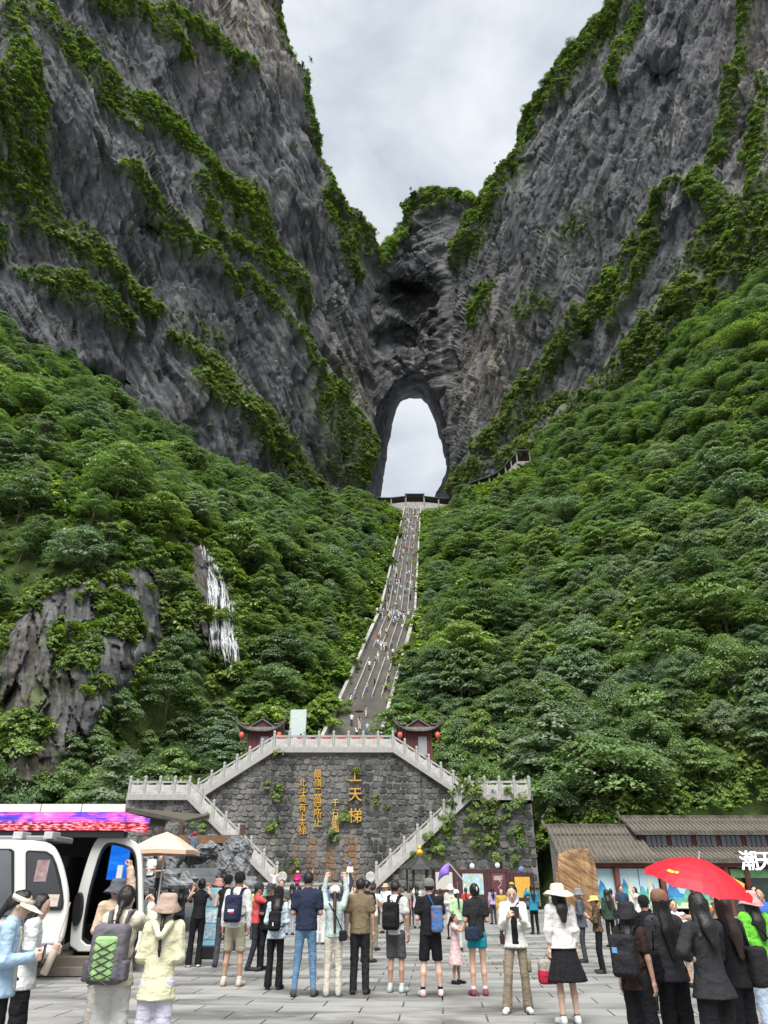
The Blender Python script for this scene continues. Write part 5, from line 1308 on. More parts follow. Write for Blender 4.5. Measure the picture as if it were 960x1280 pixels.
def make_rockery():
    Y = 33.5
    def bp(u, v, Yy): return onY(np.array(float(u)), np.array(float(v)), Yy)
    root = empty('rockery_steps', (-10, Y, 0)); tag(root, 'grey stone steps climbing the artificial rockery where a man stands', 'steps')
    st = plain('grey_step_stone', (.13, .14, .148), .9, .25, 2.0)
    for k in range(7): MB().box(-2.2, 2.6, -1.4 + k*.42, 2.6, 0.2 + k*.30, 0.2 + (k+1)*.30 - .012).build('step', st, root)
    MB().box(-2.2, 2.6, -1.4, 2.6, -.2, .19).build('base', st, root)
    spec = [(215, 1108, 31.0, (1.1, .6, .6), 'smooth grey boulder in front of the rockery steps'), (300, 1090, 33.5, (.45, .6, .7), 'jagged grey rock at the post end of the rockery'),
            (296, 1064, 36.0, (.7, .7, .6), 'jagged grey rock below the timber rail post'), (262, 1060, 37.5, (.9, .7, .55), 'grey rock on the rockery crest under the timber rail'),
            (205, 1075, 37.0, (.9, .8, 1.0), 'tall grey rock behind the parasol'), (282, 1085, 35.0, (.42, .5, .7), 'dark pitted rock beside the rockery steps'),
            (305, 1112, 32.5, (.6, .5, .5), 'low rock at the foot of the rockery'), (243, 1066, 38.0, (.7, .6, .5), 'rounded grey rock behind the man on the rockery')]
    for k, (u, v, Yy, s, lab) in enumerate(spec): boulder('rockery_rock', bp(u, v, Yy), s, 50 + k, M_ROCKERY, lab)
    wood = plain('rail_timber', (.16, .085, .045), .8, .3, 3.0)
    a, b = bp(196, 1049, 37.0), bp(303, 1049, 37.0); r = empty('timber_rail', (a[0], 37.0, 0)); tag(r, 'brown timber rail on posts above the rockery', 'railing'); L = b[0] - a[0]
    MB().box(0, L, -.1, .1, a[2] - .18, a[2] + .18).build('rail', wood, r)
    for t in (0.02, 0.26, 0.98): MB().box(L*t - .1, L*t + .1, .11, .3, 0.5, a[2] + .65).build('post', plain('post_timber', (.07, .04, .028), .8, .3), r)
    p = bp(206, 1064, 27.0); r = empty('beige_parasol', (p[0], 27.0, 0)); tag(r, 'pale peach square parasol beside the kiosk', 'parasol')
    z = p[2]; cl = plain('peach_canvas', (.60, .42, .32), .85, .06, 2.0)
    V = [(0, 0, .62)]; n = 8
    ring = [(math.cos(math.pi/4 + i*math.pi/4) * (1.42 if i % 2 == 0 else 1.02), math.sin(math.pi/4 + i*math.pi/4) * (1.42 if i % 2 == 0 else 1.02), 0 if i % 2 == 0 else .04) for i in range(8)]
    V += [(x*.35, y*.35, .46) for x, y, zz in ring] + ring + [(x, y, zz - .13) for x, y, zz in ring]
    Fc = [(0, 1+i, 1+(i+1) % 8) for i in range(8)] + [(1+i, 9+i, 9+(i+1) % 8, 1+(i+1) % 8) for i in range(8)] + [(9+i, 17+i, 17+(i+1) % 8, 9+(i+1) % 8) for i in range(8)]
    cap = MB().add(V, Fc).build('canopy', cl, r, (0, 0, z))
    so = cap.modifiers.new('thickness', 'SOLIDIFY'); so.thickness = .015
    MB().tube([(0, 0, 0), (0, 0, z + .6)], .03, 8).build('pole', M_WHITE, r); MB().lathe([(.35, 0), (.35, .08), (.05, .12)], 14).build('base', M_KERB, r)
make_rockery()
def make_standee():
    p = onZ(np.array(258.0), np.array(1199.0)); r = empty('info_kiosk', p); tag(r, 'slim light blue information kiosk on a black base', 'kiosk')
    MB().box(-.24, .24, -.05, .2, 0, .28).build('base', M_BLACK, r, bevel=.02)
    k = MB().box(-.2, .2, 0, .12, .28, 1.55).build('panel', plain('panel_blue', (.22, .48, .60), .4, .08), r, bevel=.01)
    for j in range(3): MB().box(-.15, .15, -.012, -.002, .42 + j*.36, .70 + j*.36).build('poster', plain('panel_print_%d' % j, ((.30, .42, .5), (.5, .62, .66), (.24, .36, .44))[j], .5, .5, 16.0), k)
make_standee()

# ------------------------------------------------------------------ notice boards, incense shelter, flag
M_MAROON = plain('maroon_frame', (.055, .022, .022), .6, .25, 2.0)
def lines_material(name, base, ink, scale=7.0):
    m, nt, b = nm(name); v = coords(nt, (6, 1, 1)); 
    wv = N(nt, 'ShaderNodeTexWave', Scale=scale, Distortion=0.0); wv.bands_direction = 'Z'; nt.links.new(coords(nt), wv.inputs['Vector'])
    f = mixc(nt, 1.0, ramp(nt, wv.outputs['Fac'], [(0.55, (0, 0, 0)), (0.7, (1, 1, 1))]), ramp(nt, noise(nt, 3.0, 3, .6, v), [(0.42, (0, 0, 0)), (0.5, (1, 1, 1))]), 'MULTIPLY')
    nt.links.new(mixc(nt, f, base, ink), b.inputs['Base Color']); b.inputs['Roughness'].default_value = .5; MATS[name] = m; return m
def board(u, w, vt, vb, Y, label, face, knob, fr=(True, .12)):
    p = onY(np.array(float(u)), np.array(float(vb)), Y); t = onY(np.array(float(u)), np.array(float(vt)), Y)
    r = empty('notice_board', (p[0], Y, 0)); tag(r, label, 'notice board')
    h = w / 2
    z0, z1 = p[2], t[2]
    for s in (-1, 1): MB().box(s*(h+.18)-.1, s*(h+.18)+.1, -.1, .1, 0, z1 + .25).build('post', M_MAROON, r)
    MB().box(-h-.08, h+.08, -.06, .06, z1 + .02, z1 + .24).build('header', M_MAROON, r); MB().box(-h-.08, h+.08, -.06, .06, z0 - .2, z0 - .02).build('sill', M_MAROON, r)
    MB().box(-h-.08, h+.08, -.02, .05, z0 - .02, z1 + .02).build('backing', M_MAROON, r)
    f = MB().box(-h, h, -.05, -.021, z0, z1).build('face', face, r)
    if knob: MB().lathe([(.04, -.02), (.13, -.02), (.17, .0), (.13, .03), (.04, .05)], 16).build('emblem', knob, r, (0, -.02, z1 + .44)).rotation_euler = (math.pi/2, 0, 0); MB().box(-.06, .06, -.02, .02, z1 + .2, z1 + .4).build('emblem_stem', M_MAROON, r)
    return r, f, z0, z1
M_EMBL = plain('emblem_pale', (.55, .58, .56), .4, .1)
def make_boards():
    r, f, z0, z1 = board(555.5, 1.12, 1090, 1112, 52.0, 'blank off-white board on dark posts beside the incense shelter', lines_material('board_cream', (.52, .50, .46), (.40, .38, .35), 9), None)
    m, nt, b = nm('map_print'); v = coords(nt)
    nt.links.new(ramp(nt, noise(nt, 2.6, 6, .65, v, .8), [(.30, (.62, .72, .80)), (.46, (.36, .52, .62)), (.54, (.30, .42, .30)), (.62, (.62, .58, .50)), (.75, (.70, .76, .82))]), b.inputs['Base Color']); b.inputs['Roughness'].default_value = .4
    board(592, 1.38, 1092, 1118, 52.0, 'maroon framed board showing a pale blue scenic map', m, M_EMBL)
    r, f, z0, z1 = board(624.5, 0.95, 1091, 1121, 52.0, 'narrow maroon board with a white winding route line', plain('board_maroon', (.115, .035, .045), .5, .12), M_EMBL)
    P = [(.02, .25), (.12, .4), (-.06, .6), (.10, .8), (.2, 1.0), (.05, 1.2), (-.12, 1.35), (.02, 1.5)]
    MB().tube([(x, -.06, z0 + .1 + z * (z1 - z0 - .2) / 1.7) for x, z in P], .022, 5).build('route_line', M_WHITE, f)
    for k in range(4): MB().box(-.32, .30 - .1*(k % 2), -.058, -.051, z1 - .22 - k*.07, z1 - .18 - k*.07).build('text_line', plain('text_pale', (.5, .42, .40), .5), f)
    board(654.5, 1.02, 1096, 1122, 52.0, 'bright yellow notice board in a maroon frame at the wall corner', lines_material('board_yellow', (.72, .42, .06), (.42, .20, .03), 8), plain('emblem_blue', (.12, .2, .5), .4))
    for u, lab in ((609, 'short white bollard between the map board and the narrow board'), (617, 'short white bollard in front of the narrow maroon board'), (580, 'short white bollard beside the map board')):
        p = onZ(np.array(float(u)), np.array(1136.0)); o = MB().lathe([(.09, 0), (.09, .78), (.07, .84), (.02, .86)], 12).build('bollard', M_WHITE, None, p, smooth=False); tag(o, lab, 'bollard')
    # incense shelter with a gilded gourd
    Y = 49.0; p = onY(np.array(525.0), np.array(1086.0), Y); ze = p[2]
    r = empty('incense_shelter', (p[0], Y, 0)); tag(r, 'small dark six-posted incense shelter topped by a gold gourd finial', 'shelter')
    dk = plain('iron_dark', (.035, .037, .038), .6, .2)
    a = [(1.15 * math.cos(k*math.pi/3), 1.15 * math.sin(k*math.pi/3)) for k in range(6)]
    for x, y in a: MB().tube([(x*.72, y*.72, 0), (x*.72, y*.72, ze)], .06, 8).build('post', dk, r)
    roof = MB().lathe([(1.28, -.05), (1.25, .05), (.8, .25), (.45, .5), (.12, .72)], 6).build('roof', dk, r, (0, 0, ze))
    for k in range(6): MB().tube([(1.3*math.cos(k*math.pi/3), 1.3*math.sin(k*math.pi/3), .03), (.8*math.cos(k*math.pi/3), .8*math.sin(k*math.pi/3), .27), (.12*math.cos(k*math.pi/3), .12*math.sin(k*math.pi/3), .75)], .05, 6).build('hip_ridge', dk, roof)
    gold = plain('gold_leaf', (.78, .46, .05), .3, .1, metal=.6)
    MB().lathe([(.16, .68), (.12, .74), (.22, .82), (.25, .93), (.19, 1.05), (.09, 1.1), (.15, 1.17), (.15, 1.24), (.06, 1.32), (.02, 1.40)], 16).build('gourd_finial', gold, roof, smooth=True)
    MB().lathe([(.5, 0), (.55, .1), (.4, .2), (.42, .7), (.6, .85), (.6, .95), (.4, .95)], 14).build('incense_burner', dk, r, smooth=True)
    # guide flag
make_boards()

# ------------------------------------------------------------------ tiled shop on the right
M_SHOPTILE = plain('shop_tile', (.088, .078, .064), .9, .6, 1.6, bmp=.4, bscale=18)
M_REDWOOD = plain('shop_column_red', (.135, .045, .03), .7, .25, 2.0)
def tiled_slope(name, root, x0, x1, y0, z0, y1, z1, pitch, mat):
    """eave (y0, z0) up to ridge (y1, z1): bedding plane plus half-round tile rows, every row its own part"""
    MB().hexa([(x0, y0, z0-.12), (x1, y0, z0-.12), (x1, y1, z1-.12), (x0, y1, z1-.12), (x0, y0, z0), (x1, y0, z0), (x1, y1, z1), (x0, y1, z1)]).build(name, mat, root)
    n = int((x1 - x0) / pitch); me = None
    dy, dz = y1 - y0, z1 - z0; V = []; Fc = []; seg = 9; arc = [(-.085, 0), (-.06, .06), (0, .085), (.06, .06), (.085, 0)]
    for k in range(seg + 1):
        t = k / seg; lift = .0 if k % 2 else .018
        for ax, az in arc: V.append((ax, dy*t, dz*t + az + lift))
    for k in range(seg):
        for j in range(4): a = k*5 + j; Fc.append((a, a+1, a+6, a+5))
    Fc.append((0, 4, 3, 2, 1))
    me = meshdata('tile_row', V, Fc, mat)
    for k in range(n): obj('tile_row', me, root, (x0 + (k + .5) * (x1 - x0) / n, y0, z0 + random.uniform(-.008, .012)))
def make_shop():
    Y = 47.5
    def X(u, v=1075): return XZ(u, v, Y)[0]
    org = np.array((X(697), Y, 0.0)); root = empty('tiled_shop', org); tag(root, 'long low shop with grey tiled roofs, red columns and painted panels', 'shop')
    xl, xm, xr = 0.0, X(806) - org[0], X(1010) - org[0]
    ze = XZ(760, 1076, Y - 0.9)[1]; zr = XZ(740, 1034, Y + 2.4)[1]
    tiled_slope('lower_roof', root, xl, xm + .5, -.9, ze, 2.4, zr, .27, M_SHOPTILE)
    tiled_slope('front_roof', root, xm + .5, xr, -.9, ze, 1.3, ze + .85, .27, M_SHOPTILE)
    zc0 = ze + .80; zc1 = zc0 + .82
    MB().box(xm + .3, xr, 1.32, 1.5, zc0, zc1 + .1).build('clerestory_wall', M_REDWOOD, root)
    npan = 6
    for k in range(npan):
        a = xm + .75 + k * (xr - xm - .5) / npan; b = a + (xr - xm - .5) / npan - .35
        w = MB().box(a, b, 1.25, 1.31, zc0 + .12, zc1 - .08).build('window', glass('clerestory_glass', (.09, .11, .135), .12), root)
        for j in range(1, 4): MB().box(a + (b-a)*j/4 - .02, a + (b-a)*j/4 + .02, 1.22, 1.25, zc0 + .12, zc1 - .08).build('mullion', M_MAROON, w)
    tiled_slope('upper_roof', root, xm - .1, xr, .75, zc1 + .02, 3.0, zc1 + 1.0, .27, M_SHOPTILE)
    MB().box(xm - .25, xr, 2.9, 3.15, zc1 + .95, zc1 + 1.22).build('ridge', M_SHOPTILE, root); MB().box(xl - .15, xm + .5, 2.3, 2.55, zr - .05, zr + .2).build('ridge', M_SHOPTILE, root)
    for (x, y, z) in ((xm - .2, 3.0, zc1 + 1.05), (xl - .1, 2.4, zr)): MB().tube([(x, y, z), (x - .12, y, z + .35), (x - .08, y, z + .6), (x + .1, y, z + .78)], [.12, .1, .08, .03], 7).build('ridge_horn', M_SHOPTILE, root)
    MB().prism([(-.75, ze - .12), (2.4, zr - .12), (2.4, 0), (-.3, 0), (-.3, ze - .3)], 0, xl + .15, xl + .3).build('gable_wall', plain('shop_render', (.24, .23, .21), .9, .2), root)
    MB().box(xl + .3, xr, 1.5, 1.7, 0, zc1).build('back_wall', plain('shop_dark', (.04, .04, .042), .8), root)
    MB().box(xl, xr, -.55, -.35, ze - .34, ze - .10).build('lintel', M_REDWOOD, root)
    cols = [735, 765.5, 821, 857, 900, 925, 975]
    for u in cols: MB().tube([(X(u) - org[0], -.45, 0), (X(u) - org[0], -.45, ze - .3)], .17, 12).build('column', M_REDWOOD, root)
    zt = ze - .36
    pale = plain('mural_sky', (.46, .64, .70), .5, .10, 1.5); teal = plain('mural_teal', (.06, .38, .42), .5, .35, 3.0); blue = plain('mural_blue', (.05, .22, .48), .5, .35, 3.0); grn = plain('mural_green', (.16, .40, .20), .5, .35, 3.0); cream = plain('mural_cream', (.60, .62, .46), .5, .15)
    rng = np.random.default_rng(8)
    for k, (u0, u1) in enumerate(((738, 763), (769, 793), (794, 817), (826, 854), (860, 897))):
        a, b = X(u0) - org[0], X(u1) - org[0]
        f = MB().box(a - .03, b + .03, -.2, -.12, .35, zt).build('painted_panel', M_MAROON, root)
        MB().box(a, b, -.22, -.2, .4, zt - .04).build('panel_sheet', pale, f)
        for j, (mt, hh) in enumerate(((blue, .72), (teal, .56), (grn, .42), (cream, .18))):
            n = 14; xs = np.linspace(a + .01, b - .01, n); pk = rng.uniform(0, 1); sp = (b - a)
            prof = .4 + (zt - .45) * np.clip(hh * (0.45 + 0.55 * np.exp(-(((xs - a) / sp - pk) / .22) ** 2)) + rng.normal(scale=.025, size=n), .03, .97)
            poly = [(x, z) for x, z in zip(xs, prof)] + [(b - .01, .41), (a + .01, .41)]
            MB().prism(poly, 1, -.224 - .003*j, -.221 - .003*j).build('painted_hill', mt, f)
        if k in (1, 2):
            c = a + (b - a) * .55; MB().prism([(c - .12, zt - .5), (c + .10, zt - .45), (c + .18, .5), (c - .25, .5)], 1, -.2385, -.2365).build('painted_fall', cream, f)
    fr = MB().box(X(902) - org[0], xr, -.25, -.15, .0, zt).build('shopfront', glass('shopfront_glass', (.03, .05, .045), .1), root)
    MB().box(X(905) - org[0], xr, -.5, -.3, zt - .55, zt - .1).build('shopfront_shelf', plain('shop_green', (.10, .24, .10), .6, .4, 4.0), root)
    MB().hexa([(X(898)-org[0], -.9, 1.9), (X(913)-org[0], -1.0, 1.45), (X(913)-org[0], -.97, 1.45), (X(898)-org[0], -.87, 1.9), (X(898)-org[0], -.9, 2.15), (X(915)-org[0], -1.0, 1.7), (X(915)-org[0], -.97, 1.7), (X(898)-org[0], -.87, 2.15)]).build('shelf_sign', plain('sign_yellow', (.75, .52, .10), .5), root)
    sg = empty('shop_sign', onY(np.array(925.0), np.array(1086.0), 45.9)); tag(sg, 'glowing white shop sign characters on the lower roof eave', 'sign')
    wm = plain('sign_white', (.85, .88, .95), .4, .02, emit=.28)
    for ch, u in (('潮', 936.5), ('天', 957.5)):
        me = text_mesh(ch, 1.12, .05, .004); me.materials.append(wm)
        o = obj('character', me, sg, onY(np.array(u), np.array(1077.5), 45.9) - np.array(sg.location)); o.rotation_euler = (math.pi/2, 0, 0)
    MB().box(-.1, 3.0, .1, .16, .05, .12).box(-.1, 3.0, .1, .16, .8, .86).build('sign_rail', M_BLACK, sg)
    # tan standing stone in front of the gable
    m = rock_material('tan_stone', (.20, .115, .055), (.33, .20, .10), (.42, .30, .19), (.26, .14, .07), 12.0)
    p = onY(np.array(724.0), np.array(1120.0), 44.0); s = boulder('standing_stone', (p[0], 44.0, 1.55), (1.12, .3, 1.85), 91, m, 'tall flat tan standing stone at the end of the tiled shop', 'rock', None, 0.45)
make_shop()
def make_orange():
    p = onZ(np.array(952.0), np.array(1290.0)); q = pt(np.array(948.0), np.array(1276.0), np.array(8.2))
    r = empty('barrier_board', (q[0], q[1], 0)); tag(r, 'bright orange plastic barrier board low on the paving', 'barrier')
    om = plain('barrier_orange', (.80, .20, .02), .5, .06)
    z = q[2]
    MB().hexa([(-.25, -.03, z - .34), (.7, -.03, z - .04), (.7, .03, z - .04), (-.25, .03, z - .34), (-.25, -.03, z - .12), (.7, -.03, z + .20), (.7, .03, z + .20), (-.25, .03, z - .12)]).build('panel', om, r)
    MB().box(.55, .63, .04, .1, 0, z + .1).build('leg', om, r); MB().box(-.1, -.02, .04, .1, 0, z - .2).build('leg', om, r)
make_orange()
# ------------------------------------------------------------------ people: implicit bodies and clothes, polygonised with surface nets
class Field:
    def __init__(s, lo, hi, h):
        s.lo = np.array(lo, np.float32); s.h = h; s.n = np.ceil((np.array(hi) - s.lo) / h).astype(int) + 1
        s.ax = [s.lo[i] + h * np.arange(s.n[i], dtype=np.float32) for i in range(3)]
        s.S = np.full(tuple(s.n), 1.0, np.float32)
    def sub(s, lo, hi):
        a = np.clip(np.floor((np.array(lo) - s.lo) / s.h).astype(int), 0, s.n - 1); b = np.clip(np.ceil((np.array(hi) - s.lo) / s.h).astype(int) + 1, 1, s.n)
        sl = tuple(slice(i, j) for i, j in zip(a, b))
        X, Y, Z = np.meshgrid(s.ax[0][sl[0]], s.ax[1][sl[1]], s.ax[2][sl[2]], indexing='ij'); return sl, X, Y, Z
    def merge(s, sl, d, k):
        a = s.S[sl]
        if k <= 0: s.S[sl] = np.minimum(a, d); return
        h = np.clip(0.5 + 0.5 * (a - d) / k, 0, 1); s.S[sl] = a + (d - a) * h - k * h * (1 - h)
    def cone(s, a, b, ra, rb, k=0.02, flat=1.0, cut=0):
        """tapered capsule; flat < 1 squeezes it front to back about its axis"""
        a = np.array(a, np.float32); b = np.array(b, np.float32); m = max(ra, rb) + k + 0.03
        sl, X, Y, Z = s.sub(np.minimum(a, b) - m, np.maximum(a, b) + m)
        ba = b - a; L2 = float(ba @ ba) + 1e-9
        h = np.clip(((X - a[0]) * ba[0] + (Y - a[1]) * ba[1] + (Z - a[2]) * ba[2]) / L2, 0, 1)
        d = np.sqrt((X - a[0] - h * ba[0]) ** 2 + ((Y - a[1] - h * ba[1]) / flat) ** 2 + (Z - a[2] - h * ba[2]) ** 2) - (ra + (rb - ra) * h)
        s.merge(sl, d, k); return s
    def ell(s, c, r, k=0.02):
        c = np.array(c, np.float32); r = np.array(r, np.float32); sl, X, Y, Z = s.sub(c - r - 0.05, c + r + 0.05)
        d = (np.sqrt(((X - c[0]) / r[0]) ** 2 + ((Y - c[1]) / r[1]) ** 2 + ((Z - c[2]) / r[2]) ** 2) - 1) * r.min()
        s.merge(sl, d, k); return s
    def rbox(s, c, r, rad, k=0.01):
        c = np.array(c, np.float32); r = np.array(r, np.float32); sl, X, Y, Z = s.sub(c - r - 0.05, c + r + 0.05)
        q = [np.abs(W - c[i]) - (r[i] - rad) for i, W in enumerate((X, Y, Z))]
        d = np.sqrt(sum(np.maximum(w, 0) ** 2 for w in q)) + np.minimum(np.maximum(np.maximum(q[0], q[1]), q[2]), 0) - rad
        s.merge(sl, d, k); return s
    def wrinkle(s, amp, sc, seed, zs=1.0):
        near = np.abs(s.S) < 0.06; i = np.argwhere(near)
        if len(i): q = (s.lo + i * s.h); q = q + 0.03 * fbm(q * 7, 2, seed + 9)[:, None]; s.S[near] += amp * (0.8 * fbm(q * np.array((sc, sc, sc * zs)), 2, seed, .5, True) + .4 * fbm(q * sc * 2.1, 2, seed + 3))
        return s
    def above(s, z): s.S = np.maximum(s.S, z - s.ax[2][None, None, :]); return s
    def below(s, z): s.S = np.maximum(s.S, s.ax[2][None, None, :] - z); return s
    def half(s, n, d):     # keep n.p < d
        X, Y, Z = np.meshgrid(*s.ax, indexing='ij', sparse=True); s.S = np.maximum(s.S, n[0] * X + n[1] * Y + n[2] * Z - d); return s
    def minus(s, o): s.S = np.maximum(s.S, -o.S); return s
    def mesh(s):
        S = s.S; S = S.copy(); S[0] = S[-1] = 1; S[:, 0] = S[:, -1] = 1; S[:, :, 0] = S[:, :, -1] = 1
        neg = S < 0; nx, ny, nz = S.shape
        c = [neg[i:nx-1+i, j:ny-1+j, k:nz-1+k] for i in (0, 1) for j in (0, 1) for k in (0, 1)]
        al = c[0].copy(); an = c[0].copy()
        for q in c[1:]: al &= q; an |= q
        cell = np.argwhere(an & ~al)
        if not len(cell): return np.zeros((0, 3)), np.zeros((0, 4), int)
        idx = np.full((nx-1, ny-1, nz-1), -1, np.int64); idx[tuple(cell.T)] = np.arange(len(cell))
        acc = np.zeros((len(cell), 3), np.float32); cnt = np.zeros(len(cell), np.float32)
        for ax in range(3):
            o1, o2 = [a for a in range(3) if a != ax]
            for p in (0, 1):
                for q in (0, 1):
                    A = cell.copy(); A[:, o1] += p; A[:, o2] += q; B = A.copy(); B[:, ax] += 1
                    va, vb = S[tuple(A.T)], S[tuple(B.T)]; x = (va < 0) != (vb < 0)
                    t = np.where(x, va / np.where(x, va - vb, 1), 0)
                    P = (A - cell).astype(np.float32); P[:, ax] += t; acc += P * x[:, None]; cnt += x
        V = s.lo + s.h * (cell + acc / np.maximum(cnt, 1)[:, None])
        Fc = []
        for ax in range(3):
            o1, o2 = (ax + 1) % 3, (ax + 2) % 3
            sh = list(S.shape); sh[ax] -= 1
            a = neg[tuple(slice(0, -1) if i == ax else slice(None) for i in range(3))]; b = neg[tuple(slice(1, None) if i == ax else slice(None) for i in range(3))]
            e = np.argwhere(a != b); e = e[(e[:, o1] > 0) & (e[:, o2] > 0)]
            if not len(e): continue
            f = a[tuple(e.T)]; q = []
            for d1, d2 in ((0, 0), (-1, 0), (-1, -1), (0, -1)):
                w = e.copy(); w[:, o1] += d1; w[:, o2] += d2; w = np.minimum(w, np.array(idx.shape) - 1); q.append(idx[tuple(w.T)])
            q = np.stack(q, -1); q = np.where(f[:, None], q, q[:, ::-1]); Fc.append(q[(q >= 0).all(1)])
        return V, np.concatenate(Fc)
def soften(V, Fq, it=1):
    for _ in range(it):
        acc = np.zeros_like(V); cnt = np.zeros(len(V))
        for a in range(4):
            for b in ((a + 1) % 4, (a + 3) % 4): np.add.at(acc, Fq[:, a], V[Fq[:, b]]); np.add.at(cnt, Fq[:, a], 1)
        V = V * 0.5 + 0.5 * acc / np.maximum(cnt, 1)[:, None]
    return V.astype(np.float32)

# skin, hair, cloth
SKIN = [plain('skin_%d' % k, c, 0.55, 0.06, 8.0) for k, c in enumerate(((0.50, 0.31, 0.225), (0.42, 0.25, 0.175), (0.56, 0.37, 0.285)))]
M_HAIR = plain('hair_black', (0.010, 0.0085, 0.008), 0.42, 0.4, 30.0, bmp=0.4, bscale=60)
M_HAIRB = plain('hair_brown', (0.030, 0.016, 0.012), 0.42, 0.4, 30.0, bmp=0.4, bscale=60)
CLOTH = {}
def cloth(col, pattern=None):
    key = (tuple(round(c, 3) for c in col), pattern)
    if key in CLOTH: return CLOTH[key]
    m, nt, b = nm('cloth_%02d' % len(CLOTH)); v = coords(nt)
    c = ramp(nt, noise(nt, 5.0, 5, 0.6, v), [(0.3, tuple(x * 0.86 for x in col)), (0.7, tuple(min(1, x * 1.1) for x in col))])
    if pattern:
        c = mixc(nt, ramp(nt, noise(nt, 26.0, 3, 0.5, v, 0.6), [(0.50, (0, 0, 0)), (0.56, (1, 1, 1))]), c, pattern)
    nt.links.new(c, b.inputs['Base Color']); b.inputs['Roughness'].default_value = 0.85; b.inputs['Specular IOR Level'].default_value = 0.2
    n1 = noise(nt, 4.5, 2, 0.5, coords(nt, (1.0, 1.0, 0.5), rot=(0.5, 0.3, 0.2)), 1.6); n2 = noise(nt, 9.0, 1, 0.5, coords(nt, (0.7, 0.7, 1.4), rot=(-0.4, 0.6, 0)), 1.2)
    bump(nt, b, mixc(nt, 0.35, n1, n2), 0.6, 0.07)
    CLOTH[key] = m; return m
ARMS = {  # upper arm direction, forearm direction (outward, forward, up)
 'down': ((.16, -.03, -1), (.05, .14, -1)), 'phone': ((.14, .22, -.95), (-.42, .72, .5)), 'phonelow': ((.14, .12, -1), (-.40, .88, .08)), 'up': ((.22, .50, .80), (-.16, .12, 1)),
 'face': ((.30, .72, -.30), (-.34, .38, .85)), 'hip': ((.72, -.30, -.78), (-.80, .38, -.30)), 'point': ((.30, .90, -.25), (.10, 1, .06)), 'spread': ((.85, .10, .42), (.72, .10, .68)),
 'bag': ((.18, .0, -1), (.03, .05, -1)), 'hold': ((.18, .42, -.88), (-.10, .62, .78)), 'bent': ((.17, -.04, -1), (-.55, .82, -.05)), 'cross': ((.2, .1, -1), (-.8, .6, .1)), 'back': ((.2, -.3, -1), (-.3, .0, -1)),
 'wave': ((.6, .3, .5), (.1, .2, 1)), 'brow': ((.72, .30, .18), (-.75, .10, .55))}
def unit(v): v = np.array(v, float); return v / np.linalg.norm(v)

def hand_mesh(grip):
    """right hand, palm facing -x, fingers along -z from the wrist at the origin, thumb towards +y"""
    f = Field((-0.09, -0.075, -0.215), (0.06, 0.085, 0.03), 0.0052)
    f.cone((0, 0, 0.015), (0, 0, -0.03), 0.024, 0.027, 0.012, 1.15); f.rbox((0, 0.0, -0.062), (0.0155, 0.041, 0.046), 0.013, 0.02)
    L = (0.060, 0.068, 0.064, 0.050); ys = (0.031, 0.0105, -0.0105, -0.031)
    bend = (0.28, 0.32, 0.30) if not grip else (0.9, 1.2, 0.8)
    for l, y, e in zip(L, ys, (0, .05, .1, .16)):
        p = np.array((0.0, y, -0.098)); a = 0.12
        for seg, bd, r in zip((0.46, 0.31, 0.25), bend, (0.0092, 0.0085, 0.0075)):
            a += (bd + e) * 0.8; q = p + l * seg * 1.18 * np.array((-math.sin(a), 0.06 * np.sign(y), -math.cos(a))); f.cone(p, q, r, r * 0.95, 0.006); p = q
    t0 = np.array((-0.004, 0.030, -0.030)); t1 = np.array((-0.018, 0.056, -0.060)); t2 = np.array((-0.030, 0.060, -0.088)) if not grip else np.array((-0.042, 0.044, -0.080)); t3 = t2 + np.array((-0.012, -0.004, -0.02))
    f.cone(t0, t1, 0.014, 0.0115, 0.01); f.cone(t1, t2, 0.011, 0.010, 0.006); f.cone(t2, t3, 0.0098, 0.0085, 0.004)
    V, Fq = f.mesh(); return soften(V, Fq, 1), Fq
HANDS = {False: hand_mesh(False), True: hand_mesh(True)}

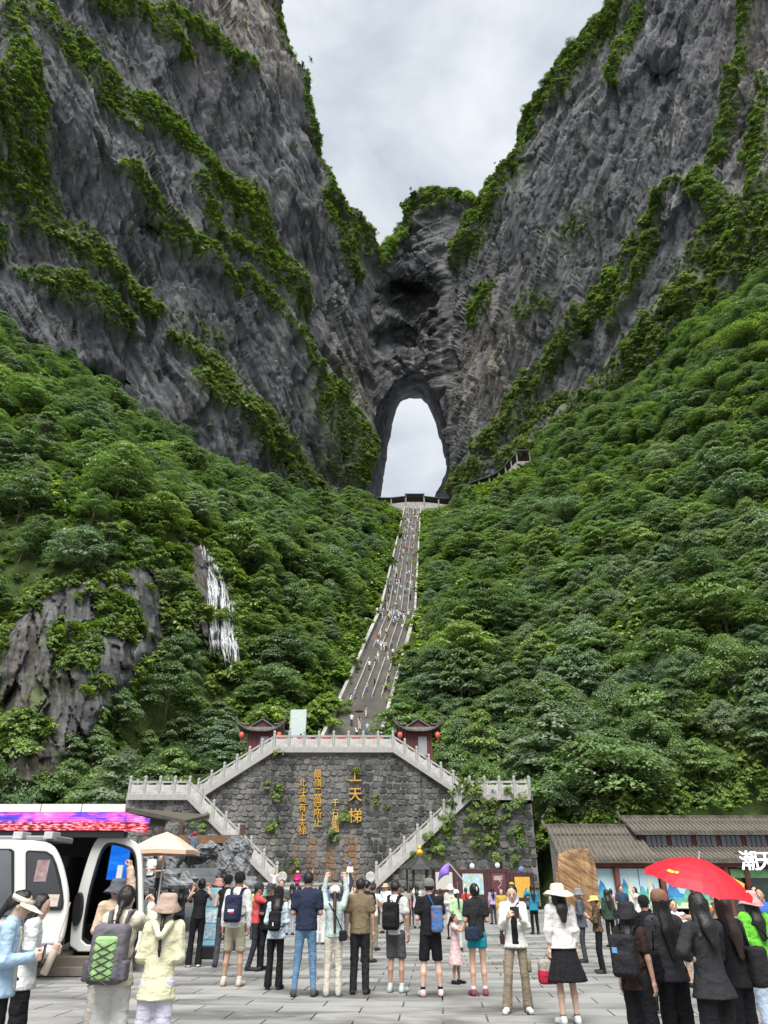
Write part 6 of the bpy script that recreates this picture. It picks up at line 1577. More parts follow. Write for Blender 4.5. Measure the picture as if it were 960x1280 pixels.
def build_person(spec, h, lod):
    """returns dict of meshes (V, F, material) in metres for a 1.7 m figure facing +Y; feet on z = 0"""
    g = spec; fem = g.get('fem', True); out = []
    sw = 0.155 if fem else 0.178; hipw = 0.095; bulk = g.get('bulk', 1.0)
    lean = g.get('lean', 0.0)                        # forward lean of the trunk
    def tp(x, y, z):                                 # trunk point
        dz = max(0.0, z - 0.93); return np.array((x, y + math.sin(lean) * dz, z - (1 - math.cos(lean)) * dz))
    turn = g.get('head_turn', 0.0); nod = g.get('nod', 0.0)
    stance = g.get('stance', ((-0.105, 0.0), (0.105, 0.02)))
    legs = []
    for s, (fx, fy) in zip((-1, 1), stance):
        hip = np.array((s * hipw * .9, 0, 0.87)); ank = np.array((fx, fy, 0.075)); kn = (hip + ank) / 2 + np.array((0.0, 0.03 + 0.10 * abs(fy), 0.02)); legs.append((hip, kn, ank))
    arms = []
    for s, nm_ in zip((-1, 1), g.get('arms', ('down', 'down'))):
        u, f = ARMS[nm_]; sh = tp(s * sw, -0.01, 1.395); u = unit((u[0] * s, u[1], u[2])); f = unit((f[0] * s, f[1], f[2]))
        el = sh + u * 0.275; wr = el + f * 0.235; arms.append((sh, el, wr, f, nm_, s))
    neck = tp(0, -0.01, 1.42); hc = tp(0, 0.015 + 0.05 * nod, 1.582 - 0.02 * nod)
    ct, st_ = math.cos(turn), math.sin(turn); cn, sn = math.cos(nod), math.sin(nod)
    def hd(x, y, z):                                 # head-local to body
        y, z = y * cn + z * sn, -y * sn + z * cn
        return hc + np.array((x * ct - y * st_, x * st_ + y * ct, z))
    pts = [tp(-.3, -.25, 1.0), tp(.3, .25, 1.78)] + [a[i] for a in arms for i in (0, 1, 2)] + [l[2] for l in legs] + [hd(0, 0, .14), hd(0, .15, 0), np.array((0, -.2, 0)), np.array((0, .22, 0))]
    lo = np.min(pts, 0) - 0.16; hi = np.max(pts, 0) + 0.16; lo[2] = -0.06
    bare = g.get('bottom') in ('shorts', 'skirt', 'dress', 'short')
    # ---- body
    F0 = Field(lo, hi, h)
    for a, b, ra, rb in ((tp(0, 0, .93), tp(0, 0, 1.06), .135, .115), (tp(0, 0, 1.06), tp(0, 0, 1.28), .115, .135), (tp(0, -.005, 1.28), tp(0, -.01, 1.37), .135, .10)): F0.cone(a, b, ra, rb, .04, .68)
    F0.cone(tp(-sw * .8, -.01, 1.385), tp(sw * .8, -.01, 1.385), .050, .050, .04)
    F0.cone(neck, hd(0, -.012, -.07), .055 if fem else .060, .05, .025)
    F0.ell(hd(0, -.012, .030), (.076, .094, .098), .02).ell(hd(0, .018, -.035), (.060, .070, .082), .03)
    if lod < 2:
        F0.cone(hd(0, .088, .018), hd(0, .104, -.022), .009, .0145, .012); F0.ell(hd(0, .083, -.058), (.024, .012, .011), .012); F0.ell(hd(0, .072, -.094), (.024, .02, .018), .02)
        for s in (-1, 1): F0.ell(hd(s * .077, -.008, -.012), (.012, .022, .032), .008)
    for (sh, el, wr, f, nm_, s) in arms:
        F0.cone(sh, el, .047 * bulk, .038 * bulk, .03).cone(el, wr, .038 * bulk, .0255, .012)
        if lod >= 2: F0.cone(wr, wr + f * .13, .028, .022, .02, 1.0)
    for hip, kn, ank in legs:
        q = 1.0 if bare else .68; F0.cone(hip, kn, .076 * bulk * q, .050 * bulk * q, .03).cone(kn, (kn + ank) / 2 + np.array((0, -.015, .05)), .048 * bulk * q, .050 * bulk * q, .02).cone((kn + ank) / 2 + np.array((0, -.015, .05)), ank, .049 * bulk * q, .031, .02).cone(ank, ank + np.array((0, .05, -.035)), .035, .03, .02)
    V, Fq = F0.mesh(); V = soften(V, Fq, 1)
    if lod < 2:
        for (sh, el, wr, f, nm_, s) in arms:
            grip = nm_ in ('phone', 'phonelow', 'face', 'up', 'bag', 'hold', 'hip', 'cross'); HV, HF = HANDS[grip]; HV = HV * 0.97
            z = -f; x = np.cross(np.array((0, 1.0, 0)) if nm_ in ('down', 'bag', 'bent', 'hip', 'back') else np.array((0, 0.25, 1.0)), z); x = unit(x); y = np.cross(z, x)
            Q = HV.copy()
            if s < 0: Q[:, 0] *= -1; HF = HF[:, ::-1]
            xs = x if (x[0] > 0 or abs(x[0]) < .05) else -x; y = np.cross(z, xs)
            Q = wr + Q[:, :1] * xs + Q[:, 1:2] * y + Q[:, 2:3] * z
            Fq = np.concatenate([Fq, HF + len(V)]); V = np.concatenate([V, Q])
    out.append(('body', V, Fq, SKIN[g.get('skin', 0)]))
    # ---- top
    top = g.get('top', 'tee'); loose = {'tee': .014, 'long': .016, 'jacket': .027, 'shirt': .021, 'sleeveless': .010, 'polo': .014, 'dress': .016, 'blouse': .026}[top]
    hem = g.get('hem', {'tee': .86, 'polo': .88, 'long': .90, 'jacket': .80, 'shirt': .83, 'sleeveless': .90, 'dress': .50, 'blouse': .90}[top])
    T = Field(lo, hi, h); L = loose
    flare = g.get('flare', .02 if top in ('jacket', 'shirt', 'blouse') else 0.0)
    T.cone(tp(0, 0, 1.06), tp(0, -.005, 1.28), (.120 if fem else .132) * bulk + L, (.137 if fem else .150) * bulk + L, .03, .70)
    T.cone(tp(0, -.005, 1.28), tp(0, -.012, 1.37), (.137 if fem else .150) * bulk + L, .115 + L, .03, .68)
    T.cone(tp(0, -.005, max(hem - .02, .2)), tp(0, 0, 1.06), (.172 if hem < .95 else .15) * bulk + L * .8 + flare + (.12 if top == 'dress' else 0), (.128 if fem else .140) * bulk + L, .05, .74)
    T.cone(tp(-sw * .88, -.012, 1.38), tp(sw * .88, -.012, 1.38), .056 + L * .8, .056 + L * .8, .04)
    T.cone(tp(0, -.012, 1.40), tp(0, -.012, 1.435), .075, .068, .03)
    sl = g.get('sleeve', {'tee': .62, 'polo': .66, 'long': 2, 'jacket': 2, 'shirt': 2, 'sleeveless': 0, 'dress': .4, 'blouse': 1.55}[top])
    for (sh, el, wr, f, nm_, s) in arms:
        if sl <= 0: continue
        rs = .056 * bulk + L * .75; re = .048 * bulk + L * .8; rw = .036 + L * .7
        if sl <= 1: T.cone(sh, sh + (el - sh) * sl, rs, rs + .004, .03)
        else: T.cone(sh, el, rs, re, .03); T.cone(el, el + (wr - el) * min(1.0, sl - 1), re, rw, .018)
    Tb = T.S.copy()
    T.wrinkle(.012 if L > .02 else .008, 11.0, g.get('seed', 1), 0.75); T.above(hem)
    V, Fq = T.mesh(); out.append((g.get('top_name', 'top'), soften(V, Fq, 1), Fq, cloth(g['tc'], g.get('tpat'))))
    if g.get('inner'):                               # open shirt: strip of another colour down the front
        I = Field(lo, hi, h); I.S = Tb - .004; I.above(hem + .05).below(1.40); I.half((0, -1, 0), -.02); I.half((1, 0, 0), .055); I.half((-1, 0, 0), .055)
        V, Fq = I.mesh(); out.append(('inner_shirt', soften(V, Fq, 1), Fq, cloth(g['inner'])))
    # ---- bottom
    bt = g.get('bottom', 'trousers')
    if bt != 'dress':
        B = Field(lo, hi, h); w = {'trousers': (.094, .068, .060), 'slim': (.088, .060, .044), 'wide': (.105, .092, .092), 'shorts': (.102, .088, .088), 'short': (.098, .092, .09), 'skirt': (.1, .1, .1), 'flared': (.090, .064, .080)}[bt]
        B.cone(tp(0, 0, .95), tp(0, 0, 1.04), .150 * bulk, .130 * bulk, .03, .72)
        if bt == 'skirt':
            B.cone((0, 0, g.get('skirt_hem', .52)), tp(0, 0, .98), .300, .140, .03, .75)
            near = np.abs(B.S) < .08; i = np.argwhere(near); q = B.lo + i * B.h; B.S[near] += .016 * np.cos(np.arctan2(q[:, 1], q[:, 0]) * 16) * np.clip((1.0 - q[:, 2]) * 2, 0, 1)
            B.above(g.get('skirt_hem', .52)).below(1.05)
        else:
            for hip, kn, ank in legs:
                B.cone(hip + np.array((0, -.012, .02)), kn, w[0] * bulk * .95, w[1] * bulk, .04)
                if bt not in ('shorts', 'short'): B.cone(kn, ank + np.array((0, -.012, -.02)), w[1] * bulk, w[2] * bulk, .025)
            B.wrinkle(.008, 12.0, g.get('seed', 1) + 5, .8)
            B.above({'shorts': .50, 'short': .70}.get(bt, .045)).below(1.05)
        V, Fq = B.mesh(); out.append((g.get('bottom_name', 'trousers' if bt not in ('shorts', 'short', 'skirt') else ('skirt' if bt == 'skirt' else 'shorts')), soften(V, Fq, 1), Fq, cloth(g['bc'], g.get('bpat'))))
    # ---- shoes
    for (hip, kn, ank), s in zip(legs, (-1, 1)):
        S_ = Field(ank + np.array((-.09, -.13, -.10)), ank + np.array((.09, .24, .09)), min(h, .012)); t = s * .035
        S_.cone(ank + np.array((0, -.035, -.035)), ank + np.array((t, .145, -.045)), .047, .043, .02, 1.0).cone(ank + np.array((0, -.02, 0.0)), ank + np.array((0, .03, -.02)), .046, .043, .02); S_.above(.001).below(.105)
        V, Fq = S_.mesh(); out.append(('shoe', soften(V, Fq, 1), Fq, cloth(g.get('sc', (.03, .03, .032)))))
        if g.get('socks') and lod < 2:
            K = Field(ank + np.array((-.07, -.08, -.03)), ank + np.array((.07, .08, .13)), min(h, .012)); K.cone(ank, ank + (kn - ank) * .2, .040, .043, .01).below(ank[2] + g.get('sock_h', .07)); V, Fq = K.mesh(); out.append(('sock', V, Fq, cloth(g['socks'])))
    # ---- hair
    hr = g.get('hair', 'short'); hl, hh_ = hc - .32, hc + .32; hl[2] -= .62 if hr in ('long', 'pony', 'braid') else .05; hl[1] -= .1
    R = Field(hl, hh_, min(h, .014))
    R.ell(hd(0, -.022, .038), (.090, .106, .100), .01)
    if hr != 'short': R.ell(hd(0, -.040, -.01), (.088, .090, .100), .03)
    fr = unit(hd(0, 1, 0) - hc)
    R.half(tuple(unit(hd(0, .80, -.62) - hc)), float(unit(hd(0, .80, -.62) - hc) @ hd(0, .012, .035)))
    R.wrinkle(.011, 26, 3, .22)
    if hr == 'short': R.half((0, 0, -1), -(hd(0, 0, -.055)[2]))
    if hr == 'long':
        b = hd(0, -.07, -.05); e = tp(0, -.155, 1.16 if not g.get('hair_len') else g['hair_len'])
        R.cone(b, (b + e) / 2 + np.array((0, -.02, 0)), .075, .085, .03, .55).cone((b + e) / 2 + np.array((0, -.02, 0)), e, .085, .045, .03, .5)
        for s in (-1, 1): R.cone(hd(s * .072, -.015, .0), tp(s * .085, -.07, 1.32), .030, .035, .02)
    if hr in ('pony', 'braid'):
        b = hd(0, -.115, .03 if hr == 'pony' else -.05); e = tp(.02, -.17, g.get('hair_len', 1.16)); m_ = b * .55 + e * .45 + np.array((0, -.05, .02)); r1 = .036 if hr == 'pony' else .024
        R.ell(b, (.032, .03, .03), .015); n = 8
        ch = [b + (m_ - b) * t * 2 if t < .5 else m_ + (e - m_) * (t - .5) * 2 for t in np.linspace(0, 1, n + 1)]
        for k in range(n): R.cone(ch[k], ch[k + 1], r1 * (1.0 if hr == 'pony' else (1.25 if k % 2 else .9)) * (1 - .35 * k / n), r1 * (1 - .35 * (k + 1) / n) * (1.0 if hr == 'pony' else (.9 if k % 2 else 1.25)), .008)
    if hr == 'bun': R.ell(hd(0, -.125, .035), (.045, .04, .042), .012)
    if g.get('hat') != 'bald':
        V, Fq = R.mesh(); out.append(('hair', soften(V, Fq, 1), Fq, g.get('hair_mat', M_HAIR)))
    # ---- hat
    hat = g.get('hat')
    if hat in ('cap', 'bucket', 'sun', 'straw', 'visor'):
        mb = MB(); n = 28
        prof = {'cap': [(.106, -.015), (.107, .02), (.100, .06), (.078, .095), (.04, .113), (.0, .118)], 'bucket': [(.178, -.075), (.182, -.068), (.112, .012), (.108, .05), (.102, .085), (.08, .104), (.0, .108)],
                'sun': [(.235, -.055), (.238, -.045), (.17, -.005), (.112, .012), (.108, .06), (.085, .10), (.0, .112)], 'straw': [(.185, -.02), (.187, -.012), (.11, .008), (.104, .07), (.09, .098), (.0, .104)], 'visor': [(.100, -.02), (.104, -.02), (.105, .03), (.101, .03)]}[hat]
        V = []; 
        for (r, z) in prof:
            for k in range(n):
                t = 2 * math.pi * k / n; wob = (1 + .05 * math.sin(3 * t + g.get('seed', 1))) if r > .15 else 1.0
                V.append(hd(r * .93 * wob * math.cos(t), -.014 + r * 1.07 * wob * math.sin(t), .045 + z + (.018 * math.sin(2 * t + 1) if r > .15 else 0)))
        Fc = []
        for i in range(len(prof) - 1):
            for k in range(n): Fc.append((i*n+k, i*n+(k+1) % n, (i+1)*n+(k+1) % n, (i+1)*n+k))
        bk = g.get('hat_back', False)
        if hat in ('cap', 'visor'):
            b = len(V); m_ = 11; rr = .105; L_ = .075 if hat == 'cap' else .13; sg = -1 if bk else 1
            for j in range(5):
                for k in range(m_):
                    t = math.pi * (.5 + (.36 if hat == 'cap' else .46) * (2 * k / (m_ - 1) - 1)); ex = L_ * j / 4 * (math.sin(t) ** .8 if hat == 'cap' else .45 + .55 * math.sin(t)); x_, y_ = math.cos(t), math.sin(t) * sg
                    V.append(hd((rr * .93 + ex * .8) * x_, -.014 + (rr * 1.07 + ex) * y_, .032 - ex * .30 + .01 * (1 - abs(x_))))
            for j in range(4):
                for k in range(m_ - 1): Fc.append((b+j*m_+k, b+j*m_+k+1, b+(j+1)*m_+k+1, b+(j+1)*m_+k))
        out.append(('hat', np.array(V), Fc, cloth(g['hc'])))
        if hat in ('sun',):
            mb2 = [hd(.93 * .112 * math.cos(2*math.pi*k/n), -.014 + 1.07 * .112 * math.sin(2*math.pi*k/n), .045 + z) for z in (.014, .035) for k in range(n)]
            out.append(('hat_band', np.array(mb2) * 1.0, [(k, (k+1) % n, n+(k+1) % n, n+k) for k in range(n)], cloth((.62, .58, .48))))
    # ---- face
    if g.get('face') and lod < 2:
        for s in (-1, 1):
            E = Field(hd(s*.031, .078, .004) - .03, hd(s*.031, .078, .004) + .03, .004); E.ell(hd(s * .031, .080, .004), (.0135, .0105, .0062), 0); V, Fq = E.mesh(); out.append(('eye', V, Fq, M_BLACK))
            E = Field(hd(s*.031, .078, .03) - .04, hd(s*.031, .078, .03) + .04, .004); E.cone(hd(s * .016, .091, .026), hd(s * .046, .078, .027), .0045, .0035, 0); V, Fq = E.mesh(); out.append(('eyebrow', V, Fq, M_HAIR))
        E = Field(hd(0, .085, -.056) - .04, hd(0, .085, -.056) + .04, .004); E.cone(hd(-.018, .088, -.055), hd(.018, .088, -.055), .0058, .0058, 0); V, Fq = E.mesh(); out.append(('mouth', V, Fq, plain('lips', (.34, .10, .09), .5)))
    geo = dict(arms=arms, tp=tp, hd=hd, legs=legs, hc=hc)
    return out, geo

def mk(V, Fc): return (np.asarray(V, np.float32), Fc)
PCOUNT = [0]
def put_person(spec, loc, H, heading, label, group=None, h=0.018, lod=1, merge=False, cat='person'):
    PCOUNT[0] += 1; spec.setdefault('seed', PCOUNT[0])
    parts, geo = build_person(spec, h, lod)
    s = H / 1.7
    root = empty('person', loc, math.radians(heading)); root.scale = (s, s, s); tag(root, label, cat, group)
    if merge:
        join_parts(parts, 'body', root)
    else:
        for name, V, Fc, mat in parts:
            obj(name, meshdata(name, V, Fc if isinstance(Fc, np.ndarray) else Fc, mat, smooth=True), root)
    return root, geo
def join_parts(parts, name, root=None):
    V, Fs, mi, mats = [], [], [], []; n = 0
    for nm_, v, f, m in parts:
        V.append(np.asarray(v, np.float32)); 
        if m not in mats: mats.append(m)
        for q in f: Fs.append(tuple(int(i) + n for i in q)); mi.append(mats.index(m))
        n += len(v)
    me = bpy.data.meshes.new(name); me.from_pydata(np.concatenate(V).tolist(), [], Fs)
    for m in mats: me.materials.append(m)
    me.polygons.foreach_set('material_index', np.array(mi, np.int32)); me.polygons.foreach_set('use_smooth', np.ones(len(Fs), bool)); me.update()
    if root is not None: obj(name, me, root)
    return me
def carried(name, root, label, cat):
    e = empty(name, root.location, root.rotation_euler[2]); e.scale = root.scale; tag(e, label, cat); return e
def fieldpart(name, f, mat, parent): V, Fq = f.mesh(); return obj(name, meshdata(name, soften(V, Fq, 1), Fq, mat, smooth=True), parent)
def backpack(root, geo, label, col, panel=None, size=1.0, patch=None, z=1.16, x=0.0):
    e = carried('backpack', root, label, 'backpack'); w, d, hh = .15 * size, .085 * size, .215 * size; c = np.array((x, -.235 - .03 * (size - 1), z))
    f = Field(c - .36, c + .36, .012); f.rbox(c, (w, d, hh), .06, 0).rbox(c + np.array((0, -d * .75, -hh * .32)), (w * .82, d * .55, hh * .55), .04, .012); f.wrinkle(.006, 9, 2)
    fieldpart('sack', f, cloth(col), e)
    if panel:
        f = Field(c - .36, c + .36, .012); f.rbox(c + np.array((0, -d * 1.0, -hh * .12)), (w * .62, d * .42, hh * .72), .03, 0); p = fieldpart('front_panel', f, cloth(panel), e)
        mb = MB()
        for k in range(5):
            za = c[2] + hh * (.42 - .26 * k); y = c[1] - d * 1.46
            for s in (-1, 1): mb.tube([(c[0] + s * w * .6, y + .01, za), (c[0], y - .006, za - .05), (c[0] - s * w * .6, y + .01, za - .10)], .005, 5)
        mb.build('lacing', M_BLACK, p)
        for s in (-1, 1):
            f = Field(c - .36, c + .36, .012); f.rbox(c + np.array((s * w * 1.02, -.01, -hh * .55)), (.035, d * .7, hh * .35), .025, 0); fieldpart('side_pocket', f, cloth(tuple(q * .8 for q in col)), e)
    for s in (-1, 1):
        MB().tube([(s*.075 + x, -.16, z + hh * .75), (s*.10, -.10, 1.455), (s*.115, .02, 1.465), (s*.12, .125, 1.36), (s*.13, .12, 1.2), (s*.155, -.02, 1.06), (s*.11 + x, -.17, z - hh * .6)], [.02, .026, .028, .026, .018, .012, .012], 8).build('strap', cloth(tuple(q * .8 for q in col)), e, smooth=True)
    MB().tube([(-.03 + x, -.2, z + hh * .95), (-.02 + x, -.215, z + hh * 1.1), (.02 + x, -.215, z + hh * 1.1), (.03 + x, -.2, z + hh * .95)], .008, 6).build('grab_loop', M_BLACK, e)
    if patch:
        for k, (cc, dx, dz, ww, hh2) in enumerate(patch): MB().box(x + dx - ww, x + dx + ww, c[1] - d * 1.32, c[1] - d * 1.28 + .01, c[2] + dz - hh2, c[2] + dz + hh2).build('patch', cloth(cc), e)
    return e
def handbag(root, label, c, r, col, strap, name='shoulder_bag', pat=None):
    e = carried(name, root, label, 'bag'); c = np.array(c, float); f = Field(c - np.array(r) - .06, c + np.array(r) + .06, .011); f.rbox(c, r, min(r) * .6, 0).wrinkle(.006, 10, 4)
    fieldpart('sack', f, cloth(col, pat), e)
    if strap: MB().tube(strap, .011, 6).build('strap', cloth(tuple(q * .7 for q in col)), e, smooth=True)
    return e
def phone(root, geo, side, label, col=(.02, .02, .022)):
    a = geo['arms'][side]; p = a[2] + a[3] * .10
    e = carried('phone', root, label, 'phone'); o = MB().box(-.038, .038, -.005, .005, -.078, .078).build('case', plain('phone_dark', col, .3), e, p + np.array((0, .015, .02)), bevel=.004)
    MB().box(-.034, .034, -.0075, -.0055, -.073, .073).build('glass', M_DGLASS, o); return e

def at_foot(u, v): p = onZ(np.array(float(u)), np.array(float(v))); return p
def at_depth(u, D, z=0.0): p = pt(np.array(float(u)), np.array(1112.0), np.array(float(D))); return np.array((p[0], p[1], z))
def head_height(u, vtop, loc): return float(onY(np.array(float(u)), np.array(float(vtop)), loc[1])[2] - loc[2])
K = dict(white=(.66, .66, .64), black=(.010, .010, .012), navy=(.018, .024, .050), cream=(.56, .52, .42), char=(.045, .046, .050))
def P(u, foot, vtop, heading, label, spec, hat_add=0.0, h=None, lod=1, z=0.0, merge=False):
    """foot: pixel row of the feet, or a negative number for a distance when the feet are out of view"""
    loc = at_foot(u, foot) if foot > 0 else at_depth(u, -foot, z)
    loc = np.array((loc[0], loc[1], z)); H = float(np.clip(head_height(u, vtop, loc) - hat_add, .95, 1.92))
    if h is None: h = .014 if loc[1] < 11.5 else .018 if loc[1] < 22 else .028
    return put_person(dict(spec), loc, H, heading, label, None, h, lod, merge)
# ------------------------------------------------------------------ the visitors
def crowd_near():
    r, g = P(27, -6.3, 1106, -78, 'woman in cream sun visor and pale blue open shirt looking at her phone', dict(tc=(.33, .46, .60), top='shirt', inner=K['cream'], bottom='trousers', bc=K['black'], hair='pony', hair_len=1.2, hat='visor', hc=(.62, .57, .46), arms=('phonelow', 'phonelow'), nod=.35, face=True, skin=2), .05)
    phone(r, g, 1, 'dark phone held by the woman in the cream sun visor')
    e = handbag(r, 'small dark camera pouch on the strap of the woman in the visor', (-.22, .03, .92), (.03, .03, .04), K['black'], [(-.20, .03, .96), (-.16, .06, 1.2), (-.10, .04, 1.45)])
    r, g = P(52, -7.1, 1118, -70, 'woman in white hooded top beside the woman with the visor', dict(tc=(.58, .60, .61), top='jacket', bottom='wide', bc=K['black'], hair='long', arms=('phonelow', 'phonelow'), nod=.3, face=True, skin=2), 0)
    phone(r, g, 0, 'phone in a dark case held by the woman in the white hooded top')
    p = pt(np.array(63.0), np.array(1199.0), np.array(6.2)); b = empty('drink_bottle', p); b.rotation_euler = (0, math.radians(18), 0); tag(b, 'slim pale pink drink bottle hanging beside the woman in the visor', 'bottle')
    pk = plain('bottle_pink', (.60, .42, .38), .35, .03); MB().lathe([(.028, -.12), (.033, -.115), (.033, .08), (.030, .09)], 18).build('flask', plain('bottle_cream', (.58, .48, .40), .35, .03), b, smooth=True); MB().lathe([(.032, .085), (.034, .09), (.034, .125), (.03, .13)], 18).build('lid', pk, b); MB().tube([(0, 0, .13), (-.02, 0, .2), (-.06, 0, .45)], .006, 5).build('strap', pk, b)
    r, g = P(160, -7.0, 1108, -3, 'woman in cream jacket with a grey and green backpack taking a picture', dict(tc=(.55, .52, .42), top='jacket', bottom='wide', bc=(.66, .65, .62), hair='braid', hair_len=1.22, arms=('face', 'face'), skin=2, sc=K['white']))
    backpack(r, g, 'large grey hiking backpack with a green laced front panel', (.125, .115, .135), (.26, .42, .18), 1.22, z=1.10); phone(r, g, 1, 'phone raised by the woman with the grey and green backpack')
    r, g = P(212, -6.9, 1116, 2, 'woman in pale yellow hooded jacket and beige bucket hat', dict(tc=(.60, .58, .40), top='jacket', hem=.74, bottom='wide', bc=(.56, .55, .66), hair='braid', hair_len=1.14, hat='bucket', hc=(.40, .29, .24), arms=('bent', 'bent'), skin=2, sc=K['white']), .03)
    f = Field(np.array((-.2, -.3, 1.2)), np.array((.2, .05, 1.55)), .013); f.cone((-.085, -.10, 1.44), (0, -.165, 1.33), .04, .045, .02).cone((.085, -.10, 1.44), (0, -.165, 1.33), .04, .045, .02); fieldpart('hood', f, cloth((.60, .58, .40)), r)
    P(147, -9.2, 1098, 35, 'person in grey bucket hat and beige sleeves raising a hand behind the backpack', dict(tc=(.50, .38, .27), top='jacket', bottom='trousers', bc=(.3, .28, .25), hair='short', hat='bucket', hc=(.09, .10, .12), arms=('bent', 'up'), skin=1), .03)
    P(241, 1209, 1099, 15, 'woman in sleeveless black outfit with white shoes beside the blue kiosk', dict(tc=K['black'], top='sleeveless', bottom='flared', bc=K['black'], hair='bun', arms=('face', 'face'), sc=K['white']))
    P(264, 1192, 1098, 20, 'person in dark red top and pink sun hat behind the blue kiosk', dict(tc=(.22, .02, .03), top='long', bottom='trousers', bc=K['char'], hair='short', hat='bucket', hc=(.52, .27, .23), arms=('face', 'bent')), .03)
    P(275, 1209, 1094, 10, 'man in black sleeveless top and cap shading his eyes', dict(fem=False, tc=K['black'], top='sleeveless', bottom='trousers', bc=(.06, .062, .07), hair='short', hat='cap', hc=K['black'], arms=('bent', 'brow')), .02)
    r, g = P(288, 1233, 1091, -8, 'man in white shirt and khaki shorts with a navy backpack', dict(fem=False, tc=(.62, .62, .63), top='tee', sleeve=2, bottom='shorts', bc=(.34, .31, .23), hair='short', hat='cap', hc=K['black'], arms=('down', 'down'), skin=1, socks=(.6, .6, .58), sc=(.48, .40, .34), stance=((-.13, 0), (.14, .02))), .02)
    backpack(r, g, 'navy backpack with a small red and white emblem', K['navy'], None, 1.0, [((.6, .6, .6), .0, -.03, .055, .022), ((.5, .03, .05), .02, -.06, .035, .018)])
    P(316, 1213, 1104, -75, 'man in salmon red jacket and dark trousers pointing sideways', dict(fem=False, tc=(.50, .075, .075), top='long', bottom='trousers', bc=(.022, .025, .035), hair='short', hat='cap', hc=(.03, .03, .035), arms=('down', 'point'), face=True, skin=1, sc=(.03, .03, .04), stance=((-.1, .16), (.1, -.12))), .02)
    P(331, 1214, 1105, 160, 'man in black jacket standing behind the woman in the patterned blouse', dict(fem=False, tc=K['black'], top='jacket', bottom='trousers', bc=K['black'], hair='short', hat='cap', hc=K['char'], arms=('down', 'bent'), face=True, skin=1), .02)
    r, g = P(341, 1237, 1109, -5, 'woman in pale blue patterned blouse, black cap and black flared trousers', dict(tc=(.34, .46, .55), tpat=(.62, .64, .66), top='shirt', bottom='flared', bc=K['black'], hair='long', hat='cap', hc=K['black'], arms=('bent', 'bent')), .02)
    backpack(r, g, 'small black backpack with a white tag', K['black'], None, .82, [((.6, .6, .58), -.01, -.05, .012, .03)], z=1.14)
    P(379, 1246, 1091, 0, 'man in navy polo shirt and faded blue jeans', dict(fem=False, tc=K['navy'], top='polo', bottom='slim', bc=(.105, .20, .32), hair='short', arms=('bent', 'bent'), sc=(.06, .06, .065), stance=((-.15, 0), (.15, .02)), bulk=1.04, skin=1))
    r, g = P(415, 1246, 1108, 2, 'woman in pale mint top and cream trousers holding both arms up', dict(tc=(.36, .44, .42), top='long', bottom='trousers', bc=(.52, .48, .40), hair='pony', hair_len=.98, hair_mat=M_HAIRB, hat='cap', hc=(.58, .54, .48), hat_back=False, arms=('up', 'up'), sc=(.30, .30, .32)), .02)
    handbag(r, 'small black shoulder bag on the hip of the woman with raised arms', (.17, -.09, .93), (.075, .035, .085), K['black'], [(.16, -.08, 1.0), (.06, -.155, 1.2), (-.10, -.09, 1.45), (-.12, .06, 1.42)])
    P(449, 1243, 1099, -4, 'man in olive brown T-shirt and black trousers', dict(fem=False, tc=(.155, .120, .072), top='tee', bottom='trousers', bc=(.018, .018, .020), hair='short', arms=('bag', 'down'), skin=1, bulk=1.05))
    r, g = P(495, 1241, 1102, -22, 'young man in white T-shirt and grey shorts with a black backpack', dict(fem=False, tc=(.60, .60, .60), top='tee', bottom='shorts', bc=(.075, .078, .085), hair='short', arms=('bent', 'down'), skin=1, socks=(.5, .55, .55), sc=(.42, .46, .46)))
    backpack(r, g, 'black rounded backpack on the young man in white', K['black'], None, 1.02)
    r, g = P(540, 1246, 1099, 3, 'man in black T-shirt and black shorts wearing a grey cap', dict(fem=False, tc=K['black'], top='tee', bottom='shorts', bc=K['black'], hair='short', hat='cap', hc=(.16, .155, .145), arms=('bent', 'bent'), skin=2, socks=K['black'], sc=(.58, .44, .40), bulk=1.05, stance=((-.15, 0), (.15, .02))), .02)
    handbag(r, 'bright blue patterned bag slung on the back of the man in the grey cap', (.10, -.20, 1.12), (.10, .06, .20), (.03, .15, .42), [(.06, -.17, 1.3), (-.02, -.10, 1.47), (-.08, .06, 1.44)], 'sling_bag', (.20, .12, .08))
    r, g = P(571, 1230, 1143, -105, 'child in pale pink dress standing beside the man with the blue bag', dict(tc=(.58, .40, .40), top='dress', bottom='dress', hair='pony', hair_len=1.1, arms=('face', 'face'), sc=K['black'], skin=1, hem=.46, stance=((-.1, .06), (.09, -.06))))
    r, g = P(600, 1245, 1105, 4, 'woman in black T-shirt and teal shorts with her hair in a white clip', dict(tc=(.020, .020, .022), top='tee', bottom='short', bc=(.012, .25, .31), hair='bun', arms=('bent', 'bent'), skin=0, socks=(.6, .6, .6), sc=(.20, .05, .10)))
    f = Field(g['hc'] - .25, g['hc'] + .25, .01); f.ell(g['hd'](.02, -.168, .04), (.014, .014, .045), 0); fieldpart('hair_clip', f, cloth(K['white']), r)
    handbag(r, 'navy crossbody bag behind the woman in teal shorts', (-.12, -.19, .93), (.125, .055, .105), K['navy'], [(-.08, -.18, 1.02), (.02, -.155, 1.25), (.10, -.06, 1.46), (.11, .08, 1.40)])
    r, g = P(651, 1266, 1106, 172, 'woman in open white shirt and khaki cargo trousers facing us with a phone', dict(tc=(.62, .61, .58), top='shirt', sleeve=1.7, inner=K['black'], bottom='flared', bc=(.215, .180, .130), hair='bun', arms=('phone', 'phone'), nod=.35, face=True, skin=2, sc=(.6, .6, .6), stance=((-.12, .0), (.20, .10))))
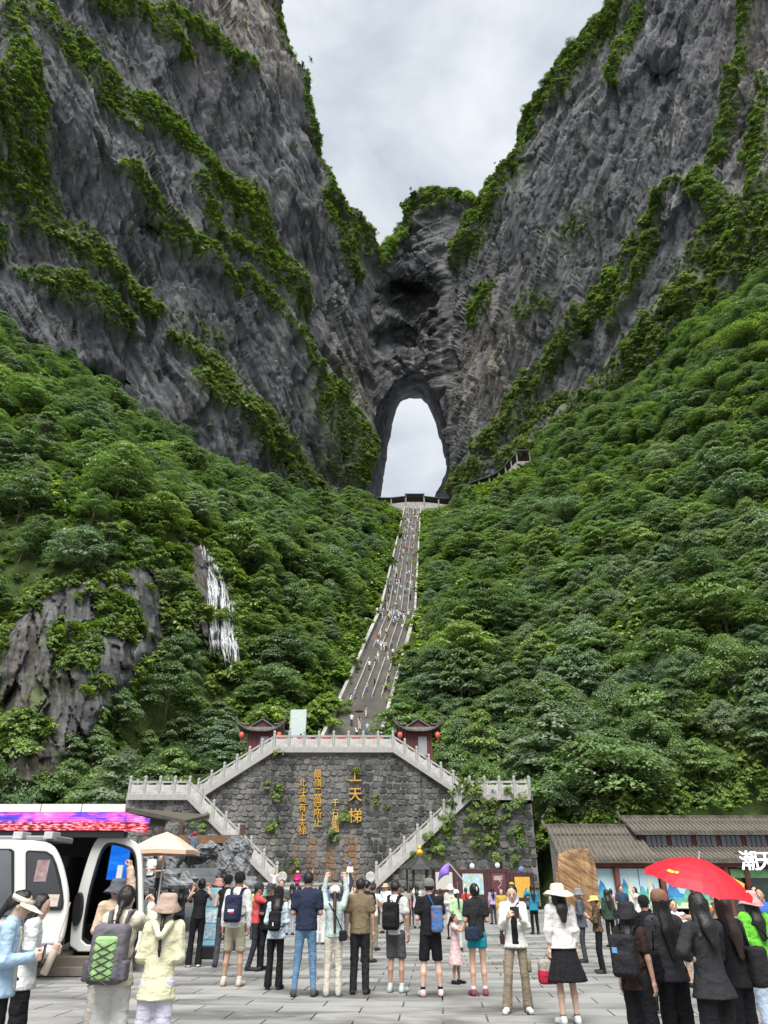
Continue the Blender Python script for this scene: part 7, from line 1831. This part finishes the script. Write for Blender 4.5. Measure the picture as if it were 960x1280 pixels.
    phone(r, g, 0, 'black phone in the hands of the woman in the open white shirt'); handbag(r, 'small dark brown bag at the hip of the woman in the open white shirt', (.20, .05, .95), (.04, .03, .07), (.05, .025, .02), [(.2, .05, 1.02), (.10, .12, 1.25), (-.10, .05, 1.46)])
    for s in (-1, 1):
        f = Field(np.array((s*.19 - .1, -.1, .45)), np.array((s*.19 + .1, .12, .75)), .013); f.rbox((s * .185, .03, .60), (.03, .06, .085), .02, 0); fieldpart('cargo_pocket', f, cloth((.19, .16, .115)), r)
    P(670, 1168, 1106, 5, 'woman in bright teal jacket with long dark hair by the yellow notice board', dict(tc=(.02, .19, .30), top='jacket', bottom='trousers', bc=K['black'], hair='long', arms=('face', 'bent')))
    r, g = P(714, 1281, 1104, 8, 'woman in wide white sun hat, white blouse and black midi skirt', dict(tc=(.60, .58, .56), top='blouse', bottom='skirt', bc=K['black'], hair='long', hair_len=1.26, hat='sun', hc=(.66, .60, .44), arms=('bag', 'down'), skin=2, skirt_hem=.50, socks=(.1, .1, .1), sc=(.55, .55, .55), sock_h=.05), .03)
    e = handbag(r, 'red and grey drawstring bag carried by the woman in the sun hat', (-.25, .05, .62), (.13, .07, .15), (.30, .27, .24), [(-.30, .05, .75), (-.25, .06, .84), (-.20, .05, .75)], 'tote_bag')
    f = Field(np.array((-.45, -.1, .4)), np.array((0, .2, .9)), .012); f.rbox((-.25, .05, .56), (.137, .077, .095), .045, 0); fieldpart('red_base', f, cloth((.36, .02, .045)), e)
    r, g = P(779, -7.4, 1126, -42, 'woman in dark brown T-shirt, black bucket hat and black backpack', dict(tc=(.042, .026, .024), top='tee', hem=.80, bottom='wide', bc=K['black'], hair='long', hat='bucket', hc=(.022, .022, .026), arms=('down', 'down'), face=True, skin=0), .03)
    backpack(r, g, 'black backpack with a small blue tag worn over the brown T-shirt', (.02, .02, .024), None, 1.05, [((.12, .25, .5), -.06, .06, .03, .03)])
    r, g = P(822, -7.6, 1113, 4, 'woman with long hair and brown cap in a charcoal jacket', dict(tc=(.042, .043, .050), top='jacket', bottom='wide', bc=K['black'], hair='long', hair_len=1.05, hat='cap', hc=(.20, .105, .07), hat_back=False, arms=('bent', 'bent')), .02)
    handbag(r, 'large black shoulder bag on the woman with the brown cap', (-.26, -.08, .95), (.10, .12, .16), K['black'], [(-.22, -.1, 1.08), (-.16, -.08, 1.43), (-.15, .08, 1.3)])
    r, g = P(868, -6.4, 1117, 14, 'woman in loose black shirt with her hand on her hip', dict(tc=(.022, .022, .025), top='shirt', sleeve=1.5, hem=.82, flare=.05, bottom='wide', bc=K['black'], hair='long', hair_len=1.28, arms=('hip', 'hold'), skin=2))
    umbrella_hand = r, g
    r, g = P(898, -7.3, 1120, 20, 'woman in black with long brown hair and a black bag under the umbrella', dict(tc=(.018, .018, .02), top='jacket', bottom='wide', bc=K['black'], hair='long', hair_len=1.1, hair_mat=M_HAIRB, arms=('bent', 'bent')))
    handbag(r, 'slouchy black bag on the woman with brown hair under the umbrella', (.2, -.14, 1.0), (.13, .09, .2), (.02, .02, .022), [(.16, -.12, 1.18), (.13, -.08, 1.45), (.12, .08, 1.35)])
    r, g = P(934, -8.8, 1113, 6, 'woman in bright green jacket and pink bucket hat', dict(tc=(.14, .50, .045), top='jacket', bottom='wide', bc=(.34, .42, .52), hair='long', hat='bucket', hc=(.60, .33, .33), arms=('bent', 'down'), sc=K['white']), .03)
    handbag(r, 'black square bag hanging behind the green jacket', (.14, -.20, .96), (.12, .05, .09), (.02, .02, .022), [(.1, -.19, 1.05), (-.02, -.18, 1.25), (-.10, -.08, 1.46)])
    # red umbrella over the group
    root, g = umbrella_hand
    c = pt(np.array(872.0), np.array(1096.0), np.array(6.9)); e = empty('red_umbrella', c); tag(e, 'bright red umbrella held open over the women in black', 'umbrella'); e.rotation_euler = (math.radians(14), math.radians(11), 0)
    n = 8; R = .52; V = [(0, 0, .17)]; rings = 5; 
    for i in range(1, rings + 1):
        t = i / rings
        for k in range(n * 3):
            a = 2 * math.pi * k / (n * 3); q = (k % 3) / 3; sc = 1 - .07 * t * (1 - abs(2 * q - 1)) if k % 3 else 1.0
            V.append((R * t * sc * math.cos(a), R * t * sc * math.sin(a), .17 - .24 * t ** 1.7 + (.018 * t if k % 3 else 0)))
    m = n * 3; Fc = [(0, 1 + k, 1 + (k + 1) % m) for k in range(m)]
    for i in range(rings - 1):
        for k in range(m): Fc.append((1+i*m+k, 1+(i+1)*m+k, 1+(i+1)*m+(k+1) % m, 1+i*m+(k+1) % m))
    can = obj('canopy', meshdata('canopy', V, Fc, plain('umbrella_red', (.56, .012, .026), .5, .06), smooth=False), e); so = can.modifiers.new('thickness', 'SOLIDIFY'); so.thickness = .004
    mtl = plain('pale_metal', (.45, .46, .46), .4)
    for k in range(n): a = 2*math.pi*k/n; MB().tube([(0, 0, .15), (R*.5*math.cos(a), R*.5*math.sin(a), .085), (R*math.cos(a), R*math.sin(a), -.075)], .004, 5).build('rib', mtl, e)
    MB().tube([(0, 0, .24), (0, 0, -.62)], .008, 8).build('shaft', mtl, e); MB().tube([(0, 0, -.62), (0, 0, -.74)], .016, 8).build('handle', M_BLACK, e)
    gold = plain('print_gold', (.70, .45, .06), .5)
    def patch(name, a0, a1, t0, t1):                # print lying on the canopy
        Vp = []
        for i in range(5):
            for j in range(4):
                a = math.radians(a0 + (a1 - a0) * i / 4); t = t0 + (t1 - t0) * j / 3; Vp.append((R * t * .975 * math.cos(a), R * t * .975 * math.sin(a), .177 - .24 * t ** 1.7 + .012 * t))
        obj(name, meshdata(name, Vp, grid_faces(5, 4), gold), can)
    patch('emblem', 205, 216, .74, .80); patch('emblem', 217, 222, .72, .78); patch('print_band', 322, 334, .86, .885)
crowd_near()
def crowd_mid():
    F = dict
    L = [ # u, foot(-D), vtop, heading, label, spec
     (948, -13, 1111, 150, 'man in bright blue polo shirt beside the green jacket', F(fem=False, tc=(.05, .12, .42), top='polo', bottom='trousers', bc=(.5, .5, .5), arms=('down', 'bent'), skin=1)),
     (722, -17, 1110, 70, 'man in grey bucket hat and slate jacket beside the sun hat woman', F(fem=False, tc=(.075, .085, .105), top='jacket', bottom='trousers', bc=K['char'], hat='bucket', hc=(.20, .20, .20), arms=('bent', 'bent'), face=True)),
     (741, -15, 1119, 80, 'woman in yellow straw hat and dark flowered blouse', F(tc=(.045, .03, .022), tpat=(.16, .10, .05), top='blouse', bottom='trousers', bc=K['black'], hat='straw', hc=(.62, .45, .16), arms=('phone', 'phone'), hair='short', skin=1)),
     (793, -27, 1109, 100, 'woman in long white dress in front of the painted panels', F(tc=K['white'], top='dress', bottom='dress', hem=.2, hair='long', arms=('face', 'down'))),
     (776, -25, 1107, 180, 'man in navy shirt facing us in front of the painted panels', F(fem=False, tc=(.03, .05, .09), top='tee', bottom='trousers', bc=K['char'], arms=('bent', 'bent'), face=True, skin=1)),
     (802, -10.5, 1119, -20, 'woman in black cap and black jacket between the bucket hat and the brown cap', F(tc=K['black'], top='jacket', bottom='wide', bc=K['black'], hat='cap', hc=K['black'], hair='short', arms=('bent', 'bent'))),
     (838, -13, 1125, 175, 'boy in white T-shirt facing us behind the brown cap', F(fem=False, tc=K['white'], top='tee', bottom='shorts', bc=K['char'], arms=('down', 'down'), face=True)),
     (872, -11.5, 1116, 140, 'woman in burnt orange jacket behind the women in black', F(tc=(.42, .12, .03), top='jacket', bottom='trousers', bc=K['char'], hair='long', arms=('face', 'bent'), face=True)),
     (893, -11, 1117, 90, 'man in grey cap and beige jacket seen past the red umbrella', F(fem=False, tc=(.32, .25, .18), top='jacket', bottom='trousers', bc=K['char'], hat='cap', hc=(.24, .24, .25), arms=('bent', 'point'))),
     (942, -18, 1108, 170, 'person in white top near the shopfront', F(tc=K['white'], top='tee', bottom='trousers', bc=K['char'], arms=('down', 'down'))),
     (757, -21, 1112, 10, 'woman in dark green jacket near the standing stone', F(tc=(.03, .05, .035), top='jacket', bottom='trousers', bc=K['black'], hair='long', arms=('down', 'bent'))),
     (640, -27, 1103, 20, 'person in yellow cap and pale blue top by the yellow notice board', F(tc=(.42, .52, .62), top='jacket', bottom='trousers', bc=K['char'], hat='cap', hc=(.62, .36, .04), arms=('down', 'down'))),
     (563, -24, 1105, 170, 'person in white sun hat and pale clothes near the blank board', F(tc=(.56, .55, .50), top='blouse', bottom='trousers', bc=(.5, .48, .42), hat='bucket', hc=(.62, .60, .52), arms=('phone', 'bent'))),
     (570, -20, 1112, 15, 'woman in white and pale green behind the child in pink', F(tc=(.40, .56, .34), top='shirt', bottom='trousers', bc=(.5, .5, .48), hat='cap', hc=K['white'], hair='pony', arms=('bent', 'bent'))),
     (482, -27, 1104, 150, 'person in straw hat and white T-shirt facing the plaza', F(fem=False, tc=K['white'], top='tee', bottom='trousers', bc=(.3, .28, .22), hat='straw', hc=(.55, .36, .18), arms=('down', 'down'), face=True)),
     (507, -29, 1109, 10, 'man in khaki shirt near the incense shelter', F(fem=False, tc=(.28, .26, .2), top='tee', bottom='trousers', bc=(.26, .24, .18), arms=('bent', 'down'))),
     (514, -31, 1107, 0, 'woman in purple jacket near the incense shelter', F(tc=(.11, .02, .07), top='jacket', bottom='trousers', bc=K['char'], hair='long', arms=('bent', 'down'))),
     (521, -30, 1106, -10, 'woman in white jacket and grey trousers near the incense shelter', F(tc=(.5, .5, .5), top='jacket', bottom='trousers', bc=(.3, .3, .3), hair='long', arms=('face', 'down'))),
     (352, -21, 1100, 175, 'man in dark grey T-shirt facing us beside the navy polo', F(fem=False, tc=(.09, .095, .10), top='tee', bottom='trousers', bc=K['char'], arms=('down', 'bent'), face=True, skin=1)),
     (365, -26, 1105, 10, 'woman in white T-shirt and pale jeans behind the navy polo', F(tc=K['white'], top='tee', bottom='trousers', bc=(.3, .36, .44), hair='long', arms=('bent', 'bent'))),
     (402, -22, 1106, -5, 'woman in white top and white trousers behind the raised arms', F(tc=(.60, .58, .55), top='long', bottom='wide', bc=(.6, .6, .58), hair='long', arms=('face', 'bent'))),
     (394, -28, 1110, 10, 'woman in black skirt between the navy polo and the raised arms', F(tc=(.3, .22, .16), top='tee', bottom='trousers', bc=K['black'], hair='long', arms=('down', 'down'))),
     (430, -24, 1099, 5, 'man in dark navy jacket behind the raised arms', F(fem=False, tc=(.03, .035, .06), top='jacket', bottom='trousers', bc=(.1, .16, .3), arms=('bent', 'up'))),
     (436, -34, 1101, 170, 'person in white hooded top on the far side of the plaza', F(tc=K['white'], top='jacket', bottom='trousers', bc=K['char'], hat='bucket', hc=K['white'], arms=('down', 'down'))),
     (459, -17, 1101, -35, 'man in black shirt beside the olive brown T-shirt', F(fem=False, tc=K['black'], top='tee', bottom='trousers', bc=(.16, .15, .11), arms=('bent', 'bent'), skin=1)),
     (466, -20, 1106, -20, 'man in white shirt and tan trousers behind the olive brown T-shirt', F(fem=False, tc=K['white'], top='tee', bottom='trousers', bc=(.2, .17, .12), arms=('bent', 'hip'), skin=1)),
     (476, -33, 1111, 0, 'woman in red top in the crowd by the lower flight', F(tc=(.4, .06, .05), top='tee', bottom='trousers', bc=K['char'], hair='long', arms=('down', 'down'))),
     (450, -36, 1107, 20, 'woman in black in the crowd by the foot of the wall', F(tc=K['black'], top='tee', bottom='trousers', bc=K['black'], hair='long', arms=('down', 'down'))),
     (375, -34, 1108, 15, 'person in beige shirt in the crowd by the foot of the wall', F(tc=(.4, .34, .26), top='tee', bottom='trousers', bc=K['char'], arms=('down', 'down'))),
     (410, -38, 1108, 15, 'person in blue jacket in the crowd by the foot of the wall', F(tc=(.07, .15, .32), top='jacket', bottom='trousers', bc=K['char'], arms=('down', 'bent'))),
     (532, -34, 1107, 30, 'person in grey shirt beside the blank board', F(fem=False, tc=(.25, .25, .26), top='tee', bottom='trousers', bc=K['char'], arms=('down', 'down'))),
     (582, -30, 1110, -10, 'woman in red T-shirt in front of the map board', F(tc=(.42, .05, .05), top='tee', bottom='trousers', bc=K['char'], hair='pony', arms=('down', 'down'))),
     (615, -33, 1109, 10, 'woman in lilac blouse in front of the narrow board', F(tc=(.36, .28, .46), top='blouse', bottom='trousers', bc=K['char'], hair='long', arms=('down', 'phone'))),
     (690, -30, 1110, 30, 'man in pale grey shirt between the teal jacket and the sun hat', F(fem=False, tc=(.34, .34, .35), top='tee', bottom='trousers', bc=K['char'], arms=('down', 'down'))),
     (305, -20, 1106, 10, 'woman in pink blouse behind the khaki shorts', F(tc=(.52, .28, .32), top='blouse', bottom='trousers', bc=K['char'], hair='long', arms=('face', 'down'))),
     (228, -20, 1108, 0, 'woman in dark grey top near the rockery boulder', F(tc=(.06, .06, .07), top='long', bottom='trousers', bc=K['char'], hair='long', arms=('face', 'face'))),
    ]
    more = [(322, -24, 1108, 'in lemon T-shirt behind the salmon red jacket', (.5, .46, .2), K['char']), (336, -28, 1104, 'in teal T-shirt behind the patterned blouse', (.05, .25, .28), K['black']), (420, -31, 1112, 'in rose blouse behind the mint top', (.5, .3, .3), K['char']),
            (443, -29, 1109, 'in tan jacket behind the olive brown T-shirt', (.3, .22, .13), K['black']), (488, -38, 1109, 'in sky blue T-shirt beyond the straw hat', (.3, .42, .55), K['char']), (499, -36, 1111, 'in black T-shirt beyond the straw hat', K['black'], K['black']),
            (550, -30, 1111, 'in maroon T-shirt in front of the blank board', (.18, .03, .05), K['char']), (590, -25, 1112, 'in white blouse behind the teal shorts', K['white'], (.2, .2, .22)), (626, -25, 1111, 'in mustard jacket in front of the narrow board', (.42, .28, .06), K['char']),
            (703, -24, 1112, 'in black T-shirt beyond the sun hat', K['black'], (.2, .2, .2)), (763, -29, 1111, 'in pink T-shirt in front of the painted panels', (.55, .3, .33), K['char']), (817, -24, 1112, 'in pale green shirt in front of the painted panels', (.35, .45, .32), K['char']), (212, -24, 1112, 'in brown jacket by the rockery boulder', (.12, .07, .05), K['black']), (283, -24, 1107, 'in white shirt behind the navy backpack', K['white'], K['char'])]
    for k, (u, d, vt, lab, a, b) in enumerate(more): L.append((u, d, vt, (k * 67) % 360, 'person ' + lab, F(fem=k % 2 == 0, tc=a, bc=b, top=('tee', 'jacket', 'blouse')[k % 3], bottom='trousers', hair='long' if k % 2 == 0 else 'short', arms=(('down', 'bent'), ('bent', 'phone'), ('down', 'down'))[k % 3])))
    for u, d, vt, hd, lab, sp in L: 
        r, g = P(u, d, vt, hd, lab, sp, .03 if sp.get('hat') else 0.0, lod=1 if d > -18 else 2, h=None if d > -18 else .024)
    # on the forecourt, the rockery and under the parasol
    Z = 1.0
    P(342, -46, 1090, 180, 'person in white top with both arms spread wide before the wall', F(tc=K['white'], top='tee', bottom='trousers', bc=K['char'], arms=('spread', 'spread'), skin=1), 0, .028, 2, Z)
    P(371, -46, 1088, 170, 'person in hot pink jacket and straw hat before the wall', F(tc=(.56, .02, .20), top='jacket', bottom='trousers', bc=K['char'], hat='straw', hc=(.55, .4, .25), arms=('bent', 'bent')), .03, .028, 2, Z)
    P(384, -47, 1088, 0, 'woman in black with one arm raised before the wall', F(tc=K['black'], top='tee', bottom='trousers', bc=K['black'], hair='long', arms=('down', 'wave')), 0, .028, 2, Z)
    P(437, -49, 1078, 190, 'person in white with a blue hat standing on the lower steps', F(tc=K['white'], top='long', bottom='wide', bc=K['white'], hat='cap', hc=(.1, .2, .5), arms=('bent', 'bent')), .02, .028, 2, 1.3)
    P(430, -46, 1093, 10, 'woman in pink and dark clothes at the foot of the wall steps', F(tc=(.35, .12, .16), top='tee', bottom='trousers', bc=K['char'], arms=('bent', 'down')), 0, .028, 2, Z)
    r, g = P(235, -30.6, 1040, -20, 'man in red cap and grey-blue jacket standing on the rockery steps', F(fem=False, tc=(.10, .13, .19), top='jacket', bottom='trousers', bc=K['black'], hat='cap', hc=(.42, .02, .03), arms=('brow', 'bent'), skin=1), .02, .022, 2, 2.3)
    P(185, -27.5, 1066, 160, 'woman in white top under the peach parasol', F(tc=K['white'], top='tee', bottom='trousers', bc=K['black'], hair='long', arms=('bent', 'bent')), 0, .024, 2, 1.1)
    P(197, -26.0, 1068, 150, 'woman in dark clothes under the peach parasol', F(tc=(.06, .05, .05), top='tee', bottom='trousers', bc=K['black'], hair='long', arms=('bent', 'bent')), 0, .024, 2, 1.0)
    # guide flag
    p = pt(np.array(581.0), np.array(1103.0), np.array(26.0)); q = pt(np.array(563.0), np.array(1081.0), np.array(26.0)); e = empty('guide_flag', p); tag(e, 'small purple guide flag on a white pole held above the crowd', 'flag'); d = q - p
    MB().tube([(0, 0, 0), tuple(d)], .018, 6).build('pole', M_WHITE, e)
    V = []; n = 7
    for i in range(n):
        for j in range(4): t = i / (n - 1); V.append(tuple(d + np.array((-.02 - .42 * t - .05 * j / 3, .06 * math.sin(t * 5 + j), .06 - .40 * j / 3 * (1 - .15 * t) - .30 * t * t))))
    fl = obj('cloth', meshdata('cloth', V, grid_faces(n, 4), plain('flag_purple', (.22, .14, .52), .7, .1), smooth=True), e); so = fl.modifiers.new('thickness', 'SOLIDIFY'); so.thickness = .01
crowd_mid()
def crowd_stairs():
    """visitors on the platform and the long stairway, a few pixels each: shared meshes"""
    rng = np.random.default_rng(31); F = dict
    W = K['white']
    kinds = [('in white top and dark trousers', F(tc=W, bc=K['char'], hair='long')), ('in black', F(tc=K['black'], bc=K['black'], hair='short')), ('in white with a sun hat', F(tc=W, bc=(.5, .48, .44), hat='bucket', hc=W)), ('in red', F(tc=(.5, .05, .04), bc=K['char'], hair='long')),
             ('in pale blue top and jeans', F(tc=(.38, .48, .58), bc=(.1, .17, .28), hair='short')), ('in pale pink top', F(tc=(.56, .36, .36), bc=W, hair='long')), ('in grey', F(tc=(.22, .22, .23), bc=K['char'], hair='short')), ('in yellow top', F(tc=(.55, .42, .12), bc=K['char'], hair='long'))]
    meshes = []
    for k, (d, s) in enumerate(kinds):
        s = dict(s); s.update(top='tee', bottom='trousers', arms=('down', 'bent'), stance=((-.1, .12), (.1, -.1)), seed=k)
        parts, g = build_person(s, .045, 2); meshes.append((d, join_parts(parts, 'body')))
    def one(k, loc, hd, lab, grp, H=1.66):
        e = empty('person', loc, hd); e.scale = (H/1.7,) * 3; tag(e, lab, 'person', grp); obj('body', meshes[k][1], e); return e
    for u, v, Y, k, lab in ((424, 915, 84.0, 3, 'woman in red at the edge of the lowest flight of the long stairway'), (446, 915, 87, 0, 'woman in white top at the foot of the long stairway'), (452, 915, 85, 1, 'person in black at the foot of the long stairway'), (459, 915, 88, 4, 'person in pale blue near the foot of the long stairway'),
                             (468, 915, 84.5, 2, 'person in white sun hat at the foot of the long stairway'), (474, 915, 86, 1, 'person in black beside the white sun hat at the stairway foot'), (449, 915, 89, 5, 'person in pale pink at the foot of the long stairway'), (376, 918, 65.2, 7, 'person in yellow behind the platform balustrade near the glass screen'), (478, 915, 83.5, 6, 'person in grey on the lowest flight beside the dark red pavilion')):
        p = onY(np.array(float(u)), np.array(float(v)), float(Y)); one(k, (p[0], Y, 12.2 if Y < 81 else float(stair_z(ST_Y0 + .42 * np.floor((Y - ST_Y0) / .42)))), rng.uniform(0, 6.28), lab, None)
    p = onY(np.array(449.0), np.array(888.0), 87.0); e = empty('dark_parasol', (p[0], 87.0, p[2])); tag(e, 'dark umbrella held at the foot of the long stairway', 'umbrella')
    MB().lathe([(.62, -.16), (.6, -.14), (.35, .02), (.02, .1)], 12).build('canopy', plain('umbrella_dark', (.03, .012, .02), .6), e); MB().tube([(0, 0, .1), (0, 0, -.75)], .012, 6).build('shaft', M_BLACK, e)
    Ys = [90, 92, 95, 97, 99, 102, 106, 108, 111] + [113 + 2 * rng.random() for _ in range(3)] + [130 + rng.normal() * 1.4 for _ in range(22)] + list(rng.uniform(134, 160, 30)) + list(rng.uniform(160, 225, 40)) + list(rng.uniform(225, 269, 56)) + list(rng.uniform(98, 127, 14))
    for i, Y in enumerate(Ys):
        k = int(rng.choice(8, p=[.26, .14, .18, .06, .1, .1, .1, .06])); x = float(stair_x(Y)) + rng.uniform(-2.8, 2.8)
        kk = np.floor((Y - ST_Y0) / .42); z = float(stair_z(ST_Y0 + kk * .42))
        band = 'lower flights' if Y < 128 else 'middle landing' if Y < 134 else 'middle flights' if Y < 200 else 'topmost flights'
        one(k, (x, Y, z), rng.uniform(0, 6.28), 'small figure %s on the %s of the long stairway' % (meshes[k][0], band), 'people on the long stairway', rng.uniform(1.55, 1.78))
crowd_stairs()
